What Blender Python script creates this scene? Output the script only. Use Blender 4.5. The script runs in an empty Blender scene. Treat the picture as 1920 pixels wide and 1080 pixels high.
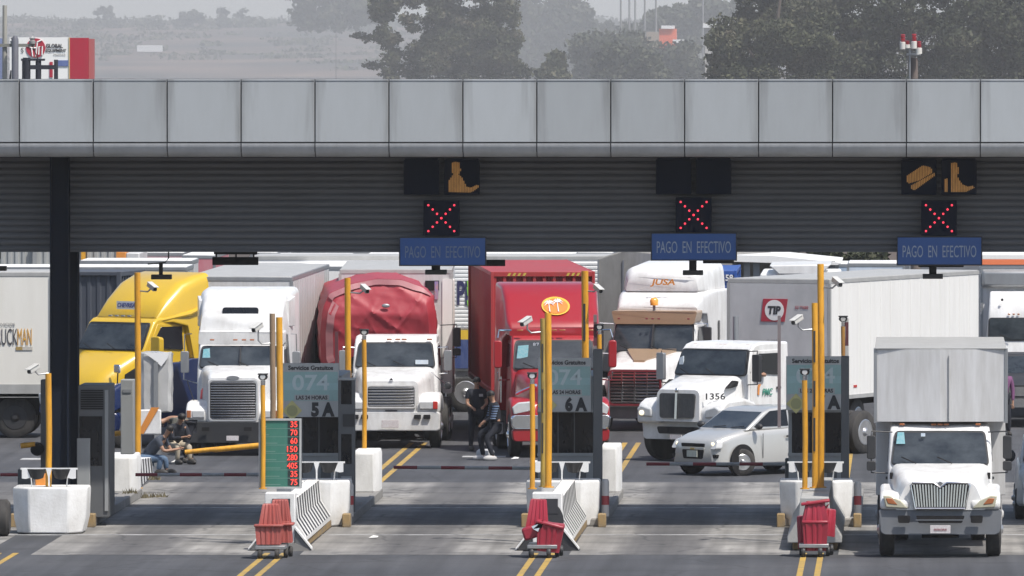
import bpy, bmesh, math, random
import numpy as np
from mathutils import Vector, Matrix
C = bpy.context
SC = C.scene
R = math.radians
# ---------------------------------------------------------------- camera, sky, sun, exposure
H, VX, HY, F = 10.2, 1720.0, 25.0, 19500.0       # camera height, principal point and focal length in photo pixels
cd = bpy.data.cameras.new('camera'); cam = bpy.data.objects.new('camera', cd); SC.collection.objects.link(cam)
cam.location = (0, 0, H); cam.rotation_euler = (R(90), 0, 0)
cd.sensor_width = 36; cd.lens = F/1920*36
cd.shift_x = -(VX-960)/1920; cd.shift_y = -(540-HY)/1920
cd.clip_start = 5; cd.clip_end = 90000
SC.camera = cam
SUN_EL, SUN_AZ = 60, 46          # azimuth measured from the direction behind the camera towards the right
w = bpy.data.worlds.new('World'); SC.world = w; w.use_nodes = True
nt = w.node_tree; sky = nt.nodes.new('ShaderNodeTexSky'); sky.sky_type = 'NISHITA'; sky.sun_disc = False
sky.sun_elevation = R(SUN_EL); sky.sun_rotation = R(180-SUN_AZ); sky.air_density = 1.0; sky.dust_density = 2.0; sky.ozone_density = 1.0
bg = nt.nodes['Background']; bg.inputs[1].default_value = 0.125
# a pale smog bank lies along the horizon all round; above it the clear sky
tcw = nt.nodes.new('ShaderNodeTexCoord'); spw = nt.nodes.new('ShaderNodeSeparateXYZ'); nt.links.new(tcw.outputs['Generated'], spw.inputs[0])
mrw = nt.nodes.new('ShaderNodeMapRange'); mrw.interpolation_type = 'SMOOTHSTEP'; mrw.inputs[1].default_value = 0; mrw.inputs[2].default_value = .12; mrw.inputs[3].default_value = 1; mrw.inputs[4].default_value = 0
nt.links.new(spw.outputs[2], mrw.inputs[0])
mxw = nt.nodes.new('ShaderNodeMix'); mxw.data_type = 'RGBA'; mxw.inputs[7].default_value = (4.3, 4.35, 4.2, 1)
nt.links.new(mrw.outputs[0], mxw.inputs[0]); nt.links.new(sky.outputs[0], mxw.inputs[6]); nt.links.new(mxw.outputs[2], bg.inputs[0])
sd = bpy.data.lights.new('sun', 'SUN'); sun = bpy.data.objects.new('sun', sd); SC.collection.objects.link(sun)
sd.energy = 4.1; sd.angle = R(0.6); sd.color = (1.0, 0.955, 0.89)
tosun = Vector((math.sin(R(SUN_AZ))*math.cos(R(SUN_EL)), -math.cos(R(SUN_AZ))*math.cos(R(SUN_EL)), math.sin(R(SUN_EL))))
sun.rotation_euler = tosun.to_track_quat('Z', 'Y').to_euler()
SC.view_settings.view_transform = 'Standard'; SC.view_settings.look = 'None'
SC.view_settings.exposure = 0.3; SC.view_settings.gamma = 1
SC.cycles.max_bounces = 6; SC.cycles.volume_bounces = 0; SC.cycles.use_denoising = True
# ---------------------------------------------------------------- measuring helpers
def dG(py): return F*H/(py-HY)                   # distance of a ground point seen at photo row py
def WX(px, d): return (px-VX)*d/F
def WZ(py, d): return H-(py-HY)*d/F
# ---------------------------------------------------------------- materials
MATS = {}
def mat(name, col, rough=.5, metal=0, dirt=0, dcol=(.10,.085,.07), scale=2.5, stretch=(1,1,.35), bump=0, bscale=30, emit=None, est=1, coat=0, spec=.5):
    if name in MATS: return MATS[name]
    m = bpy.data.materials.new(name); m.use_nodes = True; MATS[name] = m
    n = m.node_tree.nodes; l = m.node_tree.links; b = n['Principled BSDF']
    b.inputs['Base Color'].default_value = (*col, 1); b.inputs['Roughness'].default_value = rough; b.inputs['Metallic'].default_value = metal
    b.inputs['Specular IOR Level'].default_value = spec
    if coat: b.inputs['Coat Weight'].default_value = coat; b.inputs['Coat Roughness'].default_value = .08
    if emit: b.inputs['Emission Color'].default_value = (*emit, 1); b.inputs['Emission Strength'].default_value = est
    if dirt or bump:
        tc = n.new('ShaderNodeTexCoord'); mp = n.new('ShaderNodeMapping'); mp.inputs['Scale'].default_value = stretch
        l.new(tc.outputs['Object'], mp.inputs[0])
    if dirt:
        nz = n.new('ShaderNodeTexNoise'); nz.inputs['Scale'].default_value = scale; nz.inputs['Detail'].default_value = 6; nz.inputs['Roughness'].default_value = .65
        l.new(mp.outputs[0], nz.inputs[0])
        cr = n.new('ShaderNodeMapRange'); cr.inputs[1].default_value = .38; cr.inputs[2].default_value = .78; cr.inputs[3].default_value = 0; cr.inputs[4].default_value = dirt
        l.new(nz.outputs[0], cr.inputs[0])
        mx = n.new('ShaderNodeMix'); mx.data_type = 'RGBA'; mx.inputs[6].default_value = (*col, 1); mx.inputs[7].default_value = (*dcol, 1)
        l.new(cr.outputs[0], mx.inputs[0]); l.new(mx.outputs[2], b.inputs['Base Color'])
    if bump:
        nb = n.new('ShaderNodeTexNoise'); nb.inputs['Scale'].default_value = bscale; nb.inputs['Detail'].default_value = 4
        l.new(tc.outputs['Object'], nb.inputs[0])
        bp = n.new('ShaderNodeBump'); bp.inputs['Strength'].default_value = bump; bp.inputs['Distance'].default_value = .02
        l.new(nb.outputs[0], bp.inputs['Height']); l.new(bp.outputs[0], b.inputs['Normal'])
    return m
WHITE = mat('white_paint', (.72,.72,.71), .38, dirt=.6, coat=.25, dcol=(.36,.34,.31), scale=3.5)
WHITE2 = mat('trailer_white', (.56,.56,.56), .55, dirt=.7, dcol=(.34,.33,.31), stretch=(2.2,2.2,.25))
TWHITE = mat('trailer_pale', (.78,.77,.74), .5, dirt=.22, dcol=(.42,.40,.36), stretch=(2.2,2.2,.2))
GREYROOF = mat('roof_sheet_grey', (.38,.38,.37), .6, dirt=.5, dcol=(.2,.2,.19))
BLACKP = mat('black_plastic', (.022,.023,.026), .55, dirt=.3, dcol=(.07,.065,.06))
CHASSIS = mat('chassis_black', (.010,.010,.012), .8, spec=.25, dirt=.4, dcol=(.04,.036,.03))
RUBBER = mat('tyre_rubber', (.026,.025,.025), .85, dirt=.8, dcol=(.085,.078,.07), scale=4)
GLASS = mat('tinted_glass', (.018,.024,.030), .05, dirt=.6, dcol=(.11,.125,.135), scale=1.8, stretch=(.8,1,1.4), coat=.3)  # pale mottling paints blurred reflections into the glass colour
CHROME = mat('chrome', (.72,.73,.75), .14, metal=1, dirt=.3, dcol=(.3,.3,.3), scale=6)
STEEL = mat('steel_grey', (.34,.35,.36), .45, metal=.6, dirt=.4, dcol=(.14,.13,.12))
GREYB = mat('bumper_grey', (.13,.14,.155), .55, dirt=.3, dcol=(.22,.21,.2))
LENS = mat('lamp_lens', (.55,.56,.56), .08, dirt=.3, dcol=(.25,.24,.22), scale=10, coat=1)
AMBER = mat('amber_lens', (.36,.12,.04), .3, coat=.3)
REDL = mat('red_lens', (.5,.03,.02), .25, coat=.5)
ORANGELAMP = mat('orange_beacon', (.9,.38,.05), .2, coat=1)
LIT = mat('headlamp_lit', (.8,.7,.5), .2, emit=(1,.85,.55), est=1.2)
PLATE = mat('number_plate', (.62,.60,.60), .5, dirt=.5, dcol=(.35,.2,.2), scale=30, stretch=(1,1,1))
STICK = mat('sticker_teal', (.20,.52,.58), .5, dirt=.8, dcol=(.55,.65,.68), scale=18, stretch=(1,1,1))
STICKW = mat('sticker_white', (.6,.65,.68), .5, dirt=.5, dcol=(.25,.4,.6), scale=20, stretch=(1,1,1))
INK = mat('black_lettering', (.03,.03,.035), .6)
TOLLY = mat('post_yellow', (.74,.36,.025), .5, dirt=.7, dcol=(.30,.15,.03), scale=4, stretch=(3,3,.6))
BROWNP = mat('post_brown_primer', (.30,.21,.13), .7, dirt=.6, dcol=(.14,.10,.07), scale=5, stretch=(3,3,.6))
CONCW = mat('white_painted_concrete', (.74,.74,.73), .75, dirt=.55, dcol=(.40,.38,.34), scale=3, stretch=(1,1,.6), bump=.25, bscale=18)
CONC = mat('concrete_grey', (.26,.25,.235), .85, dirt=.6, dcol=(.12,.115,.105), scale=3, stretch=(1,1,1), bump=.3, bscale=25)
KERBY = mat('kerb_yellow_worn', (.33,.22,.09), .8, dirt=.95, dcol=(.17,.15,.12), scale=4, stretch=(1,1,1), bump=.3)
BOOTH = mat('booth_grey', (.30,.31,.31), .6, dirt=.4, dcol=(.2,.2,.195))
BOOTHD = mat('booth_dark_grey', (.10,.105,.11), .6, dirt=.4, dcol=(.17,.165,.16))
DARKGL = mat('booth_dark_glass', (.006,.007,.010), .12, spec=.35, dirt=.3, dcol=(.03,.035,.04), scale=2)
REDP = mat('arm_red', (.33,.045,.055), .5, dirt=.5, dcol=(.2,.06,.06), scale=8)
ARMW = mat('arm_pale', (.50,.50,.50), .5, dirt=.5, dcol=(.3,.29,.28), scale=8)
SKIN = mat('skin', (.34,.19,.12), .55)
HAIR = mat('hair_black', (.012,.010,.009), .6)
# ---------------------------------------------------------------- mesh builder
def rt_ring(y, hb, ht, z0, z1, r=.05, cx=0, lean=0, bow=0, seg=4, rt=None):
    """rounded trapezoid seen from the front: half widths hb (bottom) and ht (top)"""
    rt = r if rt is None else rt
    cs = [(-hb,z0,r),(hb,z0,r),(ht,z1,rt),(-ht,z1,rt)]
    out = []
    for i,(x,z,q) in enumerate(cs):
        p = Vector(cs[i-1][:2]); c = Vector((x,z)); n = Vector(cs[(i+1)%4][:2])
        a = c+(p-c).normalized()*min(q,(p-c).length*.49); b = c+(n-c).normalized()*min(q,(n-c).length*.49)
        for k in range(seg+1):
            t = k/seg; v = a*(1-t)**2+c*2*t*(1-t)+b*t*t
            hm = max(hb,ht,1e-6)
            out.append((cx+v.x, y+lean*(v.y-z0)+bow*(v.x/hm)**2, v.y))
    return out
class MB:
    def __init__(s): s.v=[]; s.f=[]
    def add(s, vs, fs):
        o=len(s.v); s.v+= [tuple(v) for v in vs]; s.f+=[tuple(i+o for i in f) for f in fs]; return s
    def box(s,x0,x1,y0,y1,z0,z1):
        return s.add([(x0,y0,z0),(x1,y0,z0),(x1,y1,z0),(x0,y1,z0),(x0,y0,z1),(x1,y0,z1),(x1,y1,z1),(x0,y1,z1)],
            [(0,3,2,1),(4,5,6,7),(0,1,5,4),(1,2,6,5),(2,3,7,6),(3,0,4,7)])
    def prism(s, pts, ax, a, b):
        f3={'x':lambda p,t:(t,p[0],p[1]),'y':lambda p,t:(p[0],t,p[1]),'z':lambda p,t:(p[0],p[1],t)}[ax]
        n=len(pts)
        return s.add([f3(p,a) for p in pts]+[f3(p,b) for p in pts],
            [tuple(range(n)),tuple(range(2*n-1,n-1,-1))]+[(i,(i+1)%n,n+(i+1)%n,n+i) for i in range(n)])
    def loft(s, rings, cap=True):
        n=len(rings[0]); vs=[p for r in rings for p in r]; fs=[]
        for k in range(len(rings)-1):
            for i in range(n):
                j=(i+1)%n; fs.append((k*n+i,k*n+j,(k+1)*n+j,(k+1)*n+i))
        if cap: fs.append(tuple(range(n))); fs.append(tuple(range(len(vs)-1,len(vs)-n-1,-1)))
        return s.add(vs,fs)
    def tube(s, pts, r, n=10, cap=True):
        pts=[Vector(p) for p in pts]; rs=r if isinstance(r,(list,tuple)) else [r]*len(pts)
        rings=[]; up=None
        for i,p in enumerate(pts):
            d=(pts[min(i+1,len(pts)-1)]-pts[max(i-1,0)]).normalized()
            if up is None or abs(up.dot(d))>.95: up=Vector((0,0,1)) if abs(d.z)<.9 else Vector((1,0,0))
            a=d.cross(up).normalized(); b=a.cross(d).normalized()
            rings.append([tuple(p+a*math.cos(2*math.pi*k/n)*rs[i]+b*math.sin(2*math.pi*k/n)*rs[i]) for k in range(n)])
        return s.loft(rings,cap)
    def lathe(s, prof, o=(0,0,0), ax='x', n=24):
        rings=[]
        for t,r in prof:
            ring=[]
            for k in range(n):
                c,q=math.cos(2*math.pi*k/n)*r,math.sin(2*math.pi*k/n)*r
                ring.append({'x':(o[0]+t,o[1]+c,o[2]+q),'y':(o[0]+c,o[1]+t,o[2]+q),'z':(o[0]+c,o[1]+q,o[2]+t)}[ax])
            rings.append(ring)
        return s.loft(rings,True)
    def ball(s, c, r, nu=14, nv=8):
        r=r if isinstance(r,(list,tuple)) else (r,r,r)
        rings=[]
        for j in range(1,nv):
            t=math.pi*j/nv
            rings.append([(c[0]+r[0]*math.sin(t)*math.cos(2*math.pi*k/nu),c[1]+r[1]*math.sin(t)*math.sin(2*math.pi*k/nu),c[2]-r[2]*math.cos(t)) for k in range(nu)])
        return s.loft(rings,True)
    def map(s, fn, a=0):
        s.v[a:]=[tuple(fn(*p)) for p in s.v[a:]]; return s
    def xf(s, M, a=0):
        s.v[a:]=[tuple(M@Vector(p)) for p in s.v[a:]]; return s
    def build(s, name, m, parent=None, bevel=0, smooth=38, seg=2, label=None):
        me=bpy.data.meshes.new(name); me.from_pydata(s.v,[],s.f)
        bm=bmesh.new(); bm.from_mesh(me); bmesh.ops.recalc_face_normals(bm,faces=bm.faces); bm.to_mesh(me); bm.free()
        if smooth:
            me.polygons.foreach_set('use_smooth',[True]*len(me.polygons)); me.set_sharp_from_angle(angle=R(smooth))
        me.materials.append(m); o=bpy.data.objects.new(name,me); SC.collection.objects.link(o)
        if parent is not None: o.parent=parent
        if bevel:
            b=o.modifiers.new('bevel','BEVEL'); b.width=bevel; b.segments=seg; b.limit_method='ANGLE'; b.angle_limit=R(30); b.harden_normals=False
        if label: o['label']=label
        return o
def tag(o, label=None, cat=None, group=None, kind=None):
    for k,v in (('label',label),('category',cat),('group',group),('kind',kind)):
        if v: o[k]=v
    return o
def thing(name, label, cat, loc=(0,0,0), rz=0, group=None):
    o=bpy.data.objects.new(name,None); SC.collection.objects.link(o); o.location=loc; o.rotation_euler=(0,0,R(rz)); o.empty_display_size=.3
    return tag(o,label,cat,group)
def text(s, h, m, parent, loc, rz=0, w=None, name='lettering', bold=0, italic=0, ext=.003):
    cu=bpy.data.curves.new('txt','FONT'); cu.body=s; cu.size=1; cu.offset=bold; cu.extrude=.01; cu.shear=italic; cu.align_x='CENTER'; cu.resolution_u=3
    to=bpy.data.objects.new('txt',cu); SC.collection.objects.link(to)
    me=bpy.data.meshes.new_from_object(to.evaluated_get(C.evaluated_depsgraph_get())) if False else None
    dg=C.evaluated_depsgraph_get(); me=bpy.data.meshes.new_from_object(to.evaluated_get(dg))
    n=len(me.vertices); co=np.empty(n*3); me.vertices.foreach_get('co',co); co=co.reshape(-1,3)
    lo,hi=co.min(0),co.max(0); sc=h/(hi[1]-lo[1]); sx=(w/(hi[0]-lo[0])) if w else sc
    x=(co[:,0]-(lo[0]+hi[0])/2)*sx; z=(co[:,1]-(lo[1]+hi[1])/2)*sc; y=-co[:,2]/.01*ext
    me.vertices.foreach_set('co',np.stack([x,y,z],1).ravel()); me.update()
    me.materials.clear(); me.materials.append(m)
    o=bpy.data.objects.new(name,me); SC.collection.objects.link(o); bpy.data.objects.remove(to)
    o.parent=parent; o.location=loc; o.rotation_euler=(0,0,R(rz)); return o
def dup(o, parent=None, label=None, loc=None):
    c=o.copy(); SC.collection.objects.link(c)
    if parent is not None: c.parent=parent
    if label: c['label']=label
    if loc is not None: c.location=loc
    for ch in list(o.children): dup(ch,c)
    return c
# ---------------------------------------------------------------- helpers for things measured in the photo
def wbuild(mb, name, m, root, **k):
    L=root.location
    mb.xf(Matrix.Translation(-L)); return mb.build(name,m,root,**k)
def rect(px0,px1,py0,py1,d): return WX(px0,d),WX(px1,d),WZ(py1,d),WZ(py0,d)
def wbox(px0,px1,py0,py1,d,th):
    a,b,c,e=rect(px0,px1,py0,py1,d); return MB().box(a,b,d,d+th,c,e)
# ---------------------------------------------------------------- ground, road, pads
def node_ground(name, base, alt, dark, scale, detail=8, fine=40, rough=.9, bump=.3, streak=None):
    m=bpy.data.materials.new(name); m.use_nodes=True; n=m.node_tree.nodes; l=m.node_tree.links; b=n['Principled BSDF']; b.inputs['Roughness'].default_value=rough
    tc=n.new('ShaderNodeTexCoord'); a=n.new('ShaderNodeTexNoise'); a.inputs['Scale'].default_value=scale; a.inputs['Detail'].default_value=detail
    l.new(tc.outputs['Object'],a.inputs[0])
    r=n.new('ShaderNodeValToRGB'); e=r.color_ramp.elements; e[0].position=.32; e[0].color=(*dark,1); e[1].position=.7; e[1].color=(*alt,1)
    k=e.new(.5); k.color=(*base,1); l.new(a.outputs[0],r.inputs[0]); out=r.outputs[0]
    f=n.new('ShaderNodeTexNoise'); f.inputs['Scale'].default_value=fine; f.inputs['Detail'].default_value=5; l.new(tc.outputs['Object'],f.inputs[0])
    mr=n.new('ShaderNodeMapRange'); mr.inputs[3].default_value=.72; mr.inputs[4].default_value=1.28; l.new(f.outputs[0],mr.inputs[0])
    mx=n.new('ShaderNodeMix'); mx.data_type='RGBA'; mx.blend_type='MULTIPLY'; mx.inputs[0].default_value=1; l.new(out,mx.inputs[6]); l.new(mr.outputs[0],mx.inputs[7]); out=mx.outputs[2]
    if streak:      # oil and tyre stains running along the lane: (amount, centre, width, tint)
        sp=n.new('ShaderNodeSeparateXYZ'); l.new(tc.outputs['Object'],sp.inputs[0])
        ns=n.new('ShaderNodeTexNoise'); mp=n.new('ShaderNodeMapping'); mp.inputs['Scale'].default_value=(.9,.16,1); ns.inputs['Scale'].default_value=1.3; ns.inputs['Detail'].default_value=5
        l.new(tc.outputs['Object'],mp.inputs[0]); l.new(mp.outputs[0],ns.inputs[0])
        ad=n.new('ShaderNodeMath'); ad.operation='MULTIPLY_ADD'; ad.inputs[1].default_value=1.2; l.new(ns.outputs[0],ad.inputs[0]); l.new(sp.outputs[0],ad.inputs[2])
        ab=n.new('ShaderNodeMath'); ab.operation='SUBTRACT'; ab.inputs[1].default_value=.6+streak[1]; l.new(ad.outputs[0],ab.inputs[0])
        aa=n.new('ShaderNodeMath'); aa.operation='ABSOLUTE'; l.new(ab.outputs[0],aa.inputs[0])
        m2=n.new('ShaderNodeMapRange'); m2.interpolation_type='SMOOTHSTEP'; m2.inputs[1].default_value=streak[2]*.35; m2.inputs[2].default_value=streak[2]; m2.inputs[3].default_value=streak[0]; m2.inputs[4].default_value=0
        l.new(aa.outputs[0],m2.inputs[0])
        m3=n.new('ShaderNodeMix'); m3.data_type='RGBA'; m3.inputs[7].default_value=(*streak[3],1); l.new(m2.outputs[0],m3.inputs[0]); l.new(out,m3.inputs[6]); out=m3.outputs[2]
        # tyre-width streaks
        w2=n.new('ShaderNodeTexNoise'); mp2=n.new('ShaderNodeMapping'); mp2.inputs['Scale'].default_value=(3.2,.07,1); w2.inputs['Scale'].default_value=1; w2.inputs['Detail'].default_value=4
        l.new(tc.outputs['Object'],mp2.inputs[0]); l.new(mp2.outputs[0],w2.inputs[0])
        m4=n.new('ShaderNodeMapRange'); m4.inputs[1].default_value=.3; m4.inputs[2].default_value=.7; m4.inputs[3].default_value=.72; m4.inputs[4].default_value=1.15; l.new(w2.outputs[0],m4.inputs[0])
        m5=n.new('ShaderNodeMix'); m5.data_type='RGBA'; m5.blend_type='MULTIPLY'; m5.inputs[0].default_value=1; l.new(out,m5.inputs[6]); l.new(m4.outputs[0],m5.inputs[7]); out=m5.outputs[2]
    if rough<.905:
        vo=n.new('ShaderNodeTexVoronoi'); vo.feature='DISTANCE_TO_EDGE'; vo.inputs['Scale'].default_value=.42; nn=n.new('ShaderNodeTexNoise'); nn.inputs['Scale'].default_value=1.2; nn.inputs['Detail'].default_value=6
        l.new(tc.outputs['Object'],nn.inputs[0]); va=n.new('ShaderNodeMix'); va.data_type='RGBA'; va.inputs[0].default_value=.35; l.new(tc.outputs['Object'],va.inputs[6]); l.new(nn.outputs['Color'],va.inputs[7]); l.new(va.outputs[2],vo.inputs['Vector'])
        cm=n.new('ShaderNodeMapRange'); cm.inputs[1].default_value=.0; cm.inputs[2].default_value=.016; cm.inputs[3].default_value=.55; cm.inputs[4].default_value=0; l.new(vo.outputs['Distance'],cm.inputs[0])
        c5=n.new('ShaderNodeMix'); c5.data_type='RGBA'; c5.inputs[7].default_value=(.02,.02,.022,1); l.new(cm.outputs[0],c5.inputs[0]); l.new(out,c5.inputs[6]); out=c5.outputs[2]
        sp2=n.new('ShaderNodeTexNoise'); sp2.inputs['Scale'].default_value=.9; sp2.inputs['Detail'].default_value=3; l.new(tc.outputs['Object'],sp2.inputs[0])
        s6=n.new('ShaderNodeMapRange'); s6.inputs[1].default_value=.60; s6.inputs[2].default_value=.70; s6.inputs[3].default_value=0; s6.inputs[4].default_value=.5; l.new(sp2.outputs[0],s6.inputs[0])
        c6=n.new('ShaderNodeMix'); c6.data_type='RGBA'; c6.inputs[7].default_value=(.03,.03,.034,1); l.new(s6.outputs[0],c6.inputs[0]); l.new(out,c6.inputs[6]); out=c6.outputs[2]
    l.new(out,b.inputs['Base Color'])
    bp=n.new('ShaderNodeBump'); bp.inputs['Strength'].default_value=bump; bp.inputs['Distance'].default_value=.01; l.new(f.outputs[0],bp.inputs['Height']); l.new(bp.outputs[0],b.inputs['Normal'])
    return m
ASPH=node_ground('asphalt_worn',(.058,.060,.067),(.074,.075,.080),(.044,.046,.051),.22,fine=55,streak=(.35,0,1.6,(.036,.037,.042)))
DIRT=node_ground('dry_grassland',(.085,.06,.045),(.18,.12,.085),(.028,.032,.026),.006,fine=.04,bump=0)
def ground_z(y,x=0):
    P=[(-200,-.03),(430,-.03),(1100,-3),(2200,-10),(4500,-34),(7400,-41),(8200,-33),(9300,-18),(10500,-1.2),(11200,-.2),(12500,-12),(22000,-40)]
    for (a,u),(b,v) in zip(P,P[1:]):
        if a<=y<=b: return u+(v-u)*(y-a)/(b-a)
    return -40
ys=[-200,60,430,1100,1600,2200,3000,4500,6000,7400]+[7500+120*i for i in range(32)]+[11800,12500,16000,22000]; xs=[-3500+140*i for i in range(51)]
rnd=random.Random(3)
g=MB(); vs=[(x,y,ground_z(y)+(rnd.uniform(-.9,.9) if 7400<y<11500 else 0)+(1.6*math.sin(x*.009+y*.002) if y>7400 else 0)) for y in ys for x in xs]
nx=len(xs); g.add(vs,[(j*nx+i,j*nx+i+1,(j+1)*nx+i+1,(j+1)*nx+i) for j in range(len(ys)-1) for i in range(nx-1)])
tag(g.build('ground',DIRT,smooth=0),kind='structure')
tag(MB().box(-60,45,60,420,-.02,0).build('road',ASPH,smooth=0),kind='structure')
AX=[-22.24,-17.16,-12.09,-7.02,-1.95,3.12,8.2]       # axes of the toll islands
for i in range(6):
    a,b=AX[i]+.46,AX[i+1]-.46; cx=(a+b)/2
    m=node_ground('lane_concrete',(.235,.226,.212),(.31,.298,.28),(.15,.145,.138),.5,fine=30,streak=(.85,-.35 if i%2 else -.1,1.15,(.085,.083,.085)))
    p=MB().box(a-cx,b-cx,-10.3,-.05,.004-.02,.004).box(a-cx,b-cx,0,15,-.016,.0045)
    p.box(a-cx,b-cx,15.06,19.9,-.016,.004)
    o=tag(p.build('lane_pavement',m,smooth=0),kind='structure'); o.location=(cx,206.2,0)
    # pale worn joints across the lane
JO=mat('joint_filler_pale',(.42,.42,.42),.8,dirt=1.3,dcol=(.13,.13,.13),scale=2.2,stretch=(1,1,1))
for y,wd in ((203.2,.22),(214.4,.16)):
    tag(MB().box(-40,20,y,y+wd,-.01,.009).build('pavement_joint',JO,smooth=0),kind='structure')
YL=mat('road_paint_yellow',(.46,.29,.05),.7,dirt=1.1,dcol=(.22,.17,.09),scale=2.2,stretch=(1,.5,1))
WL=mat('road_paint_white',(.5,.5,.49),.7,dirt=.9,dcol=(.14,.14,.14),scale=3,stretch=(1,1,1))
for i,x in enumerate(AX):
    l=MB()
    for dx in (-.19,.13):
        l.box(x+dx-.055,x+dx+.055,80,196.5,-.01,.005)
        if i>1: l.box(x+dx+.27-.06,x+dx+.27+.06,224,247,-.01,.005)
    tag(l.build('lane_line',YL,smooth=0),kind='structure')
tag(MB().box(WX(40,238),WX(90,238),237.6,238.4,-.01,.006).box(WX(880,243),WX(960,243),239,239.6,-.01,.006).build('arrow_marking',WL,smooth=0),kind='structure')
# ---------------------------------------------------------------- canopy
def fascia_mat():
    m=mat('fascia_aluminium',(.345,.365,.378),.42,metal=.0,dirt=.35,dcol=(.24,.245,.24),scale=.9,stretch=(2.5,1,.5),coat=.1)
    n=m.node_tree.nodes; l=m.node_tree.links; b=n['Principled BSDF']; src=b.inputs['Base Color'].links[0].from_socket
    tc=n.new('ShaderNodeTexCoord'); sp=n.new('ShaderNodeSeparateXYZ'); l.new(tc.outputs['Object'],sp.inputs[0])
    oi=n.new('ShaderNodeObjectInfo')
    nz=n.new('ShaderNodeTexNoise'); nz.noise_dimensions='4D'; mp=n.new('ShaderNodeMapping'); mp.inputs['Scale'].default_value=(8,1,.7); nz.inputs['Scale'].default_value=1; nz.inputs['Detail'].default_value=5
    l.new(tc.outputs['Object'],mp.inputs[0]); l.new(mp.outputs[0],nz.inputs[0]); l.new(oi.outputs['Random'],nz.inputs['W'])
    rw=n.new('ShaderNodeMath'); rw.operation='MULTIPLY'; rw.inputs[1].default_value=37; l.new(oi.outputs['Random'],rw.inputs[0]); l.new(rw.outputs[0],nz.inputs['W'])
    ab=n.new('ShaderNodeMath'); ab.operation='ABSOLUTE'; l.new(sp.outputs[0],ab.inputs[0])
    s1=n.new('ShaderNodeMath'); s1.operation='MULTIPLY_ADD'; s1.inputs[1].default_value=.75; l.new(nz.outputs[0],s1.inputs[0]); l.new(ab.outputs[0],s1.inputs[2])
    zz=n.new('ShaderNodeMath'); zz.operation='MULTIPLY_ADD'; zz.inputs[1].default_value=.10; l.new(sp.outputs[2],zz.inputs[0]); l.new(s1.outputs[0],zz.inputs[2])
    mr=n.new('ShaderNodeMapRange'); mr.inputs[1].default_value=.93; mr.inputs[2].default_value=1.34; mr.inputs[3].default_value=0; mr.inputs[4].default_value=.7; l.new(zz.outputs[0],mr.inputs[0])
    mx=n.new('ShaderNodeMix'); mx.data_type='RGBA'; mx.inputs[7].default_value=(.13,.13,.125,1); l.new(mr.outputs[0],mx.inputs[0]); l.new(src,mx.inputs[6]); hv=n.new('ShaderNodeHueSaturation'); vr=n.new('ShaderNodeMapRange'); vr.inputs[3].default_value=.90; vr.inputs[4].default_value=1.10; l.new(oi.outputs['Random'],vr.inputs[0]); l.new(vr.outputs[0],hv.inputs['Value']); l.new(mx.outputs[2],hv.inputs['Color']); l.new(hv.outputs[0],b.inputs['Base Color'])
    return m
FASC=fascia_mat(); LIP=mat('fascia_lip',(.40,.41,.42),.4,dirt=.5,dcol=(.15,.15,.15),scale=2)
canopy=thing('toll_canopy','long grey canopy with panelled fascia spanning all the toll lanes','canopy',(-16,206,0))
dF=204.2; WY=206.7; ZT=WZ(149,dF); ZB=WZ(266,dF); ZW=WZ(470,WY); DARKUND=mat('canopy_underside',(.10,.105,.115),.8,dirt=.3)
wbuild(MB().box(-60,22,dF+.12,212.2,ZB+.25,ZT-.1).box(-60,22,dF+.08,dF+.12,ZB-.2,ZT-.04).box(-60,22,212.2,212.4,ZB-.2,ZT-.04),'roof_slab',DARKUND,canopy,smooth=0)
fp=None
for k in range(-10,24):
    cx=WX(36+138.62*(k-.5)+69.3-69.3,dF)
    if fp is None:
        hw=138.62*dF/F/2-.011; ph=ZT-ZB-.03
        q=MB().box(-hw,hw,0,.06,-.005,ph).box(-hw,hw,-.012,.07,ph,ph+.03)
        fp=q.build('fascia_panel',FASC,canopy,bevel=.008,smooth=0); o=fp
        prof=[(0,-.03),(0,-.10)]+[(.02+.30*(1-math.cos(t*math.pi/16)),-.10-.20*math.sin(t*math.pi/16)) for t in range(1,9)]+[(.36,-.27),(.06,-.03)]
        lp=MB().prism([(y,z) for y,z in prof],'x',-hw,hw).build('fascia_lip',LIP,o,smooth=50)
    else:
        o=dup(fp,canopy)
    o.location=(cx+16,dF-206,ZB)
WALLM=mat('corrugated_sheet_grey',(.118,.12,.128),.6,metal=.0,spec=.3,dirt=.45,dcol=(.09,.09,.09),scale=1.6,stretch=(.9,1,.25))
prof=[]; z=ZW
while z<ZB+.2:
    prof+=[(0,z),(-.012,z+.05),(.0,z+.086),(.055,z+.092),(.055,z+.120)]; z+=.128
wl=MB(); n=len(prof); wl.add([(x,WY+y,z) for x in (-60,22) for y,z in prof],[(i,i+1,n+i+1,n+i) for i in range(n-1)])
wl.box(-60,22,WY+.05,WY+.12,ZW,ZB+.2).box(-60,22,WY-.04,WY+.12,ZW-.026,ZW)
tag(wl.build('corrugated_wall',WALLM,smooth=0),'dark grey corrugated metal wall hung under the canopy behind the lane signs','wall')
COLM=mat('column_dark_blue',(.006,.011,.022),.8,spec=.12,dirt=.3,dcol=(.02,.022,.028))
for d,lb in ((206.2,'dark blue steel column in front of the corrugated wall'),(208.5,'dark blue steel column just behind the corrugated wall')):
    c=MB().box(-.185,.185,-.06,.06,0,7.5).box(-.185,-.155,-.2,.2,0,7.5).box(.155,.185,-.2,.2,0,7.5)
    c.box(-.28,.28,-.28,.28,0,.03)
    o=tag(c.build('steel_column',COLM,smooth=0),lb,'column',group='canopy columns'); o.location=(WX(112.5,206.2),d,0)
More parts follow.
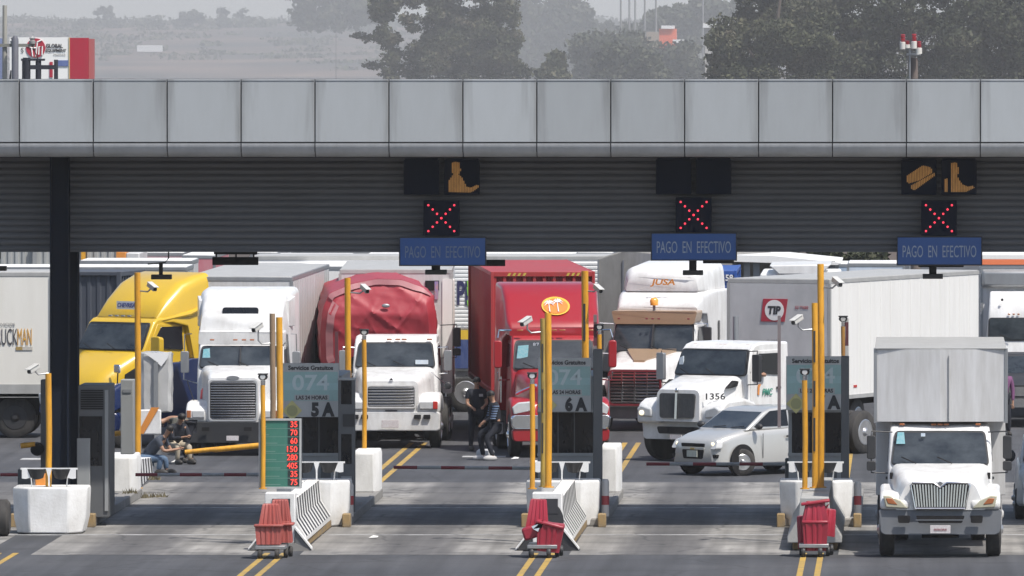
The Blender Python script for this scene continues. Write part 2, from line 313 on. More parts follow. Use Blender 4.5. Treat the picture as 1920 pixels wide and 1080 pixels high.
# ---------------------------------------------------------------- lane signs
BLUE=mat('sign_blue',(.02,.085,.29),.45,dirt=.3,dcol=(.04,.08,.18)); SLET=mat('sign_lettering_pale',(.36,.42,.5),.6,dirt=.6,dcol=(.12,.17,.28),scale=9)
SLETF=mat('sign_lettering_faded',(.20,.25,.34),.6,dirt=.7,dcol=(.06,.11,.25),scale=9)
LEDB=mat('display_face_dark',(.004,.008,.020),.8,spec=.1); LEDO=mat('display_segments_amber',(.42,.23,.08),.5,emit=(1,.45,.08),est=.10,dirt=.9,dcol=(.12,.07,.03),scale=14)
LEDR=mat('red_lamp_lit',(.5,.02,.03),.4,emit=(1,.05,.09),est=1.3)
def poly(root,name,pts,px0,py0,d,m):
    mb=MB(); st=3.0; x=min(q[0] for q in pts); X=max(q[0] for q in pts)      # upright strips of small lamps
    while x<X:
        xx=x+st/2; cr=[]
        for (a,b),(c,e) in zip(pts,pts[1:]+pts[:1]):
            if (a<=xx)!=(c<=xx): cr.append(b+(e-b)*(xx-a)/(c-a))
        cr.sort()
        for i in range(0,len(cr)-1,2):
            if cr[i+1]-cr[i]>.5: mb.box(WX(px0+x+.3,d),WX(px0+x+st-.4,d),d-.02,d+.02,WZ(py0+cr[i+1],d),WZ(py0+cr[i],d))
        x+=st
    wbuild(mb,name,m,root,smooth=0)
sets=[(757,833,300,794,376,750,446,910,497,0),(1230,1305,299,1267,370,1222,438,1380,487,1),(1690,1765,300,1727,376,1683,445,1840,496,2)]
wh=['over lane with faded lettering','at the middle of the canopy','at the right of the canopy']
pos=['above the lane of booth 5A','above the lane of booth 6A','above the lane of booth 7A']
PERSON=[(8,60),(9,38),(14,31),(17,27),(13,20),(13,6),(20,3),(29,5),(31,20),(27,27),(33,32),(38,42),(42,50),(50,52),(62,46),(66,50),(54,59),(48,61)]
CARD=[(10,30),(40,10),(56,14),(58,24),(34,38),(14,44),(10,40)]; CARD2=[(18,48),(62,24),(62,30),(26,56),(20,56)]
PERS2=[(6,60),(6,36),(12,34),(12,60),(18,60),(18,6),(28,4),(34,20),(30,30),(34,38),(40,46),(50,50),(60,48),(62,52),(46,60)]
for n,(a,b,t,xa,xt,ba,bt,bb,bz,k) in enumerate(sets):
    d=206.35
    for s,(px,im) in enumerate(((a,'left'),(b,'right'))):
        cx=WX(px+33,d)
        lb={(0,0):'blank dark square display, left one above the faded payment sign',(0,1):'dark square display showing an amber seated figure with outstretched hand, above the faded payment sign',
            (1,0):'blank dark square display, left one above the middle blue sign',(1,1):'blank dark square display, right one above the middle blue sign',
            (2,0):'dark square display with two amber slanted card shapes',(2,1):'dark square display with amber figure and upright bar, above the right blue sign'}[(n,s)]
        r=thing('lane_display',lb,'display',(cx,d,WZ(t+66,d)),group='lane displays under the canopy')
        wbuild(wbox(px,px+66,t,t+65,d,.16),'housing',LEDB,r,bevel=.01)
        wbuild(wbox(px+2,px+64,t-3,t,d,.02),'hood',LEDB,r)
        if (n,s)==(0,1): poly(r,'pictogram',PERSON,px,t,d-.004,LEDO)
        if (n,s)==(2,0): poly(r,'pictogram',CARD,px,t,d-.004,LEDO); poly(r,'pictogram',CARD2,px,t,d-.004,LEDO)
        if (n,s)==(2,1): poly(r,'pictogram',PERS2,px,t,d-.004,LEDO)
    r=thing('cross_signal','dark lane signal showing a red dotted cross '+pos[n],'signal',(WX(xa+33,d),d,WZ(xt+67,d)),group='red cross lane signals')
    wbuild(wbox(xa,xa+67,xt,xt+66,d,.18),'housing',LEDB,r,bevel=.01)
    mb=MB(); cx,cy=WX(xa+33.5,d),WZ(xt+33,d); st=8.1*d/F
    for i in range(-3,4):
        for j in ((i,i),(i,-i)):
            if i==0 and j[1]!=0 : continue
            mb.lathe([(-.03,.001),(-.03,.014),(-.02,.021),(.01,.022),(.012,.001)],(cx+j[0]*st,d,cy+j[1]*st),'y',10)
    wbuild(mb,'lit_cross',LEDR,r)
    d2=206.4
    r=thing('payment_sign','blue PAGO EN EFECTIVO sign '+['with faded barely legible lettering','at the middle of the canopy','with pale lettering furthest right'][n],'sign',(WX((ba+bb)/2,d2),d2,WZ(bz,d2)),group='blue payment signs')
    wbuild(wbox(ba,bb,bt,bz,d2,.05),'panel',BLUE,r,bevel=.006)
    x0,x1,z0,z1=rect(ba,bb,bt,bz,d2); t=.02; fr=MB()
    fr.box(x0-t,x1+t,d2-.01,d2+.07,z1,z1+t).box(x0-t,x1+t,d2-.01,d2+.07,z0-t,z0).box(x0-t,x0,d2-.01,d2+.07,z0,z1).box(x1,x1+t,d2-.01,d2+.07,z0,z1)
    wbuild(fr,'frame',BLACKP,r,smooth=0)
    text('PAGO  EN  EFECTIVO',.235,SLETF if n==0 else SLET,r,(0,-.008,(z1-z0)*.5-.01),w=(x1-x0)*.88,bold=.0)
    # fixture hanging beneath
    fx=[(797,837,495,515,908,947),(1280,1318,490,516,1318,1376),(1730,1768,497,523,1722,1807)][n]
    r=thing('hanging_fixture','black lamp fixture hanging beneath the '+['faded','middle','rightmost'][n]+' blue sign','lamp',(WX((fx[0]+fx[1])/2,207.2),207.2,WZ(fx[3],207.2)),group='black fixtures hanging under the canopy')
    wbuild(wbox(fx[0]+12,fx[1]-12,fx[2]-8,fx[3]-6,207.2,.1),'stem',CHASSIS,r)
    wbuild(wbox(fx[0],fx[1],fx[3]-9,fx[3],207.1,.3),'lamp_head',BLACKP,r,bevel=.01)
    wbuild(wbox(fx[4],fx[5],fx[2]-8,fx[2]+4,207.5,.1),'side_bar',CHASSIS,r,bevel=.01)
def hang(px0,px1,py0,py1,lb,curve=None,bars=False):
    d=209.5; r=thing('hanging_fixture',lb,'lamp',(WX((px0+px1)/2,d),d,WZ(py1,d)),group='black fixtures hanging under the canopy')
    if bars:
        wbuild(wbox(px0+3,px1-2,472,477,d,.1),'top_rail',CHASSIS,r); wbuild(wbox(px0,px1,py0+7,py1,d,.12),'lamp_head',CHASSIS,r,bevel=.01)
        for q in (px0+6,(px0+px1)/2,px1-10): wbuild(wbox(q,q+3,466,py0+9,d+.02,.03),'hanger',CHASSIS,r)
    else:
        wbuild(MB().tube([(WX(curve+px0,d),d,WZ(468,d)),(WX(curve+px0,d),d,WZ(484,d)),(WX(curve+px0-6,d),d,WZ(492,d)),(WX(px0-6,d),d,WZ(495,d))],.015,6),'hanger',CHASSIS,r)
        wbuild(wbox((px0+px1)/2-4,(px0+px1)/2+3,492,py1-6,d,.06),'stem',CHASSIS,r)
        wbuild(wbox(px0,px1,py1-9,py1,d-.1,.25),'lamp_head',BLACKP,r,bevel=.01)
hang(283,321,494,524,'black lamp on curved hanger in front of the yellow truck',curve=33)
hang(398,484,475,497,'wide black twin bar fixture above the white truck cab',bars=True)
hang(-22,11,485,508,'black lamp hanging at the left edge above the white trailer',curve=22)
# ---------------------------------------------------------------- toll islands
TEAL=mat('sign_teal',(.38,.58,.56),.5,dirt=.5,dcol=(.30,.36,.36),scale=2); TLET=mat('sign_lettering_grey',(.62,.72,.72),.6); SGREY=mat('sign_grey',(.58,.58,.57),.6,dirt=.4,dcol=(.27,.27,.26))
DIAM=mat('sign_diamond_yellow',(.72,.66,.28),.6,dirt=.6,dcol=(.36,.34,.2),scale=4); DIAR=mat('diamond_ring',(.44,.42,.20),.6)
BARR=mat('barrier_red_plastic',(.33,.02,.04),.38,dirt=.5,dcol=(.20,.03,.045),scale=4); BARO=mat('barrier_faded_orange_plastic',(.36,.075,.06),.5,dirt=.7,dcol=(.25,.09,.08),scale=4)
TAPEB=mat('dark_strip',(.03,.03,.033),.6)
def camera_arm(root,base,tip,rz,m=STEEL):
    """a surveillance camera on an arm: base on the post, tip where the camera sits"""
    b=Vector(base); t=Vector(tip)
    mb=MB().tube([b,b+(t-b)*Vector((.75,.75,0))+Vector((0,0,-.02)),Vector((t.x,t.y,b.z+.05)),t-Vector((0,0,.05))],.018,6); wbuild(mb,'bracket',STEEL,root)
    c=MB().loft([rt_ring(-.20,.05,.04,-.05,.05,.02),rt_ring(.12,.05,.04,-.05,.05,.02)]).box(-.06,.06,-.26,.10,.052,.066)
    c.xf(Matrix.Translation(t)@Matrix.Rotation(R(rz),4,'Z')@Matrix.Rotation(R(18),4,'X')); o=wbuild(c,'camera_housing',mat('camera_shell',(.55,.55,.53),.5,dirt=.4,dcol=(.3,.3,.28)),root,bevel=.006)
    l=MB().lathe([(-.22,.001),(-.22,.038),(-.2,.04),(-.19,.001)],ax='y',n=12).xf(Matrix.Translation(t)@Matrix.Rotation(R(rz),4,'Z')@Matrix.Rotation(R(18),4,'X'))
    l.xf(Matrix.Translation(-root.location)).xf(Matrix.Translation(-Vector(o.location))); l.build('camera_lens',BLACKP,o)
def post(px,py0,z0,d,wid,m,lb,name='yellow_post',group='yellow steel posts on the toll islands',lamp=False,camarm=None,marks=False,X=None,rot=0):
    x=WX(px,d) if X is None else X; z1=WZ(py0,d); r=thing(name,lb,'post',(x,d,z0),group=group)
    rd=wid/2
    mb=MB().tube([(x,d,z0),(x+.01,d,(z0+z1)/2),(x-.005,d,z1)],rd,14); wbuild(mb,'pole',m,r)
    wbuild(MB().tube([(x,d,z0),(x,d,z0+.02)],rd*1.7,12),'base_plate',m,r)
    if marks:
        for a,b in ((.15,.32),(.42,.56),(.62,.80)):
            zz0,zz1=z1-(z1-z0)*b,z1-(z1-z0)*a; wbuild(MB().box(x-rd*.5,x+rd*.15,d-rd-.012,d-rd*.5,zz0,zz1),'dark_strip',TAPEB,r)
    if lamp:
        wbuild(MB().tube([(x,d,z1),(x,d,z1+.09)],.045,8),'neck',CHROME,r)
        wbuild(MB().ball((x,d,z1+.16),(.095,.09,.07)).box(x-.10,x+.10,d-.11,d+.05,z1+.20,z1+.225),'lamp_head',BLACKP,r,bevel=.006)
        wbuild(MB().lathe([(-.1,.001),(-.1,.05),(-.08,.055),(-.07,.001)],(x,d,z1+.16),'y',12),'lamp_lens',LENS,r)
    if camarm: camera_arm(r,(x,d,WZ(camarm[1],d)),(WX(camarm[0],d),d-.1,WZ(camarm[2],d)),camarm[3])
    return r
def jersey(root,x,y0,y1,hgt,flip=1,name='jersey_barrier'):
    """stripes on the two sloping sides"""
    P=[(-.36,.0),(.36,.0),(.36,.10),(.17,.40),(.13,hgt),(-.13,hgt),(-.17,.40),(-.36,.10)]
    b=wbuild(MB().prism([(x+a,z+.15) for a,z in P],'y',y0,y1),name,CONCW,root,bevel=.012)
    n=int((y1-y0)/.74)
    mb=MB()
    for s in (-1,1):
        for i in range(n):
            a=y0+.12+i*(y1-y0-.15)/n; t=.34
            for (u,z),(u2,z2) in (((.365,.10),(.175,.40)),((.175,.40),(.135,hgt))):
                mb.add([(x+s*u,a,z+.15),(x+s*u,a+t,z+.15),(x+s*u2,a+t,z2+.15),(x+s*u2,a,z2+.15)],[(0,1,2,3)])
    wbuild(mb,'black_stripes',INK,root,smooth=0)
    return b
def flute(c,w0,d0,w1,d1,h,nf=5,am=.035):
    """fluted hollow-looking plastic barrier body, narrowing upward"""
    rings=[]
    for t,sx,sy in ((0,w0,d0),(.04,w0,d0),(.96,w1,d1),(1,w1*.92,d1*.92)):
        ring=[]
        N=72
        for k in range(N):
            a=2*math.pi*k/N; ca,sa=math.cos(a),math.sin(a)
            q=max(abs(ca),abs(sa)); rx,ry=ca/q,sa/q
            u=ry if abs(rx)>abs(ry) else rx
            f=1-am*(1 if math.sin(u*math.pi*nf/1.02)>0 else 0)*2*(1 if .04<t+.001<.97 or True else 0)
            ring.append((c[0]+rx*sx/2*f,c[1]+ry*sy/2*f,c[2]+h*t))
        rings.append(ring)
    return MB().loft(rings)
def island(n,ax,rear_only=False):
    y0,y1=(197.2,223) if n>4 else (203.0,223)
    txt={4:'behind the white block at far left',5:'carrying the price board and booth 5A',6:'carrying booth 6A',7:'carrying booth 7A',8:'at the right edge beyond the box truck'}[n]
    I=thing('toll_island','raised concrete toll island with worn yellow kerbs '+txt,'island',(ax,210,0),group='toll islands')
    ys0=206.6; hw=.76
    if n>4: wbuild(MB().prism([(ax-.42,y0+.5),(ax+.42,y0+.5),(ax+.46,ys0),(ax-.46,ys0)],'z',0,.15),'nose_kerb',KERBY,I,bevel=.02)
    wbuild(MB().box(ax-hw,ax+hw,ys0+.01,219.4,0,.17),'slab',CONC,I,bevel=.03)
    for s in (-1,1): wbuild(MB().box(ax+s*hw-.08,ax+s*hw+.08,ys0-.3,ys0+.1,0,.27),'kerb_end',KERBY,I,bevel=.02)
    for s in (-1,1): wbuild(MB().box(ax+s*hw-.06,ax+s*hw+.06,ys0+.2,219.3,.0,.185),'kerb',CONC,I,bevel=.02)
    return I
def block(ax,d,pw,zt,lb,zb=.02,w=None):
    hw=(w or 1.46)/2
    r=thing('concrete_block',lb,'concrete block',(ax,d,0),group='white painted concrete blocks')
    def ring(z,h,f,dp): return [(ax-h,d+.35*1,z),(ax-f,d,z),(ax+f,d,z),(ax+h,d+.35,z),(ax+h,d+dp,z),(ax-h,d+dp,z)]
    a=MB().loft([ring(zb,hw*.88,hw*.52,1.25),ring(zt*.35,hw*.97,hw*.53,1.3),ring(zt*.93,hw,hw*.54,1.3),ring(zt,hw*.985,hw*.52,1.28)])
    wbuild(a,'block_body',CONCW,r,bevel=.03)
    return r
def guard(ax,d,z,lb):
    """white framed chevron shield with two black curved blades"""
    r=thing('chevron_guard',lb,'guard',(ax,d,z),group='black and white chevron guards')
    W=mat('guard_white',(.78,.78,.77),.5,dirt=.3,dcol=(.4,.4,.38)); K=mat('guard_black',(.02,.022,.025),.35,dirt=.2)
    for s in (-1,0,1): wbuild(MB().tube([(ax+s*.34,d+.05,z),(ax+s*.36,d+.03,z+.2),(ax+s*.40,d,z+.30)],.014,6),'stand',W,r)
    for s in (-1,1):
        rings=[]
        for i in range(13):
            u=i/12; y=d-.05-.09*math.sin(u*math.pi); xt=ax+s*(.055+.37*u); xb=ax+s*(.115+.24*u)
            rings.append([(xt,y,z+.355),(xt,y+.02,z+.355),(xb,y+.05,z+.15+.03*abs(2*u-1)**2),(xb,y+.03,z+.15+.03*abs(2*u-1)**2)])
        wbuild(MB().loft(rings),'black_blade',K,r,smooth=60)
        wbuild(MB().prism([(ax+s*.425,z+.356),(ax+s*.53,z+.356),(ax+s*.53,z+.17),(ax+s*.46,z+.16),(ax+s*.355,z+.185)],'y',d-.05,d-.025),'white_wing',W,r)
    wbuild(MB().prism([(ax-.055,z+.356),(ax+.055,z+.356),(ax+.115,z+.185),(ax+.02,z+.22),(ax+.014,z+.02),(ax-.014,z+.02),(ax-.02,z+.22),(ax-.115,z+.185)] if False else [(ax-.055,z+.356),(ax+.055,z+.356),(ax+.016,z+.20),(ax+.012,z+.02),(ax-.012,z+.02),(ax-.016,z+.20)],'y',d-.06,d-.04),'centre_wing',W,r)
    wbuild(MB().box(ax-.56,ax+.56,d-.01,d+.03,z+.34,z+.375),'top_rail',W,r)
    return r
def booth(n,ax,lb,px=None):
    d=210.3; r=thing('toll_booth',lb,'booth',(ax,d,.17),group='toll booths under the canopy')
    w=.60; cx=ax+.02
    z0,zw0,zw1,zt=.17,1.28,2.15,3.12
    wbuild(MB().box(cx-w,cx+w,d,d+3.4,z0,zw0),'lower_wall',BOOTH,r,bevel=.015)
    wbuild(MB().box(cx-w+.06,cx+w-.06,d+.05,d+3.3,zw0,zw1),'cabin_glass',DARKGL,r,smooth=0)
    for s in (-1,1):
        wbuild(MB().box(cx+s*(w-.035)-.035,cx+s*(w-.035)+.035,d+.02,d+.10,zw0,zw1),'corner_post',BOOTH,r)
        wbuild(MB().box(cx+s*(w-.03)-.03,cx+s*(w-.03)+.03,d+1.5,d+1.6,zw0,zw1),'side_post',BOOTH,r)
    for q in (-.2,.13): wbuild(MB().box(cx+q,cx+q+.02,d+.03,d+.06,zw0,zw1),'window_bar',BOOTHD,r)
    wbuild(MB().box(cx-w,cx+w,d+.02,d+3.4,zw1,zt-.25),'roof_box',BOOTH,r,bevel=.015)
    wbuild(MB().box(cx-w-.01,cx+w+.01,d-.02,d+.02,zw1-.02,zw1+.04),'window_head',STEEL,r)
    wbuild(MB().box(cx-w-.01,cx+w+.01,d-.03,d+.02,zw0-.03,zw0+.03),'window_sill',STEEL,r)
    for q in (-.28,0,.28): wbuild(MB().box(cx+q-.1,cx+q+.1,d-.012,d+.02,.5,1.05),'wall_panel',BOOTHD if q else BOOTH,r)
    return r
def booth_sign(n,d,pxs,lb):
    """measured panel: services strip, telephone number, diamond and booth number"""
    x0,x1=WX(pxs[0],d),WX(pxs[1],d); zt,zb=WZ(pxs[2],d),WZ(pxs[2]+101,d)
    r=thing('booth_sign',lb,'sign',((x0+x1)/2,d,zb),group='booth number signs')
    h=zt-zb; w=x1-x0; cx=(x0+x1)/2
    wbuild(MB().box(x0,x1,d,d+.05,zb,zt),'panel',SGREY,r,bevel=.005)
    t0,t1=zb+h*.30,zb+h*.84
    wbuild(MB().box(x0+.015,x1-.015,d-.01,d-.002,t0,t1),'teal_panel',TEAL,r,smooth=0)
    wbuild(MB().box(x0+.015,x1-.015,d-.013,d-.0105,t0+h*.2,t0+h*.33),'pale_band',mat('sign_teal_pale',(.42,.62,.61),.5,dirt=.3,dcol=(.22,.36,.36)),r,smooth=0)
    wbuild(MB().box(cx-w*.29,cx+w*.33,d-.014,d-.006,t0+.01,t0+h*.115),'white_strip',mat('sign_strip',(.5,.51,.5),.6),r,smooth=0)
    text('Servicios Gratuitos',h*.085,INK,r,(0,-.006,h*.915),w=w*.80,bold=.03)
    text('074',h*.30,TLET,r,(w*.0,-.018,t1-zb-h*.20),w=w*.66,bold=.02)
    text('LAS 24 HORAS',h*.075,INK,r,(w*.02,-.018,t0-zb+h*.062),w=w*.56,bold=.03)
    wbuild(MB().prism([(cx-w*.33-.20,zb+.13),(cx-w*.33,zb-.07),(cx-w*.33+.20,zb+.13),(cx-w*.33,zb+.34)],'y',d-.022,d-.014),'yellow_diamond',DIAM,r,smooth=0)
    wbuild(MB().lathe([(-.006,.075),(-.006,.11),(.002,.11),(.002,.075)],(cx-w*.33,d-.022,zb+.13),'y',20),'diamond_ring',DIAR,r)
    text('%d A'%n,h*.27,INK,r,(w*.22,-.008,h*.14),w=w*.42,bold=.06)
    return r
isl={}
for n,ax in ((4,AX[1]),(5,AX[2]),(6,AX[3]),(7,AX[4]),(8,AX[5])): isl[n]=island(n,ax)
# nose barriers
for n in (5,6,7):
    ax=AX[n-3]; lb={5:'white jersey barrier with black stripes at the nose of the price board island',6:'white striped jersey barrier with black curved mark and black square at nose of island 6A',7:'grey shaded jersey barrier with black square behind the red stack of island 7A'}[n]
    r=thing('nose_barrier',lb,'barrier',(ax,197.4,0),group='striped jersey barriers at the island noses')
    hh=.92 if n!=7 else .86
    if n==7: 
        P=[(-.52,.0),(.52,.0),(.52,.12),(.30,.5),(.27,hh),(-.27,hh),(-.30,.5),(-.52,.12)]
        wbuild(MB().prism([(ax+a,z+.15) for a,z in P],'y',197.35,206),'barrier_body',mat('barrier_bare_concrete',(.33,.33,.32),.85,dirt=.5,dcol=(.5,.5,.48),bump=.3),r,bevel=.02)
    else:
        jersey(r,ax+.10,197.9,206.3,.80,name='barrier_body')
        wbuild(MB().box(ax-.29,ax+.28,197.35,197.85,.15,.15+hh+.03),'end_panel',CONCW,r,bevel=.02)
        wbuild(MB().prism([(ax+.285,.15),(ax+.62,.0),(ax+.55,.0),(ax-.1,.0),(ax-.1,.15)],'y',197.3,197.9),'end_skirt',TAPEB if n==6 else CONC,r)
        for s in (-1,1): wbuild(MB().prism([(ax+s*.285,.46),(ax+s*.60,.06),(ax+s*.60,.025),(ax+s*.285,.41)],'y',197.28,197.6),'skirt_edge',CONCW,r); wbuild(MB().prism([(ax+s*.285,.40),(ax+s*.58,.02),(ax+s*.285,.02)],'y',197.32,197.9),'skirt_and_shade',TAPEB if n==6 else BOOTHD,r)  # dark side fill; at the price board island it stands in for shadow
    q=.10 if n!=5 else .08
    wbuild(MB().box(ax-.05-.14+q*.5,ax+.15+.0+q*.5,197.32,197.36,.15+hh-.36,.15+hh-.08),'black_square',INK,r)
    if n==6:
        arc=[(ax+.05+.26*math.cos(t)*1.0,.55+.36*math.sin(t)) for t in [math.pi*.62-i*math.pi*.62/10 for i in range(11)]]
        wbuild(MB().prism([(ax-.1,.30),(ax-.12,.86),(ax,.92)]+arc+[(ax+.31,.35),(ax+.5,.1),(ax+.3,.12)],'y',197.33,197.36),'black_mark',TAPEB,r,smooth=0)
    # dark soil top left of the barrier
# barrier stacks on dollies
def stack(ax,d,lb,M1,kind):
    r=thing('barrier_trolley',lb,'barrier stack',(ax,d,0),group='trolleys of stacked plastic barriers')
    if kind==5:
        parts=[((ax-.06,d+.02,.27),.50,.5,.44,.45,.34,BARO),((ax-.03,d+.05,.60),.44,.42,.30,.34,.42,BARO),((ax+.11,d+.5,.28),.48,.5,.42,.45,.40,BARO),((ax+.12,d+.5,.66),.40,.42,.28,.34,.42,BARO)]
        for c,a,b,e,f,h,m in parts:
            wbuild(flute(c,a,b,e,f,h) if h>.37 else flute(c,a*.88,b,e*1.14,f,h),'plastic_barrier',m,r,smooth=30)
        for x,dd in ((ax-.06,d+.02),(ax+.11,d+.5)):
            wbuild(MB().box(x-.27,x+.27,dd-.27,dd+.25,.60,.645),'rim',BARO,r,bevel=.015)
    elif kind==6:
        q=flute((0,0,0),.44,.44,.30,.32,.62); q.xf(Matrix.Translation((ax-.14,d+.3,.46))@Matrix.Rotation(R(3),4,'Y')); wbuild(q,'plastic_barrier',BARR,r,smooth=30)
        q=flute((0,0,0),.42,.40,.52,.46,.54,4); q.xf(Matrix.Translation((ax+.08,d-.05,.12))@Matrix.Rotation(R(6),4,'Y')); wbuild(q,'plastic_barrier',BARR,r,smooth=30)
        q=MB().box(-.27,.27,-.25,.25,0,.06); q.xf(Matrix.Translation((ax+.12,d-.05,.60))@Matrix.Rotation(R(14),4,'Y')); wbuild(q,'rim',BARR,r,bevel=.02)
        q=MB().box(-.16,.16,-.2,.2,0,.24); q.xf(Matrix.Translation((ax-.20,d+.1,.36))@Matrix.Rotation(R(-18),4,'Y')); wbuild(q,'plastic_barrier',BARR,r,bevel=.04)
        wbuild(MB().prism([(ax-.22,.60),(ax-.10,.64),(ax-.02,.58),(ax+.0,.72),(ax-.04,.63),(ax-.10,.50),(ax-.19,.55)],'y',d-.29,d-.27),'paper_scrap',STICKW,r)
    else:
        q=flute((ax+.0,d,.12),.42,.40,.50,.46,.56,4); wbuild(q,'plastic_barrier',BARR,r,smooth=30)
        q=flute((ax+.0,d+.02,.68),.50,.46,.34,.36,.36,4); wbuild(q,'plastic_barrier',BARR,r,smooth=30)
        q=flute((0,0,0),.46,.44,.34,.34,.5,4); q.xf(Matrix.Translation((ax+.14,d+.35,.40))@Matrix.Rotation(R(10),4,'Y')); wbuild(q,'plastic_barrier',BARR,r,smooth=30)
        q=flute((0,0,0),.40,.4,.34,.34,.6,4); q.xf(Matrix.Translation((ax-.12,d+.4,.16))@Matrix.Rotation(R(-6),4,'Y')); wbuild(q,'plastic_barrier',BARR,r,smooth=30)
        wbuild(MB().box(ax-.25,ax+.25,d-.24,d+.24,.63,.69),'rim',BARR,r,bevel=.02)
        q=MB().box(-.28,.26,-.2,.2,0,.05); q.xf(Matrix.Translation((ax+.02,d,1.0))@Matrix.Rotation(R(-8),4,'Y')); wbuild(q,'rim',BARR,r,bevel=.015)
        wbuild(MB().prism([(ax+.22,.9),(ax+.27,1.0),(ax+.16,.93)],'y',d-.05,d+.05),'broken_lip',BARR,r)
    lo=.12
    wbuild(MB().box(ax-.30,ax+.26,d-.28,d+.8,lo+.06,lo+.13),'platform',STEEL,r,bevel=.01)
    for x,y in ((ax-.22,d-.2),(ax+.10,d-.22),(ax+.24,d+.25),(ax+.30,d+.7),(ax-.26,d+.5)):
        wbuild(MB().lathe([(-.035,.02),(-.04,.085),(-.02,.10),(.02,.10),(.04,.085),(.035,.02)],(x,y,.10),'x',16),'caster',BLACKP if kind!=5 else RUBBER,r)
    return r
stack(AX[2]+.02,194.6,'trolley stacked with faded orange ribbed plastic barriers',BARO,5)
stack(AX[3]+.02,194.9,'toppled dark red plastic barriers on a small trolley with a white scrap',BARR,6)
stack(AX[4]+.03,195.2,'bright red plastic barriers piled on a trolley nearest the box truck',BARR,7)
# blocks and guards
blk={4:(WX(91,203.5),203.5,.92),5:(WX(585,206.4),206.4,.92),6:(WX(1054,206.4),206.4,.92),7:(WX(1530,206.4),206.4,.92)}
txt={4:'in front of the dark column',5:'behind the striped barrier of island 5A',6:'behind the striped barrier of island 6A',7:'behind the bare barrier of island 7A'}
for n,(x,d,zt) in blk.items():
    block(x,d,0,zt,'white painted concrete block '+txt[n])
    guard(x+(-.01 if n!=5 else .08),d+.25,zt,'curved black and white chevron guard on the block '+txt[n])
# booths and signs
for n in (5,6,7):
    booth(n,WX({5:583,6:1062,7:1532}[n],210.3),'grey toll booth with dark window and number %d A'%n)
booth_sign(5,209.9,(530,635,681),'grey and teal sign reading 074 and 5 A')
booth_sign(6,209.9,(1009,1108,671),'grey and teal sign reading 074 and 6 A, half hidden by yellow posts')
booth_sign(7,209.9,(1474,1584,668),'grey and teal sign reading 074 and 7 A')
# gate posts, bollards, barrier arms
for n,px0,px1,py in ((5,634,665,713),(6,1112,1129,655),(7,1577,1592,668)):
    d=208.9; r=thing('gate_post','dark grey steel gate post standing right of booth %d A'%n,'post',(WX((px0+px1)/2,d),d,.17),group='dark gate posts beside the booths')
    x0,x1,_,z1=rect(px0,px1,py,px1,d); 
    wbuild(MB().box(x0,x1,d,d+.3,.17,z1),'housing',BOOTHD,r,bevel=.015)
    if n==5:
        for a,b in ((2.35,2.85),(1.15,1.75),(.5,.9)): wbuild(MB().box(x0+.06,x1-.06,d-.015,d,a,b),'door_panel',DARKGL if a>1 else BOOTH,r,bevel=.005)
        wbuild(MB().box(x0-.01,x1+.01,d-.02,d+.32,z1,z1+.04),'cap',STEEL,r)
        wbuild(MB().box(x0+.1,x1-.0,d-.04,d-.01,1.9,2.15),'screen',BLACKP,r)
    d=207.4; q={5:(656,905),6:(1135,898),7:(1608,903)}[n]; x=WX(q[0],d); zt=WZ(q[1],d)
    r=thing('bollard','pale steel bollard with a red band beside booth %d A'%n,'bollard',(x,d,.17),group='banded bollards')
    wbuild(MB().lathe([(.17,.075),(zt-.05,.075),(zt,.05)],(x,d,0),'z',16),'tube',ARMW,r); wbuild(MB().lathe([(.35+.05,.078),(.58,.078)],(x,d,0),'z',16),'red_band',REDP,r)
def arm(pa,pb,py,d,lb,seg=45,dy=0):
    xa,xb=WX(pa,d),WX(pb,d); z=WZ(py,d); r=thing('lane_barrier',lb,'barrier arm',(xb,d,z),group='red and white lane barrier arms')
    n=int(abs(pb-pa)/seg)+1; L=(xb-xa)/n
    for i in range(n):
        a,b=xa+L*i,xa+L*(i+1); za,zb_=z+dy*(1-i/n),z+dy*(1-(i+1)/n)
        wbuild(MB().tube([(a,d,za),(b,d,zb_)],.034,8),'red_section' if i%2==0 else 'pale_section',REDP if i%2==0 else ARMW,r)
    wbuild(MB().box(xb-.02,xb+.28,d-.12,d+.12,.17,z+.12),'motor_box',BOOTHD,r,bevel=.02)
    return r
arm(738,1005,878,212.6,'red and white barrier arm across the lane left of booth 6A',dy=.02)
arm(1212,1474,870,212.6,'red and white barrier arm in front of the silver car')
arm(254,545,890,212.6,'red and white barrier arm across the lane left of booth 5A',dy=.0)
arm(-70,36,890,212.6,'red and white barrier arm at the left edge of the picture')
# tall posts at the nose of each island
Z1=1.07
post(524,595,Z1,200.2,.125,TOLLY,'thick yellow post above the price board',marks=False)
post(511,588,Z1,200.6,.11,BROWNP,'unpainted brown post behind the price board carrying a camera',name='brown_post',camarm=(485,643,612,-25))
post(493,722,Z1,199.6,.09,TOLLY,'short yellow post with a twin lamp left of the price board',lamp=True)
post(1028,587,Z1,200.2,.13,TOLLY,'tall yellow post in front of booth 6A sign',marks=False)
post(1018,597,Z1,200.5,.10,mat('post_yellow_black',(.48,.33,.06),.6,dirt=.9,dcol=(.10,.09,.06),scale=3,stretch=(3,3,.6)),'yellow post with black strips in front of booth 6A',marks=True,camarm=(989,622,601,-30))
post(998,720,Z1,199.6,.10,TOLLY,'short yellow post with a round lamp left of booth 6A',lamp=True)
post(1539,495,Z1,200.2,.13,TOLLY,'tallest yellow post rising in front of booth 7A',camarm=(1568,538,527,25))
post(1528,568,Z1,200.0,.12,TOLLY,'orange yellow post with dark strips in front of booth 7A',marks=True,camarm=(1497,617,598,-30))
post(1509,713,Z1,199.6,.105,TOLLY,'short yellow post with a twin lamp left of booth 7A',lamp=True)
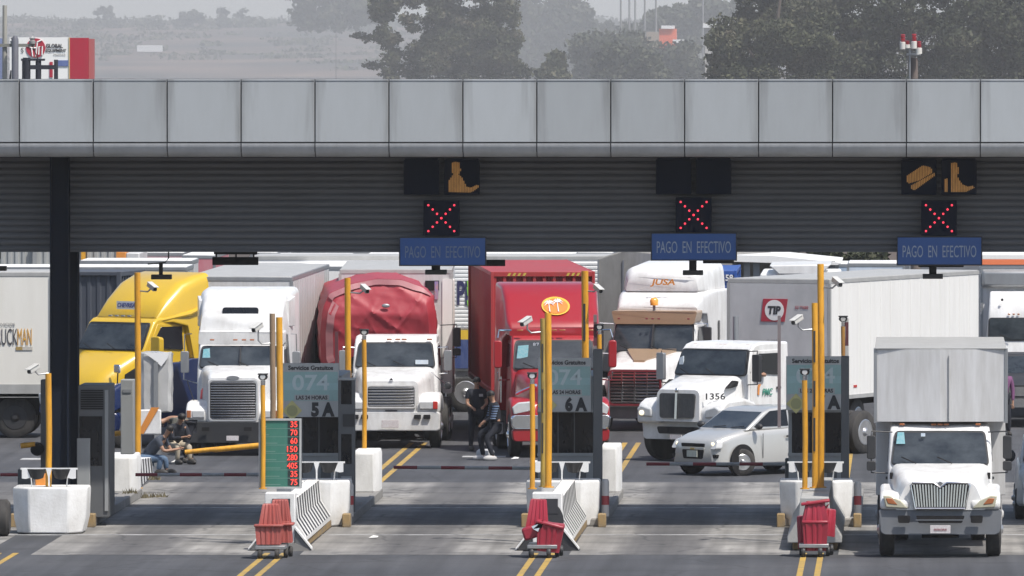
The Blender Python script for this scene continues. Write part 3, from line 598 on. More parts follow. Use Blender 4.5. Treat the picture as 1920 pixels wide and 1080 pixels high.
post(91,700,.9,203.9,.12,TOLLY,'short orange yellow post on the far left block beside the dark column',camarm=(66,700,690,-30))
post(258,511,.17,219.5,.13,TOLLY,'tall yellow post beside the plastic wrapped cabinet',camarm=(284,545,536,30))
post(652,521,.17,219.5,.13,TOLLY,'tall yellow post in front of the red tarpaulin load',camarm=(683,548,540,25))
post(683,637,.9,219.0,.10,TOLLY,'slim yellow post with a lamp in front of the white truck with red tarpaulin',lamp=True)
post(1097,508,.17,219.5,.15,TOLLY,'tall yellow post with dark strips before the red container',marks=True,camarm=(1120,545,540,25))
post(1124,627,.9,219.0,.10,TOLLY,'slim yellow post with a lamp right of booth 6A',lamp=True)
post(1581,612,.9,219.0,.09,mat('post_rusty_yellow',(.45,.25,.05),.6,dirt=.9,dcol=(.25,.1,.06),scale=3),'slim rusty yellow post with a lamp right of booth 7A',lamp=True)
def raised(px,py,d,lb,m1,m2):
    x=WX(px,d); z1=WZ(py,d); r=thing('raised_barrier',lb,'barrier arm',(x,d,1.2),group='raised barrier arms')
    z=1.2; i=0
    while z<z1: wbuild(MB().box(x-.035,x+.035,d-.03,d+.03,z,min(z+.5,z1)),'red_section' if i%2==0 else 'pale_section',m1 if i%2==0 else m2,r); z+=.5; i+=1
DR=mat('arm_dark_red',(.13,.035,.05),.6,dirt=.6,dcol=(.05,.03,.03),scale=5); DG=mat('arm_weathered',(.16,.13,.14),.6,dirt=.6,dcol=(.3,.28,.28),scale=5)
raised(631,622,219,'raised dark red barrier arm left of the tall post by the tarpaulin truck',DR,DR)
raised(1116,590,219,'raised dark red barrier arm right of booth 6A',DR,DG)
raised(1588,597,219,'raised dark red and white barrier arm right of booth 7A',DR,ARMW)
raised(1461,592,226,'raised weathered grey barrier arm in front of the white trailer',DG,DG)
# rear blocks
for n,px,py,l2 in ((4,(205,255),853,'left of the seated man'),(5,(665,710),845,'right of booth 5A'),(6,(1128,1163),835,'right of booth 6A')):
    d=217.8; x0,x1,_,zt=rect(px[0],px[1],py,900,d); r=thing('concrete_block','white concrete end block '+l2,'concrete block',((x0+x1)/2,d,.17),group='white end blocks behind the booths')
    cx=(x0+x1)/2; h=(x1-x0)/2
    wbuild(MB().loft([[(cx-h,d,z),(cx+h*.5,d-.0,z),(cx+h,d+.25,z),(cx+h,d+1.4,z),(cx-h,d+1.4,z)] for z in (.17,zt-.08)]+[[(cx-h,d+.05,zt),(cx+h*.4,d+.05,zt),(cx+h*.9,d+.3,zt),(cx+h*.9,d+1.4,zt),(cx-h,d+1.4,zt)]]),'block_body',CONCW,r,bevel=.02)
r=thing('rear_barrier','white striped barrier under the seated man','barrier',(-16.9,225,0))
rb=MB(); rb.loft([[(-16.62,221.2,0),(-17.05,221.2,0),(-17.0,221.2,.72),(-16.66,221.2,.72)],[(-16.92,230.6,0),(-17.4,230.6,0),(-17.35,230.6,.36),(-16.96,230.6,.36)]]); wbuild(rb,'barrier_body',CONCW,r,bevel=.02)
mb=MB()
for i in range(7):
    def fc(y,z): 
        t=(y-221.2)/9.4; h=.72-.36*t; return (-16.62-.30*t-.04*z+.008,y,h*z)
    a=221.35+i*1.3; mb.add([fc(a,.03),fc(a+.55,.03),fc(a+.55,.98),fc(a,.98)],[(0,1,2,3)])
for i in range(4): q=-17.0+i*.09; mb.box(q,q+.04,221.18,221.195,.05,.68)
wbuild(mb,'black_stripes',INK,r,smooth=0)
# price board
d=199.7; x0,x1,z0,z1=rect(485,565,785,916,d)
r=thing('price_board','green toll price board with glowing red numbers','price board',((x0+x1)/2,d,z0))
PG=mat('board_green',(.035,.16,.115),.45,dirt=.5,dcol=(.10,.22,.19),scale=3); PGB=mat('board_rule',(.14,.26,.22),.5)
wbuild(MB().box(x0,x1,d,d+.16,z0,z1),'housing',STEEL,r,bevel=.01)
wbuild(MB().box(x0+.035,x1-.035,d-.008,d-.002,z0+.035,z1-.035),'face',PG,r,smooth=0)
h=(z1-z0-.07)/8; wd=x1-x0
rl=MB(); lb=MB()
for i in range(8):
    zb=z1-.035-h*(i+1)
    if i<7: rl.box(x0+.04,x1-.05,d-.011,d-.0085,zb,zb+.010)
    lb.box(x1-.26,x1-.045,d-.014,d-.009,zb+.02,zb+h-.006)
    t=['35','70','60','150','280','405','35','75'][i]
    text(t,h*.72,mat('price_digit_lit',(.5,.03,.02),.4,emit=(1,.07,.05),est=1.15),r,(wd/2-.045-.03-len(t)*.033,-.02,zb-z0+h*.55),w=.066*len(t),name='price_digits',bold=.012)
    rl.box(x0+.06,x0+.06+(.10,.14,.30,.26,.28,.36,.34,.36)[i],d-.0105,d-.0085,zb+.035,zb+.05)
wbuild(rl,'ruled_lines',PGB,r,smooth=0); wbuild(lb,'digit_windows',mat('digit_window',(.02,.035,.035),.3),r,smooth=0)
fr=MB(); t=.036
fr.box(x0,x1,d-.03,d,z1-t,z1).box(x0,x1,d-.03,d,z0,z0+t).box(x0,x0+t,d-.03,d,z0+t,z1-t).box(x1-t,x1,d-.03,d,z0+t,z1-t)
wbuild(fr,'frame',mat('board_frame',(.42,.43,.42),.5,dirt=.4,dcol=(.25,.25,.24)),r,smooth=0)
wbuild(MB().tube([(WX(496,d),d+.08,1.07),(WX(496,d),d+.08,z0)],.055,12),'support_post',TOLLY,r)
# equipment of island 4 at far left
d=206.9; r=thing('payment_kiosk','dark grey ventilated payment kiosk right of the dark column','kiosk',(WX(176,d),d,.17))
x0,x1,z0,z1=rect(147,205,722,962,d)
wbuild(MB().box(x0,x1,d,d+1.4,.17,z1),'cabinet',BOOTHD,r,bevel=.02)
vv=MB()
for i in range(9): vv.box(x0+.05,x1-.12,d-.02,d-.002,z1-.12-i*.045,z1-.095-i*.045)
wbuild(vv,'louvres',CHASSIS,r,smooth=0)
wbuild(MB().box(x0+.02,x1-.14,d-.015,d,1.2,z1-.62),'window',DARKGL,r)
wbuild(MB().box(x0-.02,x0+.24,d-.12,d-.02,.2,1.75),'grey_panel',BOOTH,r,bevel=.01)
wbuild(MB().box(x1-.09,x1-.02,d-.03,d,.3,z1-.1),'door_edge',BOOTH,r)
d=205.8; wbuild(wbox(66,98,705,770,d,.2),'side_box',BOOTHD,r,bevel=.02) if False else None
r=thing('grey_cabinet','dark grey steel cabinet left of the column with round black motor','cabinet',(WX(84,209),209,.17))
wbuild(wbox(76,98,712,905,209,.4),'cabinet_body',BOOTHD,r,bevel=.015)
wbuild(MB().lathe([(-.14,.02),(-.14,.12),(.1,.14),(.12,.02)],(WX(70,209),208.9,WZ(842,209)),'y',16),'motor',CHASSIS,r)
r=thing('height_barrier','yellow tube of a barrier arm sticking out left of the column','barrier arm',(WX(66,209),208.8,WZ(834,209)),group='yellow barrier tubes')
wbuild(MB().tube([(WX(39,208.8),208.8,WZ(836,208.8)),(WX(66,208.8),208.8,WZ(833,208.8))],.055,12),'tube',TOLLY,r)
r=thing('height_barrier','yellow barrier tube reaching right from behind the kiosk','barrier arm',(WX(200,214),214,WZ(818,214)),group='yellow barrier tubes')
wbuild(MB().tube([(WX(140,214),214,WZ(822,214)),(WX(226,214),214,WZ(812,214))],.055,12),'tube',TOLLY,r)
r=thing('height_barrier','long orange yellow barrier tube lying in front of the white truck bumper','barrier arm',(WX(485,229),229,WZ(835,229)),group='yellow barrier tubes')
wbuild(MB().tube([(WX(347,229),229,WZ(848,229)),(WX(395,229),229,WZ(843,229)),(WX(405,229),229,WZ(843,229)),(WX(520,229),229,WZ(832,229))],[.052,.052,.062,.062],12),'tube',TOLLY,r)
wbuild(wbox(505,520,828,862,229,.25),'pivot_stand',BOOTHD,r)
r=thing('grey_post_cabinet','plain grey upright steel cabinet left of the tall yellow post','cabinet',(WX(238,218),216.5,.17))
wbuild(wbox(226,250,712,852,216.5,.5),'cabinet_body',BOOTH,r,bevel=.015); wbuild(wbox(230,246,730,736,216.48,.02),'handle',STEEL,r)
# plastic wrapped cabinet
PLAST=mat('wrap_plastic_grey',(.42,.42,.41),.28,dirt=.5,dcol=(.60,.60,.60),scale=3,stretch=(1,1,.5),coat=.5,bump=.6,bscale=4)
d=234; x0,x1,z0,z1=rect(264,321,662,772,d); r=thing('wrapped_cabinet','cabinet wrapped in grey crinkled plastic sheet on a steel pole','cabinet',((x0+x1)/2,d+.3,.0))
bmx=MB(); rr=random.Random(5); N=28
rings=[]
for k in range(9):
    t=k/8; z=z0+(z1-z0)*t; ring=[]
    for i in range(N):
        a=2*math.pi*i/N; ca,sa=math.cos(a),math.sin(a); q=max(abs(ca),abs(sa))
        f=1+rr.uniform(-.05,.05); ring.append(((x0+x1)/2+ca/q*(x1-x0)/2*f,d+.3+sa/q*.28*f,z+rr.uniform(-.03,.03)))
    rings.append(ring)
wbuild(bmx.loft(rings),'plastic_wrap',PLAST,r,smooth=25)
wbuild(MB().prism([((x0+x1)/2-.28,z1+.01),((x0+x1)/2+.3,z1+.01),((x0+x1)/2+.26,z1-.12),((x0+x1)/2+.12,z1-.30),((x0+x1)/2,z1-.18),((x0+x1)/2-.14,z1-.08)],'y',d-.04,d-.02),'white_flap',mat('wrap_white',(.8,.8,.79),.4),r)
wbuild(MB().box((x0+x1)/2-.04,(x0+x1)/2+.08,d+.02,d+.5,0,z0+.1),'pole',STEEL,r)
wbuild(MB().box((x0+x1)/2-.05,(x0+x1)/2+.05,d-.05,d-.01,z0-.0,z1-.2),'strap',STEEL,r)
r=thing('orange_barricade','orange and white barricade board below the wrapped cabinet','barricade',(WX(280,233),233,.0))
x0,x1,z0,z1=rect(256,302,768,815,233)
OB=mat('barricade_orange',(.70,.26,.04),.5,dirt=.4)
wbuild(MB().box(x0,x1,233,233.06,z0,z1),'board',CONCW,r,bevel=.03)
wbuild(MB().prism([(x0+.02,z0+.02),(x0+.16,z0+.02),(x1-.04,z1+.05),(x1-.22,z1+.05)],'y',232.97,232.995),'orange_band',OB,r)
for x in (x0+.06,x1-.1): wbuild(MB().box(x,x+.05,233.0,233.05,.0,z0),'leg',STEEL,r)
r=thing('orange_box','small orange base at the foot of the yellow post by the column','box',(WX(78,204.3),204.3,.92)); wbuild(wbox(66,85,888,917,204.5,.2),'box_body',OB,r,bevel=.02)
# rubbish and weeds
r=tag(MB().loft([[(WX(910,238)+.2*math.cos(a)*s,238+.13*math.sin(a)*s,z) for a in [i*math.pi/6 for i in range(12)]] for z,s in ((.01,.95),(.1,1.05),(.19,1),(.23,.7))]).build('plastic_bag',mat('bag_pale',(.5,.51,.52),.5,dirt=.4,bump=.5,bscale=8),smooth=60),'pale plastic bag on the road below the man in striped sleeves','bag')
TY=MB().lathe([(-.12,.18),(-.13,.30),(-.08,.36),(.08,.36),(.13,.30),(.12,.18)],(WX(6,202.9),202.9,.36),'x',24); tag(TY.build('old_tyre',RUBBER),'old tyre standing at the left edge beside the white block','tyre')
GRS=mat('weeds_dry',(.14,.12,.07),.8,dirt=.6,dcol=(.2,.17,.09),scale=9)
for i,(px,d,z) in enumerate(((298,219.2,.0),(272,218.9,.0),(243,217.2,.17),(288,227.5,0))):
    rr=random.Random(i+40); mb=MB()
    for k in range(45):
        a=rr.uniform(0,6.28); q=rr.uniform(0,.18); x,y=q*math.cos(a),q*math.sin(a)*1.5; hh=rr.uniform(.04,.15); u=rr.uniform(-.08,.08)
        mb.add([(x-.012,y,0),(x+.012,y,0),(x+u,y+rr.uniform(-.05,.05),hh)],[(0,1,2)])
    o=tag(mb.build('weeds',GRS,smooth=0),['dry weeds under the striped rear barrier','dry weeds at the corner of the white end block','small weeds on the slab left of the end block','dry weeds near the seated man'][i],'weeds',kind='stuff'); o.location=(WX(px,d),d,z)

LIT_=mat('litter_pale',(.6,.6,.58),.7)
for i,(px,py) in enumerate(((965,862),(1000,868),(700,1010),(328,868))):
    d=dG(py); o=tag(MB().add([(-.09,-.06,.02),(.08,-.05,.03),(.10,.07,.05),(-.06,.08,.03),(0,0,.07)],[(0,1,4),(1,2,4),(2,3,4),(3,0,4),(0,3,2,1)]).build('litter',LIT_,smooth=0),'scrap of pale litter on the road '+['right of the plastic bag','nearer the barrier arm right of the plastic bag','in the lane left of island 6A','by the seated man','right of the orange barrier trolley','in the lower left lane'][i],'litter',group='scraps of litter'); o.location=(WX(px,d),d,0)
# ---------------------------------------------------------------- vehicles (local frame: front bumper at y=0, rear towards +y)
RIM=mat('rim_aluminium',(.62,.62,.63),.3,metal=.8,dirt=.5,dcol=(.2,.19,.18),scale=6)
RIMW=mat('rim_white',(.55,.55,.54),.5,dirt=.6,dcol=(.2,.19,.18),scale=6)
INTER=mat('cab_interior_dark',(.03,.032,.036),.8)
def wheel(root,x,y,rad=.5,w=.28,rim=RIM,steer=0,dual=False):
    s=1 if x>0 else -1
    t=MB().lathe([(-w/2,rad*.6),(-w/2,rad*.9),(-w*.38,rad),(w*.38,rad),(w/2,rad*.9),(w/2,rad*.6)],n=28)
    if dual: t.lathe([(-s*(w+.05)-w/2,rad*.6),(-s*(w+.05)-w/2,rad*.93),(-s*(w+.05)-w*.38,rad),(-s*(w+.05)+w*.38,rad),(-s*(w+.05)+w/2,rad*.93),(-s*(w+.05)+w/2,rad*.6)],n=28)
    o=t.build('wheel',RUBBER,root,smooth=40); o.location=(x,y,rad); o.rotation_euler=(0,0,R(steer))
    m=MB().lathe([(s*(w/2+.004),rad*.60),(s*(w/2+.012),rad*.56),(s*(w/2-.09),rad*.50),(s*(w/2-.12),rad*.34),(s*(w/2+.0),rad*.24),(s*(w/2+.05),rad*.10),(s*(w/2+.05),.01)],n=24)
    for k in range(8):
        a=k*math.pi/4; m.lathe([(s*(w/2-.12),.026),(s*(w/2-.06),.026),(s*(w/2-.058),.005)],(0,rad*.38*math.cos(a),rad*.38*math.sin(a)),n=6)
    m.build('rim',rim,o,smooth=35); return o
def plate(root,name,y,hb,ht,z0,z1,m,r=.03,th=.02,cx=0,lean=0,bow=0,bevel=0,rt=None,label=None):
    a=rt_ring(y,hb,ht,z0,z1,r,cx,lean,bow,rt=rt)
    return MB().loft([a,[(p[0],p[1]+th,p[2]) for p in a]]).build(name,m,root,bevel=bevel,label=label)
def mirror(root,s,x,y,z,h=.42,w=.19,m=BLACKP,arms=True,x0=1.0,chr_=CHROME,style='tall'):
    o=MB().loft([rt_ring(-.04,w/2*.9,w/2*.9,-h/2,h/2,.04),rt_ring(.06,w/2,w/2,-h/2,h/2,.04)]).build('mirror',m,root,bevel=.01); o.location=(s*x,y,z)
    if style=='convex':
        q=MB().loft([rt_ring(-.04,w/2,w/2,-.09,.09,.04),rt_ring(.06,w/2,w/2,-.09,.09,.04)]); q.xf(Matrix.Translation((0,0,-h/2-.13))); q.build('convex_mirror',m,o,bevel=.01)
    if arms:
        b=MB().tube([(s*x0,y+.15,z+h/2+.06),(s*x,y+.05,z+h/2+.08),(s*x,y+.03,z+h/2)],.014,6)
        b.tube([(s*x0,y+.15,z-h/2-(.28 if style=='convex' else .08)),(s*x,y+.05,z-h/2-(.26 if style=='convex' else .06)),(s*x,y+.03,z-h/2)],.014,6); b.build('mirror_bracket',chr_,root)
    return o
def fender(root,bw,x_in,yf,yr,yw,rad,zt,zb,m,zr=None,name='fender'):
    gap=.09; R0=rad+gap
    for s in (-1,1):
        P=[(yf,zb),(yf-.0,zb+(zt-zb)*.55),(yf+.10,zt-.10),(yf+.30,zt),(yw+.1,zt+.02),(yr-.15,zr or zt-.05),(yr,(zr or zt)-.18),(yr,zb)]
        for k in range(13):
            a=k*math.pi/12; yy=yw+R0*math.cos(a); zz=rad+R0*math.sin(a)
            if zz>zb: P.append((yy,zz)) if yf<yy<yr else None
        MB().prism(P,'x',s*x_in,s*bw).build(name,m,root,bevel=.07,seg=3,smooth=50)
def markers(root,xs,y,z,m=AMBER,w=.05):
    for x in xs: MB().box(x-w,x+w,y-.03,y+.02,z,z+.035).build('marker_lamp',m,root,bevel=.008)
def cab(root,P,m):
    cw,hl,z0,zw0,zw1,zr,yb,ln,tp=P['cw'],P['hl'],P.get('z0',.9),P['zw0'],P['zw1'],P['zr'],P['yb'],P.get('lean',.45),P.get('tp',.06)
    yt=hl+ln*(zw1-zw0)
    pf=[(hl-.12,z0),(hl-.03,zw0-.08),(hl,zw0),(yt,zw1),(yt+.12,zw1+(zr-zw1)*.65),(yt+.35,zr),(yb,zr),(yb,z0)]
    tf=lambda x,y,z:(x*(1-tp*max(0,z-zw0)),y,z)
    body=MB().prism(pf,'x',-cw,cw).map(tf).build('cab_body',m,root,bevel=.05,seg=3,smooth=50)
    wb,wt=P.get('wb',cw-.07),P.get('wt',cw-.13); bow=min(.14,P.get('bow',.10))
    # glazing follows the windscreen plane
    ws=MB().loft([[(p[0],p[1]-k,p[2]) for p in rt_ring(hl-.01-bow,wb,wt,zw0+.03,zw1-.02,.07,0,ln,bow,seg=5)] for k in (.03,-bow-.05)]).build('windscreen',GLASS,root,smooth=60)
    sc=MB().loft([[(p[0],p[1]-k,p[2]) for p in rt_ring(hl-.01-bow,wb+.035,wt+.035,zw0-.0,zw1+.01,.09,0,ln,bow,seg=5)] for k in (.015,-bow-.05)]).build('windscreen_seal',BLACKP,root,smooth=60)
    if P.get('split'): MB().loft([[(p[0],p[1]-k,p[2]) for p in rt_ring(hl-bow-.02,.014,.014,zw0+.03,zw1-.02,.004,0,ln,0)] for k in (.03,-.03)]).build('centre_bar',BLACKP,root)
    wp=MB()
    for x in (-wb*.5,wb*.25): wp.tube([(x,hl-.06-bow,zw0+.04),(x-.28,hl-.05-bow+ln*.14,zw0+.16)],.012,5)
    wp.build('wiper',CHASSIS,root)
    if P.get('doors',True):
        for s in (-1,1):
            X=s*(cw+.012); ya,yc=hl+.16,P.get('yd',yb-.15)
            D=MB().prism([(ya,z0+.05),(yc,z0+.05),(yc,zw1-.02),(ya+ln*(zw1-zw0)*.9,zw1-.02),(ya,zw0)],'x',s*(cw-.02),X).map(tf).build('door',P.get('doorm',m),root,bevel=.01)
            MB().prism([(ya+.10,zw0+.06),(yc-.09,zw0+.0),(yc-.09,zw1-.09),(ya+ln*(zw1-zw0)*.9+.12,zw1-.09)],'x',X-s*.01,X+s*.008).map(tf).build('side_window',DARKGL,D,bevel=.004)
            MB().box(min(X,X+s*.04),max(X,X+s*.04),yc-.22,yc-.08,zw0-.32,zw0-.27).build('door_handle',BLACKP,D)
    return body
def grille_bars(root,hw,z0,z1,y,n,m,vertical=False,back=CHASSIS,frame=CHROME,fw=.03,lean=0,r=.05,name='grille',bt=.45):
    g=plate(root,name,y,hw,hw*.99,z0,z1,back,r,.03,lean=lean)
    b=MB()
    if vertical:
        st=2*hw/n
        for i in range(n): b.box(-hw+st*(i+.2),-hw+st*(i+.2+bt),y-.02,y+.01,z0+.02,z1-.02)
    else:
        st=(z1-z0)/n
        for i in range(n): b.box(-hw+.015,hw-.015,y-.025+lean*(st*i),y+.01+lean*(st*i),z0+st*(i+.2),z0+st*(i+.2+bt))
    b.build('grille_bars',m,g,bevel=.004)
    if fw:
        a=rt_ring(y-.03,hw+fw,hw+fw,z0-fw,z1+fw,r+.02,lean=lean); c=rt_ring(y-.03,hw,hw,z0,z1,r,lean=lean); n_=len(a)
        vs=a+c+[(p[0],p[1]+.05,p[2]) for p in a]+[(p[0],p[1]+.05,p[2]) for p in c]; f=[]
        for i in range(n_):
            j=(i+1)%n_; f+=[(i,j,n_+j,n_+i),(2*n_+i,2*n_+j,j,i),(n_+i,n_+j,3*n_+j,3*n_+i)]
        MB().add(vs,f).build('grille_frame',frame,g)
    return g
def chassis(root,y0,y1,w=.42,z0=.45,z1=.85): MB().box(-w,-w+.1,y0,y1,z0,z1).box(w-.1,w,y0,y1,z0,z1).box(-w,w,y0+.3,y0+.5,z0+.1,z1-.1).box(-.35,.35,y0+.2,y0+1.6,.35,1.0).build('chassis',CHASSIS,root)
def boxbody(root,name,hw,y0,y1,z0,z1,m,roof=GREYROOF,ribs=0,rail=STEEL,rs=0):
    o=MB().box(-hw,hw,y0,y1,z0,z1).build(name,m,root,bevel=.02)
    MB().box(-hw-.012,hw+.012,y0-.012,y1+.012,z1-.09,z1+.004).build('top_rail',rail,o,bevel=.006)
    MB().box(-hw-.012,hw+.012,y0-.012,y1+.012,z0-.0,z0+.10).build('bottom_rail',rail,o,bevel=.006)
    MB().box(-hw+.02,hw-.02,y0+.02,y1-.02,z1-.02,z1+.02).build('roof_sheet',roof,o,bevel=.01)
    c=MB()
    for s in (-1,1): c.box(s*hw-.035,s*hw+.035,y0-.016,y0+.05,z0+.1,z1-.09)
    c.build('corner_posts',rail,o)
    if ribs:
        b=MB(); n=int((y1-y0)/.61)
        for s in (-1,1):
            for i in range(1,n): yy=y0+i*(y1-y0)/n; b.box(min(s*hw,s*(hw+.008)),max(s*hw,s*(hw+.008)),yy-.015,yy+.015,z0+.1,z1-.09)
        b.build('panel_seams',rail if ribs==2 else m,o)
    return o
def place(px,d): return (WX(px,d),d,0)

# ---- A: box truck in the right lane
t=thing('box_truck','white box truck with grey bumper driving through the right lane','truck',place(1763,194.6),0)
W=WHITE
chassis(t,.5,8.6)
plate(t,'bumper',.02,1.12,1.16,.44,.90,GREYB,.10,.35,bow=.16,bevel=.03,rt=.05)
for cx,hw in ((0,.46),(-.68,.12),(.68,.12)): plate(t,'bumper_opening',-.012+ (.06 if cx else 0),hw*.88,hw,.66,.80,CHASSIS,.03,.03,cx=cx)
MB().box(-.46,.46,-.02,.0,.71,.73).build('bumper_slat',GREYB,t)
MB().box(-.19,.19,-.03,-.01,.47,.62).build('number_plate',PLATE,t,bevel=.004); MB().box(-.12,.12,-.036,-.03,.52,.56).build('plate_digits',mat('plate_ink',(.2,.06,.07),.6,dirt=.9,dcol=(.6,.58,.58),scale=60),t)
MB().loft([rt_ring(.16,.86,.62,.90,1.42,.06,rt=.14,lean=.08),rt_ring(.5,.92,.74,.88,1.52,.06,rt=.18,lean=.06),rt_ring(1.2,.96,.84,.9,1.62,.05,rt=.2),rt_ring(1.95,.98,.92,.9,1.70,.05,rt=.16)]).build('hood',W,t,smooth=60)
fender(t,1.13,.55,.14,1.75,.98,.50,1.22,.90,W,zr=1.34)
g=MB()   # winged grille: wider at the top
zz0,zz1=.94,1.40
a=[(-.46,zz0),(.46,zz0),(.54,zz1-.05),(.50,zz1),(.12,zz1),(.0,zz1-.09),(-.12,zz1),(-.50,zz1),(-.54,zz1-.05)]
gr=MB().prism(a,'y',.10,.16).build('grille',CHASSIS,t)
bb=MB()
for i in range(19):
    x=-.46+i*.92/18; top=zz1-.02 if abs(x)>.12 else zz1-.10+.6*abs(x); bt_=zz0+.02; f=1.07
    bb.add([(x*.96-.014,.075,bt_),(x*.96+.014,.075,bt_),(x*f+.014,.095,top),(x*f-.014,.095,top),(x*.96-.014,.11,bt_),(x*.96+.014,.11,bt_),(x*f+.014,.13,top),(x*f-.014,.13,top)],[(0,1,2,3),(4,7,6,5),(0,4,5,1),(1,5,6,2),(2,6,7,3),(3,7,4,0)])
bb.build('grille_bars',CHROME,gr)
rim=[(x*1.0,z) for x,z in a]; MB().tube([(x*1.03,.085,z+(.012 if z>1.2 else -.012)) for x,z in rim+[rim[0]]],.020,6).build('grille_frame',CHROME,gr)
MB().prism([(0,zz1+.05),(.055,zz1-.0),(0,zz1-.05),(-.055,zz1)],'y',.06,.09).build('badge',CHROME,gr,bevel=.005)
HL=mat('headlamp_yellowed',(.50,.48,.36),.12,dirt=.5,dcol=(.35,.3,.2),scale=7,coat=1)
for s in (-1,1):
    hl_=MB().prism([(s*.60,.93),(s*1.02,.95),(s*1.07,1.17),(s*.94,1.17),(s*.74,1.08)],'y',.09,.22).build('headlamp',HL,t,bevel=.02)
    MB().prism([(s*.80,1.0),(s*.98,1.02),(s*1.02,1.12),(s*.9,1.12)],'y',.08,.10).build('turn_lamp',AMBER,hl_,bevel=.01)
    wheel(t,s*1.0,.98,.50,.28,RIM)
    wheel(t,s*1.06,6.9,.50,.27,RIMW,dual=True)
    st=MB().box(s*.92-.03,s*.92+.03,1.5,1.53,1.42,1.54); st.build('hood_vent',CHASSIS,t)
    m_=mirror(t,s,1.30 if s<0 else 1.27,1.95,2.0,h=.44,w=.17,style='convex',x0=.9,chr_=BLACKP)
cab(t,dict(cw=.98,hl=1.95,z0=.95,zw0=1.66,zw1=2.29,zr=2.42,yb=3.5,wb=.90,wt=.82,bow=.12),W)
markers(t,(-.72,-.12,.0,.12,.72),2.34,2.40)
MB().loft([[(p[0],p[1]-k,p[2]) for p in rt_ring(1.93,.055,.055,2.0+.10,2.0+.26,.004,cx=-.74,lean=.45)] for k in (-.02+.0,-.06)]).build('sticker',STICK,t) if False else None
MB().prism([(-.83,2.06),(-.66,2.06),(-.68,2.28),(-.80,2.28)],'y',2.03,2.05).build('sticker',STICK,t)
MB().prism([(-.36,2.20),(-.28,2.20),(-.28,2.26),(-.36,2.26)],'y',2.04,2.06).build('sticker',STICKW,t)
bx=MB().box(-1.22,1.25,4.0,8.9,1.0,3.84); o=bx.build('cargo_box',WHITE2,t,bevel=.015)
MB().add([(-1.22,2.35,2.47),(0,2.25,2.47),(1.25,2.35,2.47),(1.25,4.05,2.47),(-1.22,4.05,2.47),(-1.22,2.35,3.84),(0,2.25,3.84),(1.25,2.35,3.84),(1.25,4.05,3.84),(-1.22,4.05,3.84)],[(0,1,6,5),(1,2,7,6),(2,3,8,7),(3,4,9,8),(4,0,5,9),(0,4,3,2,1),(5,6,7,8,9)]).build('luton_peak',WHITE2,o,smooth=0)
fr=MB().box(-1.25,1.28,2.20,2.30,2.44,2.53) ; fr=MB()
for a,b,c,e in ((-1.255,-1.19,2.44,3.86),(1.22,1.285,2.44,3.86)): fr.box(a,b,2.32,8.9,c,e) if False else fr.box(a,b,2.33,2.42,c,e)
fr.box(-1.19,1.22,2.40,2.46,3.80,3.86); fr.build('edge_trim',STEEL,o,bevel=.006)
MB().box(-1.23,1.26,2.3,8.92,3.842,3.868).build('roof_sheet',GREYROOF,o,bevel=.008)
for x in (.16,): MB().box(x,x+.012,2.235,2.27,2.48,3.72).build('panel_seam',STEEL,o)

# ---- B: white long-nose truck with sleeper
t=thing('semi_truck','white sleeper truck with black bumper and square louvred grille','truck',place(436,239.5),-1.5)
plate(t,'bumper',0,1.10,1.12,.30,.78,BLACKP,.06,.25,bow=.10,bevel=.02)
for x in (-.62,.35): plate(t,'bumper_lamp',-.01,.09,.09,.58,.67,CHASSIS,.01,.03,cx=x)
MB().box(-.14,.14,-.02,.0,.36,.47).build('number_plate',PLATE,t,bevel=.004)
grille_bars(t,.53,.84,1.72,.12,15,CHROME,frame=mat('grille_surround_grey',(.40,.41,.42),.4),fw=.035,r=.08)
MB().lathe([(-.02,.01),(-.02,.045),(.02,.05),(.03,.01)],(0,.10,1.80),'y',20).map(lambda x,y,z:(x*3.0,y,z)).build('badge',STEEL,t)
MB().loft([rt_ring(.14,.60,.58,.78,1.80,.05,rt=.13),rt_ring(.55,.68,.64,.78,1.90,.05,rt=.16),rt_ring(1.2,.84,.78,.8,1.97,.05,rt=.18),rt_ring(1.95,.96,.90,.85,2.03,.05,rt=.18)]).build('hood',WHITE,t,smooth=60)
fender(t,1.10,.5,.16,1.7,.95,.5,1.24,.76,WHITE)
for s in (-1,1):
    h_=MB().box(s*.86-.20,s*.86+.20,.10,.2,.86,1.06).build('headlamp_bezel',WHITE,t,bevel=.02); MB().box(s*.80-.14,s*.80+.14,.085,.11,.89,1.04).build('headlamp',LENS,h_,bevel=.01)
    MB().box(s*1.02-.05,s*1.02+.05,.085,.11,.88,1.05).build('turn_lamp',AMBER,h_,bevel=.01)
    wheel(t,s*.98,.95,.5,.26); wheel(t,s*1.0,5.2,.5,.27,dual=True); wheel(t,s*1.0,6.5,.5,.27,dual=True)
    MB().tube([(s*1.16,2.2,2.75),(s*1.3,2.0,2.75),(s*1.32,2.0,1.7),(s*1.0,2.1,1.6)],.016,6).build('mirror_frame',CHROME,t)
    mirror(t,s,1.30,2.0,2.10,h=.50,w=.2,m=STEEL,arms=False)
    MB().tube([(s*.98,.9,1.25),(s*1.12,.9,1.65),(s*1.12,.9,1.72)],.012,5).build('fender_mirror',BLACKP,t)
chassis(t,.3,7.2)
cab(t,dict(cw=1.0,hl=1.95,z0=.9,zw0=1.96,zw1=2.47,zr=2.57,yb=3.5,lean=.35,wb=.93,wt=.88,split=True,bow=.06),WHITE)
MB().loft([rt_ring(2.02,1.0,.98,2.50,2.80,.06,bow=.18),rt_ring(2.4,1.02,1.02,2.50,2.84,.06,bow=.1)]).build('sun_visor',WHITE,t,smooth=60)
markers(t,(-.66,-.12,.08,.27,.76),2.02,2.60)
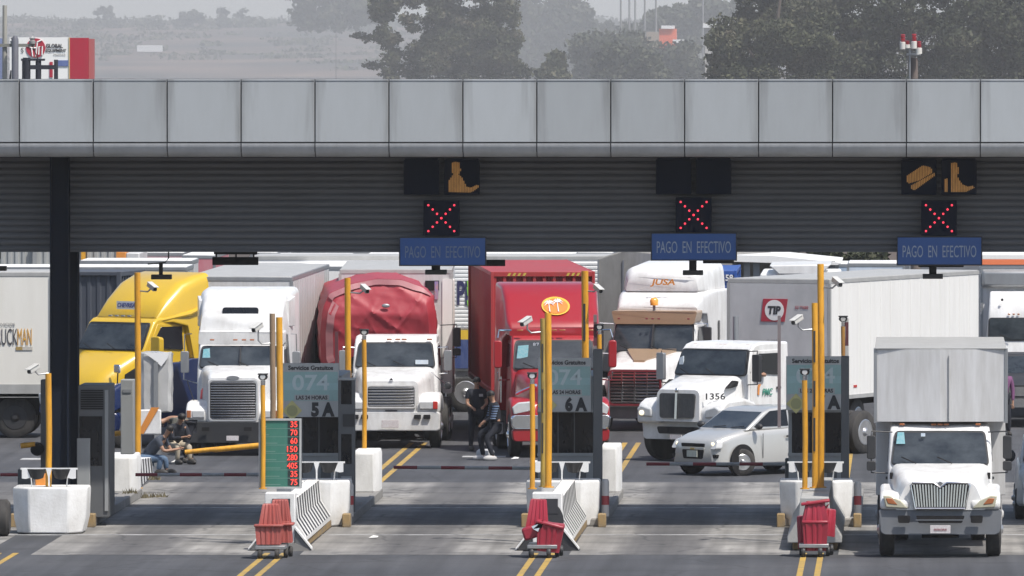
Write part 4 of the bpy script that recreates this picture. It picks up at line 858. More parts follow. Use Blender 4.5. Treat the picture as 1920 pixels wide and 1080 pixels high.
MB().loft([rt_ring(2.35,.98,.93,2.75,3.2,.05,rt=.1,lean=.12),rt_ring(2.75,1.05,.95,2.7,3.62,.05,rt=.22,lean=.10),rt_ring(3.5,1.12,1.06,.9,3.76,.05,rt=.2),rt_ring(5.0,1.12,1.10,.9,3.78,.05,rt=.16)]).build('sleeper',WHITE,t,smooth=60)
plate(t,'roof_vent_window',2.40,.42,.42,3.14,3.36,DARKGL,.07,.30,cx=-.04,lean=.25)
for s in (-1,1): MB().loft([rt_ring(2.9,.03,.03,2.9,3.5,.02,cx=s*1.02,lean=.1),rt_ring(3.5,.06,.06,2.9,3.6,.02,cx=s*1.08)]).build('side_fairing',WHITE,t)
MB().prism([(-.89,2.14),(-.70,2.16),(-.72,2.42),(-.86,2.40)],'y',1.98,2.05).build('sticker',STICK,t)
MB().prism([(-.79,1.30),(-.74,1.3),(-.73,1.56),(-.77,1.5)],'y',.44,.5).build('red_mark',REDP,t)
tr=thing('semi_trailer','white box trailer with grey roof behind the white sleeper truck','trailer',place(447,246.3),-.8,group='box trailers')
boxbody(tr,'cargo_box',1.26,0,12.6,1.15,3.95,WHITE2,ribs=1)
for s in (-1,1):
    for y in (10,11.3): wheel(tr,s*1.0,y,.5,.27,RIMW,dual=True)
    MB().box(s*.6-.06,s*.6+.06,2.6,2.75,.3,1.15).build('landing_leg',CHASSIS,tr)
MB().box(-.5,.5,.4,12,.95,1.15).build('frame_rails',CHASSIS,tr)

# ---- C: white truck carrying a load under red tarpaulin
t=thing('semi_truck','white truck with horizontal bar grille hauling the red tarpaulin load','truck',place(733,243.5),0)
plate(t,'bumper',0,1.14,1.15,.42,.86,WHITE,.07,.28,bow=.10,bevel=.03)
for s in (-1,1):
    for k in (0,1): plate(t,'bumper_slot',-.005+.04,.08,.08,.70,.80,CHASSIS,.02,.05,cx=s*(.62+.22*k))
MB().box(-.22,.18,-.02,0,.50,.68).build('number_plate',PLATE,t,bevel=.004)
grille_bars(t,.55,.98,1.46,.10,7,CHROME,frame=WHITE,fw=.03,r=.05,bt=.6)
MB().loft([rt_ring(.13,.66,.62,.84,1.58,.05,rt=.12),rt_ring(.5,.76,.72,.84,1.68,.05,rt=.18),rt_ring(1.2,.90,.84,.85,1.78,.05,rt=.22),rt_ring(2.0,.98,.92,.85,1.86,.05,rt=.16)]).build('hood',WHITE,t,smooth=60)
MB().box(-.14,.14,.10,.13,.88,.905).build('nameplate',INK,t)
MB().prism([(-.05,1.60),(.05,1.60),(0,1.66)],'y',.10,.14).build('badge',INK,t)
fender(t,1.15,.55,.12,1.75,.98,.5,1.28,.82,WHITE)
for s in (-1,1):
    MB().box(s*.86-.20,s*.86+.20,.07,.16,.93,1.10).build('headlamp',LENS,t,bevel=.015); MB().box(s*1.03-.05,s*1.03+.06,.06,.16,.93,1.11).build('turn_lamp',REDL if s>0 else AMBER,t,bevel=.01)
    wheel(t,s*1.0,.98,.5,.26); wheel(t,s*1.0,5.0,.5,.27,dual=True); wheel(t,s*1.0,6.3,.5,.27,dual=True)
    mirror(t,s,1.24,2.1,2.0,h=.48,w=.2,m=STEEL,x0=.95)
    MB().tube([(s*.9,1.1,1.75),(s*1.18,1.3,1.5),(s*1.24,1.35,1.45)],.012,5).build('fender_mirror_arm',CHROME,t); MB().ball((s*1.27,1.3,1.44),(.09,.04,.09)).build('fender_mirror',BLACKP,t)
chassis(t,.3,7)
cab(t,dict(cw=1.0,hl=2.0,z0=.9,zw0=1.84,zw1=2.42,zr=2.58,yb=3.7,lean=.4,wb=.92,wt=.84,bow=.08),WHITE)
markers(t,(-.75,-.15,.05,.2,.8),2.22,2.48,w=.06)
MB().prism([(.48,1.92),(.78,1.92),(.78,2.02),(.48,2.02)],'y',1.93,1.99).build('sticker',STICKW,t)
TARP=mat('tarpaulin_red',(.34,.026,.040),.52,dirt=.4,dcol=(.26,.05,.06),scale=2,stretch=(1,1,1),bump=.5,bscale=2.2)
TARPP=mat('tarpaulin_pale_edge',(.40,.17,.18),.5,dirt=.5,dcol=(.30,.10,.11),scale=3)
tp=thing('flatbed_load','tall load covered with a creased red tarpaulin on a flatbed trailer','trailer',place(714,248.2),4)
def tarp_out(u):      # outline of the load seen from the front, u runs round from bottom left over the top to bottom right
    K=[(-1.28,1.52),(-1.42,1.9),(-1.44,2.6),(-1.38,3.15),(-1.22,3.52),(-.7,3.74),(-.1,3.86),(.5,3.84),(1.0,3.66),(1.26,3.44),(1.32,3.0),(1.36,2.3),(1.38,1.75),(1.22,1.62)]
    q=u*(len(K)-1); i=min(int(q),len(K)-2); f=q-i; return K[i][0]*(1-f)+K[i+1][0]*f, K[i][1]*(1-f)+K[i+1][1]*f
NU,NV=72,26; rr=random.Random(11)
def crease(x,z,y): 
    d=0
    for ax_,az_,ph,am in ((2.2,3.1,.3,.030),(-3.3,2.4,1.2,.026),(5.1,-1.4,2.2,.016),(1.2,7.0,.7,.012),(7.5,4.5,1.9,.010)): d+=am*.75*(1-abs(math.sin(ax_*x+az_*z+ph+.35*y)))**4
    return d
fm=MB(); vs=[]
for j in range(NV):
    s=j/(NV-1)           # 0 on the outline, 1 at the middle of the front
    for i in range(NU):
        x,z=tarp_out(i/(NU-1)); cx_,cz_=x*.12,2.45+(z-2.6)*.05; e=s
        X=x*(1-e)+cx_*e; Z=z*(1-e)+cz_*e
        q=min(1,s*7); yy=.30*(1-q)+q*(.02+.34*max(0,Z-3.02)+.16*max(0,3.02-Z))
        vs.append((X,yy-crease(X,Z,0)*1.7,Z))
fm.add(vs,[(j*NU+i,j*NU+i+1,(j+1)*NU+i+1,(j+1)*NU+i) for j in range(NV-1) for i in range(NU-1)]+[tuple((NV-1)*NU+i for i in range(NU))])
o=fm.build('front_sheet',TARP,tp,smooth=28)
sm=MB(); vs=[]; YS=[.30,.6,1.2,2,3.2,4.5,6,7.5,9]
for y in YS:
    for i in range(NU):
        x,z=tarp_out(i/(NU-1)); c_=crease(x*2,z,y); k=1+.03*math.sin(i*.9+y*2.1)*(1 if y>.31 else 0)
        vs.append((x*(k if abs(x)>1 else 1),y,z+(c_ if y>.31 else 0)*(1 if z>3 else 0)))
sm.add(vs,[(j*NU+i,j*NU+i+1,(j+1)*NU+i+1,(j+1)*NU+i) for j in range(len(YS)-1) for i in range(NU-1)]); sm.build('cover_sheet',TARP,tp,smooth=60)
def patch_strip(name,u0,u1,kf,m):
    vs=[];n=26
    for i in range(n+1):
        u=u0+(u1-u0)*i/n; x,z=tarp_out(u)
        for k in kf(u):
            X=x*(1-k)+x*.12*k; Z=z*(1-k)+(2.45+(z-2.6)*.05)*k; q=min(1,k*7); yy=.30*(1-q)+q*(.02+.34*max(0,Z-3.02)+.16*max(0,3.02-Z)); vs.append((X,yy-crease(X,Z,0)*1.7-.045,Z))
    MB().add(vs,[(2*i,2*i+1,2*i+3,2*i+2) for i in range(n)]).build(name,m,tp,smooth=60)
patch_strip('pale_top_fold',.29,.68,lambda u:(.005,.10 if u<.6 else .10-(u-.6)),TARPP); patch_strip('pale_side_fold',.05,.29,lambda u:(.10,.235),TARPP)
MB().ball((.12,-.0,3.22),(.10,.03,.05)).build('patch',STEEL,tp)
MB().add([(-1.05,-.1,1.78),(1.1,-.1,1.70),(1.2,.3,1.55),(-1.1,.3,1.6)],[(0,1,2,3)]).build('hem_shade',CHASSIS,tp)  # black sheet standing in for the shade beneath the tarpaulin
MB().box(-1.25,1.25,.2,9,.95,1.2).build('trailer_deck',CHASSIS,tp)
for s in (-1,1):
    for y in (7,8.2): wheel(tp,s*1.0,y,.5,.27,RIMW,dual=True)
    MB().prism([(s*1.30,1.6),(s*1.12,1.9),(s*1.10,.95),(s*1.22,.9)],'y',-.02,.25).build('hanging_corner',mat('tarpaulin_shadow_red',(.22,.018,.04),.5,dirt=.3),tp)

# ---- box truck behind it
t=thing('box_truck','white box truck mostly hidden behind the red tarpaulin load','truck',place(742,254.5),2)
boxbody(t,'cargo_box',1.36,0,9,.95,3.92,WHITE2,rail=GREYROOF)
MB().loft([rt_ring(-.03,.12,.12,.9,3.7,.05,cx=1.26),rt_ring(.3,.16,.16,.9,3.7,.05,cx=1.28)]).build('rounded_corner',TWHITE,t)
MB().box(.72,1.06,-.03,-.012,3.42,3.66).build('dark_stripe',CHASSIS,t); MB().box(.95,1.04,-.035,-.02,3.20,3.64).build('small_emblem',mat('emblem_mix',(.25,.22,.45),.5,dirt=.9,dcol=(.7,.35,.1),scale=25),t)
mirror(t,1,1.50,-.9,2.3,h=.46,w=.2,style='convex',x0=1.1,chr_=BLACKP)
MB().box(-1.1,1.1,-2.2,-.1,.6,2.6).build('cab_body',WHITE,t,bevel=.1,seg=3); plate(t,'windscreen',-2.24,.95,.9,1.7,2.4,GLASS,.08,.05); plate(t,'bumper',-2.4,1.1,1.1,.35,.75,CHASSIS,.05,.2)
for s in (-1,1): wheel(t,s*.98,-1.3,.5,.26); wheel(t,s*1.0,6.5,.5,.27,dual=True)

# ---- D: red truck with red container
RED=mat('truck_red',(.31,.008,.014),.34,dirt=.35,dcol=(.26,.03,.035),coat=.4); RED2=mat('container_red',(.36,.025,.028),.5,dirt=.55,dcol=(.20,.06,.05),scale=1.6)
t=thing('semi_truck','red aerodynamic truck with palm tree emblem on its roof fairing','truck',place(1052,238.6),6)
plate(t,'bumper',-.10,1.10,1.13,.38,.66,RED,.08,.3,bow=.16,bevel=.03)
plate(t,'chrome_bumper',-.14,1.12,1.17,.66,.98,mat('chrome_bright',(.85,.86,.88),.2,metal=1,dirt=.2,dcol=(.4,.4,.4),scale=6),.08,.28,bow=.18,bevel=.05,rt=.12)
MB().loft([rt_ring(.10,.50,.42,.78,1.55,.06,rt=.16,lean=.18),rt_ring(.6,.76,.62,.8,1.72,.06,rt=.22),rt_ring(1.3,.90,.78,.85,1.88,.06,rt=.25),rt_ring(2.1,1.0,.92,.9,1.98,.06,rt=.2)]).build('hood',RED,t,smooth=60)
fender(t,1.14,.5,.18,1.9,1.05,.5,1.34,.66,RED)
grille_bars(t,.34,.85,1.5,.02,9,CHROME,frame=CHROME,lean=.15,r=.08)
for s in (-1,1):
    h_=MB().prism([(s*.60,1.10),(s*1.08,1.00),(s*1.12,1.16),(s*.98,1.27),(s*.62,1.30)],'y',.10,.30).build('headlamp',LENS,t,bevel=.03,seg=3)
    MB().tube([(s*.55,.35,1.66),(s*.82,.75,1.52),(s*.95,1.0,1.44)],.035,6).build('chrome_trim',CHROME,t)
    wheel(t,s*1.0,1.05,.5,.28,CHROME); wheel(t,s*1.0,5.4,.5,.27,dual=True); wheel(t,s*1.0,6.7,.5,.27,dual=True)
    o=MB().loft([rt_ring(-.05,.095,.095,-.32,.32,.07),rt_ring(.1,.09,.09,-.31,.31,.07)]).build('mirror',RED,t,bevel=.03,seg=3); o.location=(s*1.33,1.95,2.32)
    MB().tube([(s*1.0,2.3,2.86),(s*1.29,2.0,2.88),(s*1.33,1.97,2.7)],.022,6).tube([(s*1.0,2.3,1.72),(s*1.31,2.0,1.72),(s*1.33,1.97,1.9)],.022,6).build('mirror_bracket',CHROME,t)
    MB().box(s*1.25-.02,s*1.25+.02,2.05,2.1,1.2,1.8).build('grab_rail',CHROME,t)
chassis(t,.3,7.4)
MB().box(-1.1,1.1,2.6,6.9,.35,.95).build('fuel_tanks',CHASSIS,t,bevel=.1)
cab(t,dict(cw=1.02,hl=2.1,z0=.9,zw0=1.96,zw1=2.62,zr=2.78,yb=3.8,lean=.5,wb=.94,wt=.86,bow=.16),RED)
MB().loft([rt_ring(2.45,1.02,1.0,2.72,2.92,.05,bow=.12),rt_ring(2.75,1.10,1.06,2.76,3.10,.06,rt=.10,lean=.3),rt_ring(3.35,1.15,1.08,2.6,3.62,.06,rt=.14,lean=.2),rt_ring(4.0,1.18,1.12,.95,3.86,.06,rt=.10),rt_ring(5.6,1.18,1.14,.95,3.9,.06,rt=.08)]).build('sleeper_fairing',RED,t,smooth=60)
markers(t,(-.78,.0,.2,.85),2.40,2.84,w=.07)
OV=mat('emblem_orange',(.72,.20,.03),.5); OV2=mat('emblem_ring_yellow',(.72,.42,.05),.5); PALM=mat('emblem_white',(.75,.74,.72),.5)
def ell(cx,cz,a,b,y,lean,th=.02,n=30): return [[(cx+a*math.cos(2*math.pi*i/n),y+k+lean*(b*math.sin(2*math.pi*i/n)),cz+b*math.sin(2*math.pi*i/n)) for i in range(n)] for k in (0,th)]
EC=(.10,3.42,.10+.0); ey=2.78
eo=MB().loft(ell(.10,3.40,.33,.205,3.20,1.33,.12)).build('emblem',OV2,t); MB().loft(ell(.10,3.40,.285,.168,3.18,1.33,.03)).build('emblem_disc',OV,eo)
pm=MB(); yf=lambda z: 3.15+1.33*(z-3.40)
for tx,tz in ((-.05,3.46),(.15,3.49)):
    pm.tube([(tx,yf(3.27),3.27),(tx-.01,yf(tz),tz)],[.016,.009],5)
    for a in (10,45,85,130,170,210,-30):
        dx,dz=math.cos(R(a)),math.sin(R(a)); pm.tube([(tx,yf(tz),tz),(tx+dx*.07,yf(tz+dz*.05+.02),tz+dz*.05+.02),(tx+dx*.13,yf(tz+dz*.07-.02),tz+dz*.07-.02)],[.012,.016,.003],4)
pm.build('emblem_palms',PALM,eo)
MB().prism([(-.88,2.20),(-.62,2.25),(-.60,2.52),(-.84,2.50)],'y',2.16,2.28).build('sticker',STICK,t); text('87',.10,STICKW,t,(-.42,2.30,2.52))
cn=thing('shipping_container','tall red corrugated shipping container behind the red truck','container',place(1018,247.2),5.0)
def container(root,hw,L,z0,z1,m,nf=11,ns=40):
    # corrugated skins as one closed shell
    def corr(a,b,n,amp):
        out=[]; st=(b-a)/n
        for i in range(n): x=a+st*i; out+=[(x,0),(x+st*.3,0),(x+st*.42,amp),(x+st*.88,amp)]
        return out+[(b,0)]
    w_=hw-.06; f=[(x,.03+q) for x,q in corr(-w_,w_,nf,.10)]; rt=[(w_-q*.8,y) for y,q in corr(.06,L-.06,ns,.04)]; bk=[(w_,L-.05),(-w_,L-.05)]; lf=[(-(w_-q*.8),y) for y,q in reversed(corr(.06,L-.06,ns,.04))]
    o=MB().prism(f+rt+bk+lf,'z',z0+.1,z1-.09).build('corrugated_shell',m,root,smooth=0)
    fr=MB()
    for s in (-1,1):
        fr.box(s*hw-.07*(s>0)-.0*(s<0),s*hw+.07*(s<0),0,.12,z0,z1); fr.box(s*hw-.07*(s>0),s*hw+.07*(s<0),L-.12,L,z0,z1)
        fr.box(s*hw-.06*(s>0),s*hw+.06*(s<0),.12,L-.12,z1-.10,z1-.002).box(s*hw-.06*(s>0),s*hw+.06*(s<0),.12,L-.12,z0,z0+.12)
    fr.box(-hw+.07,hw-.07,.005,.12,z1-.12,z1-.003).box(-hw+.07,hw-.07,.005,.12,z0,z0+.14)
    fr.build('frame',m,root,bevel=.01); MB().box(-hw+.05,hw-.05,.1,L-.1,z1-.04,z1-.006).build('roof_sheet',m,root)
    return o
container(cn,1.24,12.2,1.15,4.06,RED2,nf=10)
hz=mat('hazard_yellow',(.55,.40,.06),.5,dirt=.4)
for x0_ in (-.85,.55): 
    q=MB()
    for i in range(4): q.prism([(x0_+i*.12,3.96),(x0_+i*.12+.06,3.96),(x0_+i*.12+.10,4.03),(x0_+i*.12+.04,4.03)],'y',-.008,.003)
    q.build('hazard_stripes',hz,cn)
MB().box(-.5,.5,.4,12,.9,1.15).build('trailer_frame',CHASSIS,cn)
for s in (-1,1):
    for y in (9.6,10.9): wheel(cn,s*1.0,y,.5,.27,RIMW,dual=True)
    MB().box(s*.6-.06,s*.6+.06,2.6,2.75,.3,1.0).build('landing_leg',CHASSIS,cn)

# ---- E: white and gold truck
GOLD=mat('paint_gold_tan',(.36,.25,.16),.35,dirt=.3,dcol=(.25,.18,.12),coat=.4); DKRED=mat('paint_dark_red',(.20,.025,.035),.35,coat=.3)
t=thing('semi_truck','white truck with tan sun visor and orange lettering on its roof fairing','truck',place(1190,253.5),-11)
plate(t,'bumper',0,1.1,1.14,.32,.60,STEEL,.08,.3,bow=.3,bevel=.03)
g=grille_bars(t,.62,.68,1.46,.02,10,CHROME,frame=DKRED,fw=.05,r=.12,bt=.5)
MB().box(-.02,.02,-.02,.02,.7,1.45).box(-.33,-.30,-.02,.02,.7,1.45).box(.30,.33,-.02,.02,.7,1.45).build('grille_uprights',CHROME,g)
MB().loft([rt_ring(.06,.74,.66,.60,1.52,.08,rt=.14,lean=.05),rt_ring(.6,.86,.72,.62,1.72,.08,rt=.2),rt_ring(1.3,.96,.82,.7,1.80,.08,rt=.24),rt_ring(2.05,1.02,.94,.8,1.90,.08,rt=.2)]).build('hood',WHITE,t,smooth=60)
MB().prism([(.1,1.60),(2.02,2.06)] and [(-.22,.70),(.22,.70),(.62,2.02),(-.62,2.02)],'z',1.55,1.56).build('hood_tan_panel',GOLD,t).location.z=0
bpy.data.objects.remove([c for c in t.children if c.name.startswith('hood_tan_panel')][0])
MB().add([(-.14,.5,1.73),(.14,.5,1.73),(.62,1.93,1.965),(-.62,1.93,1.965),(-.12,.5,1.60),(.12,.5,1.60),(.6,2.0,1.80),(-.6,2.0,1.80)],[(0,1,2,3),(4,7,6,5),(0,4,5,1),(1,5,6,2),(2,6,7,3),(3,7,4,0)]).build('hood_panel',GOLD,t)
fender(t,1.15,.55,.12,1.9,1.05,.5,1.25,.6,WHITE)
for s in (-1,1):
    MB().prism([(s*.70,.86),(s*1.06,.84),(s*1.12,1.05),(s*.80,1.14)],'y',.06,.3).build('headlamp',CHASSIS,t,bevel=.03)
    wheel(t,s*1.0,1.05,.5,.28); wheel(t,s*1.0,5.4,.5,.27,dual=True)
    mirror(t,s,1.36,2.1,2.2,h=.6,w=.2,m=BLACKP,x0=1.0)
chassis(t,.3,7)
cab(t,dict(cw=1.06,hl=2.05,z0=.85,zw0=1.88,zw1=2.58,zr=2.70,yb=3.8,lean=.4,wb=1.0,wt=.95,bow=.22,split=True),WHITE)
MB().loft([rt_ring(2.02,1.0,1.08,2.56,2.88,.06,bow=.22,lean=-.1),rt_ring(2.6,1.05,1.09,2.6,2.90,.06,bow=.2)]).build('sun_visor',GOLD,t,smooth=60)
markers(t,(-.85,-.15,0,.15,.9),2.04,2.68,m=DKRED,w=.03)
MB().loft([rt_ring(2.45,1.02,.98,2.84,2.98,.03,rt=.06,bow=.15),rt_ring(2.7,1.08,1.02,2.80,3.16,.05,rt=.12,bow=.10),rt_ring(3.1,1.14,1.08,2.78,3.33,.05,rt=.16,bow=.06),rt_ring(3.8,1.18,1.16,.9,3.36,.05,rt=.1),rt_ring(5.6,1.18,1.16,.9,3.36,.05)]).build('sleeper',WHITE,t,smooth=60)
MB().loft([rt_ring(2.95,.92,.84,3.34,3.70,.06,rt=.16,bow=.16),rt_ring(3.3,1.02,.96,3.34,3.94,.06,rt=.26,bow=.06),rt_ring(5.5,1.08,1.02,3.34,4.05,.05,rt=.25)]).build('roof_fairing',WHITE,t,smooth=60)
text('JUSA',.19,mat('lettering_orange',(.60,.22,.03),.5),t,(.10,2.72,3.56),w=.62,bold=.03,italic=.2)
bc=MB().lathe([(0,.10),(.12,.11),(.18,.07),(.19,.01)],(0,0,0),'z',14).build('beacon',ORANGELAMP,t,smooth=50); bc.location=(-.02,2.30,3.02); MB().box(-.03,.03,-.03,.03,-.2,.0).build('beacon_bracket',STEEL,bc)
for s in (1,): MB().prism([(2.75,2.05),(3.15,2.05),(3.15,2.6),(2.85,2.6)],'x',1.06,1.10).build('corner_window',DARKGL,t) if False else None
MB().loft([rt_ring(0,.10,.10,-.25,.25,.08),rt_ring(.02,.10,.10,-.25,.25,.08)]).xf(Matrix.Rotation(R(90),4,'Z')).xf(Matrix.Translation((1.19,4.3,2.35))).build('sleeper_window',DARKGL,t)
cb=thing('shipping_container','blue container behind the white and tan truck with white numbers','container',place(1288,261.2),0)
BLU=mat('container_blue',(.02,.075,.30),.5,dirt=.4,dcol=(.03,.07,.18)); container(cb,1.25,6.1,1.1,3.74,BLU,nf=9)
text('1158',.16,mat('lettering_white',(.7,.7,.7),.5),cb,(.98,-.01,3.56),w=.36,bold=.03)
MB().box(-.5,.5,.4,6,.85,1.1).build('trailer_frame',CHASSIS,cb)
for s in (-1,1):
    for y in (.9,2.2,5.2): wheel(cb,s*1.0,y,.5,.27,RIMW,dual=True)
WEATH=mat('weathered_canvas_grey',(.27,.26,.24),.8,dirt=.7,dcol=(.13,.125,.115),scale=2,stretch=(2,2,.5))
gt=thing('canvas_trailer','weathered grey canvas sided trailer left of the white and tan truck','trailer',place(1192,263.5),-14)
gb=MB().prism([(-1.0,1.1),(1.2,1.1),(1.2,3.95),(.6,4.12),(-.25,4.22),(-1.0,3.98)],'y',0,9).build('canvas_cover',WEATH,gt,bevel=.04)
st=MB()
for x in (-.98,-.32,.35,1.15): st.box(x-.02,x+.02,-.03,.0,1.1,3.95)
st.build('posts',STEEL,gb); MB().box(-1,1.2,0,9,.85,1.1).build('trailer_frame',CHASSIS,gt)
for s in (-1,1): wheel(gt,s*.95,7.5,.5,.27,RIMW,dual=True); wheel(gt,s*.95,1.2,.5,.27,RIMW)

# ---- F: white day cab 1356
t=thing('semi_truck','white day cab truck numbered 1356 turning left behind the silver car','truck',place(1268,236.4),-33)
plate(t,'bumper',0,1.12,1.16,.50,.92,WHITE,.12,.3,bow=.30,bevel=.04); plate(t,'bumper_intake',-.02,.50,.56,.64,.80,CHASSIS,.05,.08,bow=.05)
MB().box(-.16,.16,-.03,.0,.52,.62).build('number_plate',PLATE,t)
g=plate(t,'grille',.0,.46,.49,1.0,1.56,mat('grille_mesh_dark',(.03,.032,.035),.5,dirt=.5,dcol=(.1,.1,.1),scale=30),.06,.06,lean=.06,rt=.08)
q=MB().loft([[(p[0],p[1]+k,p[2]) for p in rt_ring(-.02,0.03,.03,.98,1.60,.01,lean=.06)] for k in (-.02,.03)]); q.build('grille_bar',CHROME,g)
MB().ball((0,.02,1.63),(.05,.04,.06)).build('badge',CHROME,g)
MB().loft([rt_ring(.04,.60,.58,.92,1.64,.06,rt=.14,lean=.06),rt_ring(.4,.72,.68,.95,1.76,.06,rt=.2),rt_ring(.85,.86,.78,.95,1.86,.06,rt=.24),rt_ring(1.4,.98,.90,.95,1.94,.06,rt=.2)]).build('hood',WHITE,t,smooth=60)
fender(t,1.17,.5,.10,1.6,.95,.5,1.42,.86,WHITE)
for s in (-1,1):
    h_=MB().prism([(s*.72,1.0),(s*1.08,1.02),(s*1.15,1.20),(s*1.02,1.28),(s*.74,1.20)],'y',.06,.35).build('headlamp',LENS,t,bevel=.04,seg=3)
    if s<0: MB().ball((s*1.0,.06,1.1),(.07,.03,.06)).build('lit_bulb',LIT,h_)
    wheel(t,s*1.0,.95,.5,.28,steer=-14); wheel(t,s*1.0,4.8,.5,.27,dual=True); wheel(t,s*1.0,6.1,.5,.27,dual=True)
    MB().prism([(.75,1.66),(1.12,1.70),(1.18,1.82),(1.05,1.84)],'x',s*.80,s*.93).build('hood_intake',CHASSIS,t,bevel=.02)
    mirror(t,s,1.32,1.3,2.12,h=.62,w=.22,m=BLACKP if s>0 else STEEL,x0=.98,chr_=BLACKP)
    MB().tube([(s*1.0,3.9,1.0),(s*1.0,3.9,3.2)],.07,10).build('exhaust_stack',STEEL,t) if s<0 else None
chassis(t,.4,7.2)
cab(t,dict(cw=1.0,hl=1.38,z0=.95,zw0=1.93,zw1=2.52,zr=2.68,yb=3.15,lean=.45,wb=.96,wt=.88,bow=.16,yd=2.8),WHITE)
markers(t,(-.7,-.12,.0,.12,.75),1.82,2.60)
text('1356',.15,INK,t,(.875,.30,1.50),rz=50,w=.46,bold=.02)
text('PMC',.16,mat('lettering_green',(.05,.25,.18),.5),t,(1.025,2.2,1.55),rz=90,w=.42,bold=.02,italic=.2)
MB().prism([(1.80,1.50),(1.86,1.48),(1.88,1.66),(1.94,1.74),(1.82,1.72)],'x',1.014,1.026).build('flame_mark',mat('flame_orange',(.65,.25,.06),.5),t)
MB().prism([(-.9,2.02),(-.78,2.06),(-.78,2.36),(-.88,2.32)],'y',1.42,1.46).build('sticker',STICKW,t)
MB().box(-1.1,-.75,1.7,3.1,.4,.95).box(.75,1.1,1.7,3.1,.4,.95).build('fuel_tanks',STEEL,t,bevel=.1,seg=3)

# ---- TIP trailer
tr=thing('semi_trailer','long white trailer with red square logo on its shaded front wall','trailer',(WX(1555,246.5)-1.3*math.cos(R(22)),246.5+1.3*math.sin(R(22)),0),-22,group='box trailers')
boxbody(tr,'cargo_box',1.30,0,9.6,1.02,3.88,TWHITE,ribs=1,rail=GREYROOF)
MB().box(-1.25,1.25,-.012,.0,1.13,3.78).build('front_wall',mat('front_wall_shade_grey',(.50,.50,.50),.6,dirt=.7,dcol=(.30,.30,.30),scale=1.2,stretch=(1,1,.6)),tr)  # greyer than the sides: shade put into the colour, along with dirt
LR=mat('logo_red',(.38,.03,.05),.5); 
MB().prism([(-.33,2.88),(.28,2.88),(.36,3.42),(-.27,3.42)],'y',-.03,-.014).xf(Matrix.Translation((0,0,0))).build('logo_square',LR,tr).location=(-.12,0,0)
lo=MB().lathe([(-.035,.245),(-.028,.245)],(-.10,0,3.15),'y',28).build('logo_disc',PALM,tr); text('TIP',.20,INK,tr,(-.10,-.038,3.15),w=.34,bold=.05,italic=.15)
tt=mat('lettering_grey',(.25,.25,.26),.6); 
for i,s in enumerate(('Z CREA','CARGA','MAX 25','TIP')): text(s,.07,tt,tr,(-.12,-.02,2.42-.12*i),w=.34 if i<3 else .12)
text('53 TX02',.07,LR,tr,(.60,-.02,3.22),w=.34)
MB().box(1.302,1.312,1.5,1.7,1.28,1.34).build('reflector',REDL,tr)
MB().box(-.5,.5,.4,8.2,.8,1.02).build('frame_rails',CHASSIS,tr)
for s in (-1,1):
    for y in (2.2,6.2): wheel(tr,s*1.0,y,.5,.27,RIM,dual=True)
    MB().box(s*.7-.06,s*.7+.06,1.0,1.12,.2,.9).build('landing_leg',CHASSIS,tr)

# ---- G: yellow and blue truck on the left
YEL=mat('paint_yellow',(.62,.40,.02),.3,dirt=.2,dcol=(.4,.28,.05),coat=.6); NAVY=mat('paint_navy',(.010,.022,.085),.25,dirt=.25,dcol=(.04,.05,.08),coat=.8)
t=thing('semi_truck','yellow and navy blue aerodynamic truck facing left behind the column','truck',place(92,243.6),-38)
plate(t,'bumper',0,1.1,1.16,.35,.85,NAVY,.12,.35,bow=.4,bevel=.05)
MB().loft([rt_ring(.06,.62,.52,.75,1.46,.08,rt=.2,lean=.2),rt_ring(.7,.90,.72,.78,1.78,.08,rt=.26),rt_ring(1.4,1.0,.84,.85,2.04,.08,rt=.28),rt_ring(2.1,1.06,.96,.9,2.25,.08,rt=.2)]).build('hood',YEL,t,smooth=60)
for s in (-1,1):
    MB().loft([rt_ring(.05,.18,.10,.8,1.30,.05,cx=s*.95,rt=.1,bow=.0),rt_ring(.7,.22,.14,.95,1.50,.05,cx=s*.96,rt=.12),rt_ring(1.5,.20,.14,1.0,1.60,.05,cx=s*.98,rt=.12),rt_ring(2.2,.16,.12,.8,1.62,.05,cx=s*1.0,rt=.1)]).build('fender',NAVY,t,smooth=60)
    MB().loft([rt_ring(1.2,.02,.01,1.62,1.72,.01,cx=s*.98),rt_ring(1.75,.03,.02,1.60,1.86,.02,cx=s*1.0)]).build('hood_intake',CHASSIS,t)
    MB().prism([(s*.72,.95),(s*1.1,.98),(s*1.15,1.25),(s*.95,1.32)],'y',.0,.3).build('headlamp',LENS,t,bevel=.05,seg=3)
    wheel(t,s*1.0,1.1,.5,.28,steer=-10); wheel(t,s*1.0,5.8,.5,.27,dual=True)
    o=MB().loft([rt_ring(-.06,.15,.15,-.36,.36,.08),rt_ring(.12,.13,.13,-.33,.33,.08)]).build('mirror',YEL if s>0 else CHROME,t,bevel=.03,seg=3); o.location=(s*1.40,2.2,2.25)
    MB().tube([(s*1.0,2.4,2.0),(s*1.38,2.25,2.0)],.025,6).build('mirror_bracket',BLACKP,t)
    MB().tube([(s*.9,.9,1.5),(s*1.0,.75,1.8)],.02,6).build('hood_mirror_arm',BLACKP,t); MB().box(s*1.0-.10,s*1.0+.10,.66,.76,1.76,1.96).build('hood_mirror',CHROME,t,bevel=.03)
grille_bars(t,.42,.85,1.35,.0,9,CHASSIS,frame=CHROME,lean=.2,r=.1)
chassis(t,.4,7)
cab(t,dict(cw=1.08,hl=2.1,z0=1.0,zw0=2.26,zw1=2.90,zr=3.04,yb=4.0,lean=.62,wb=1.0,wt=.92,bow=.28,yd=3.55),YEL)
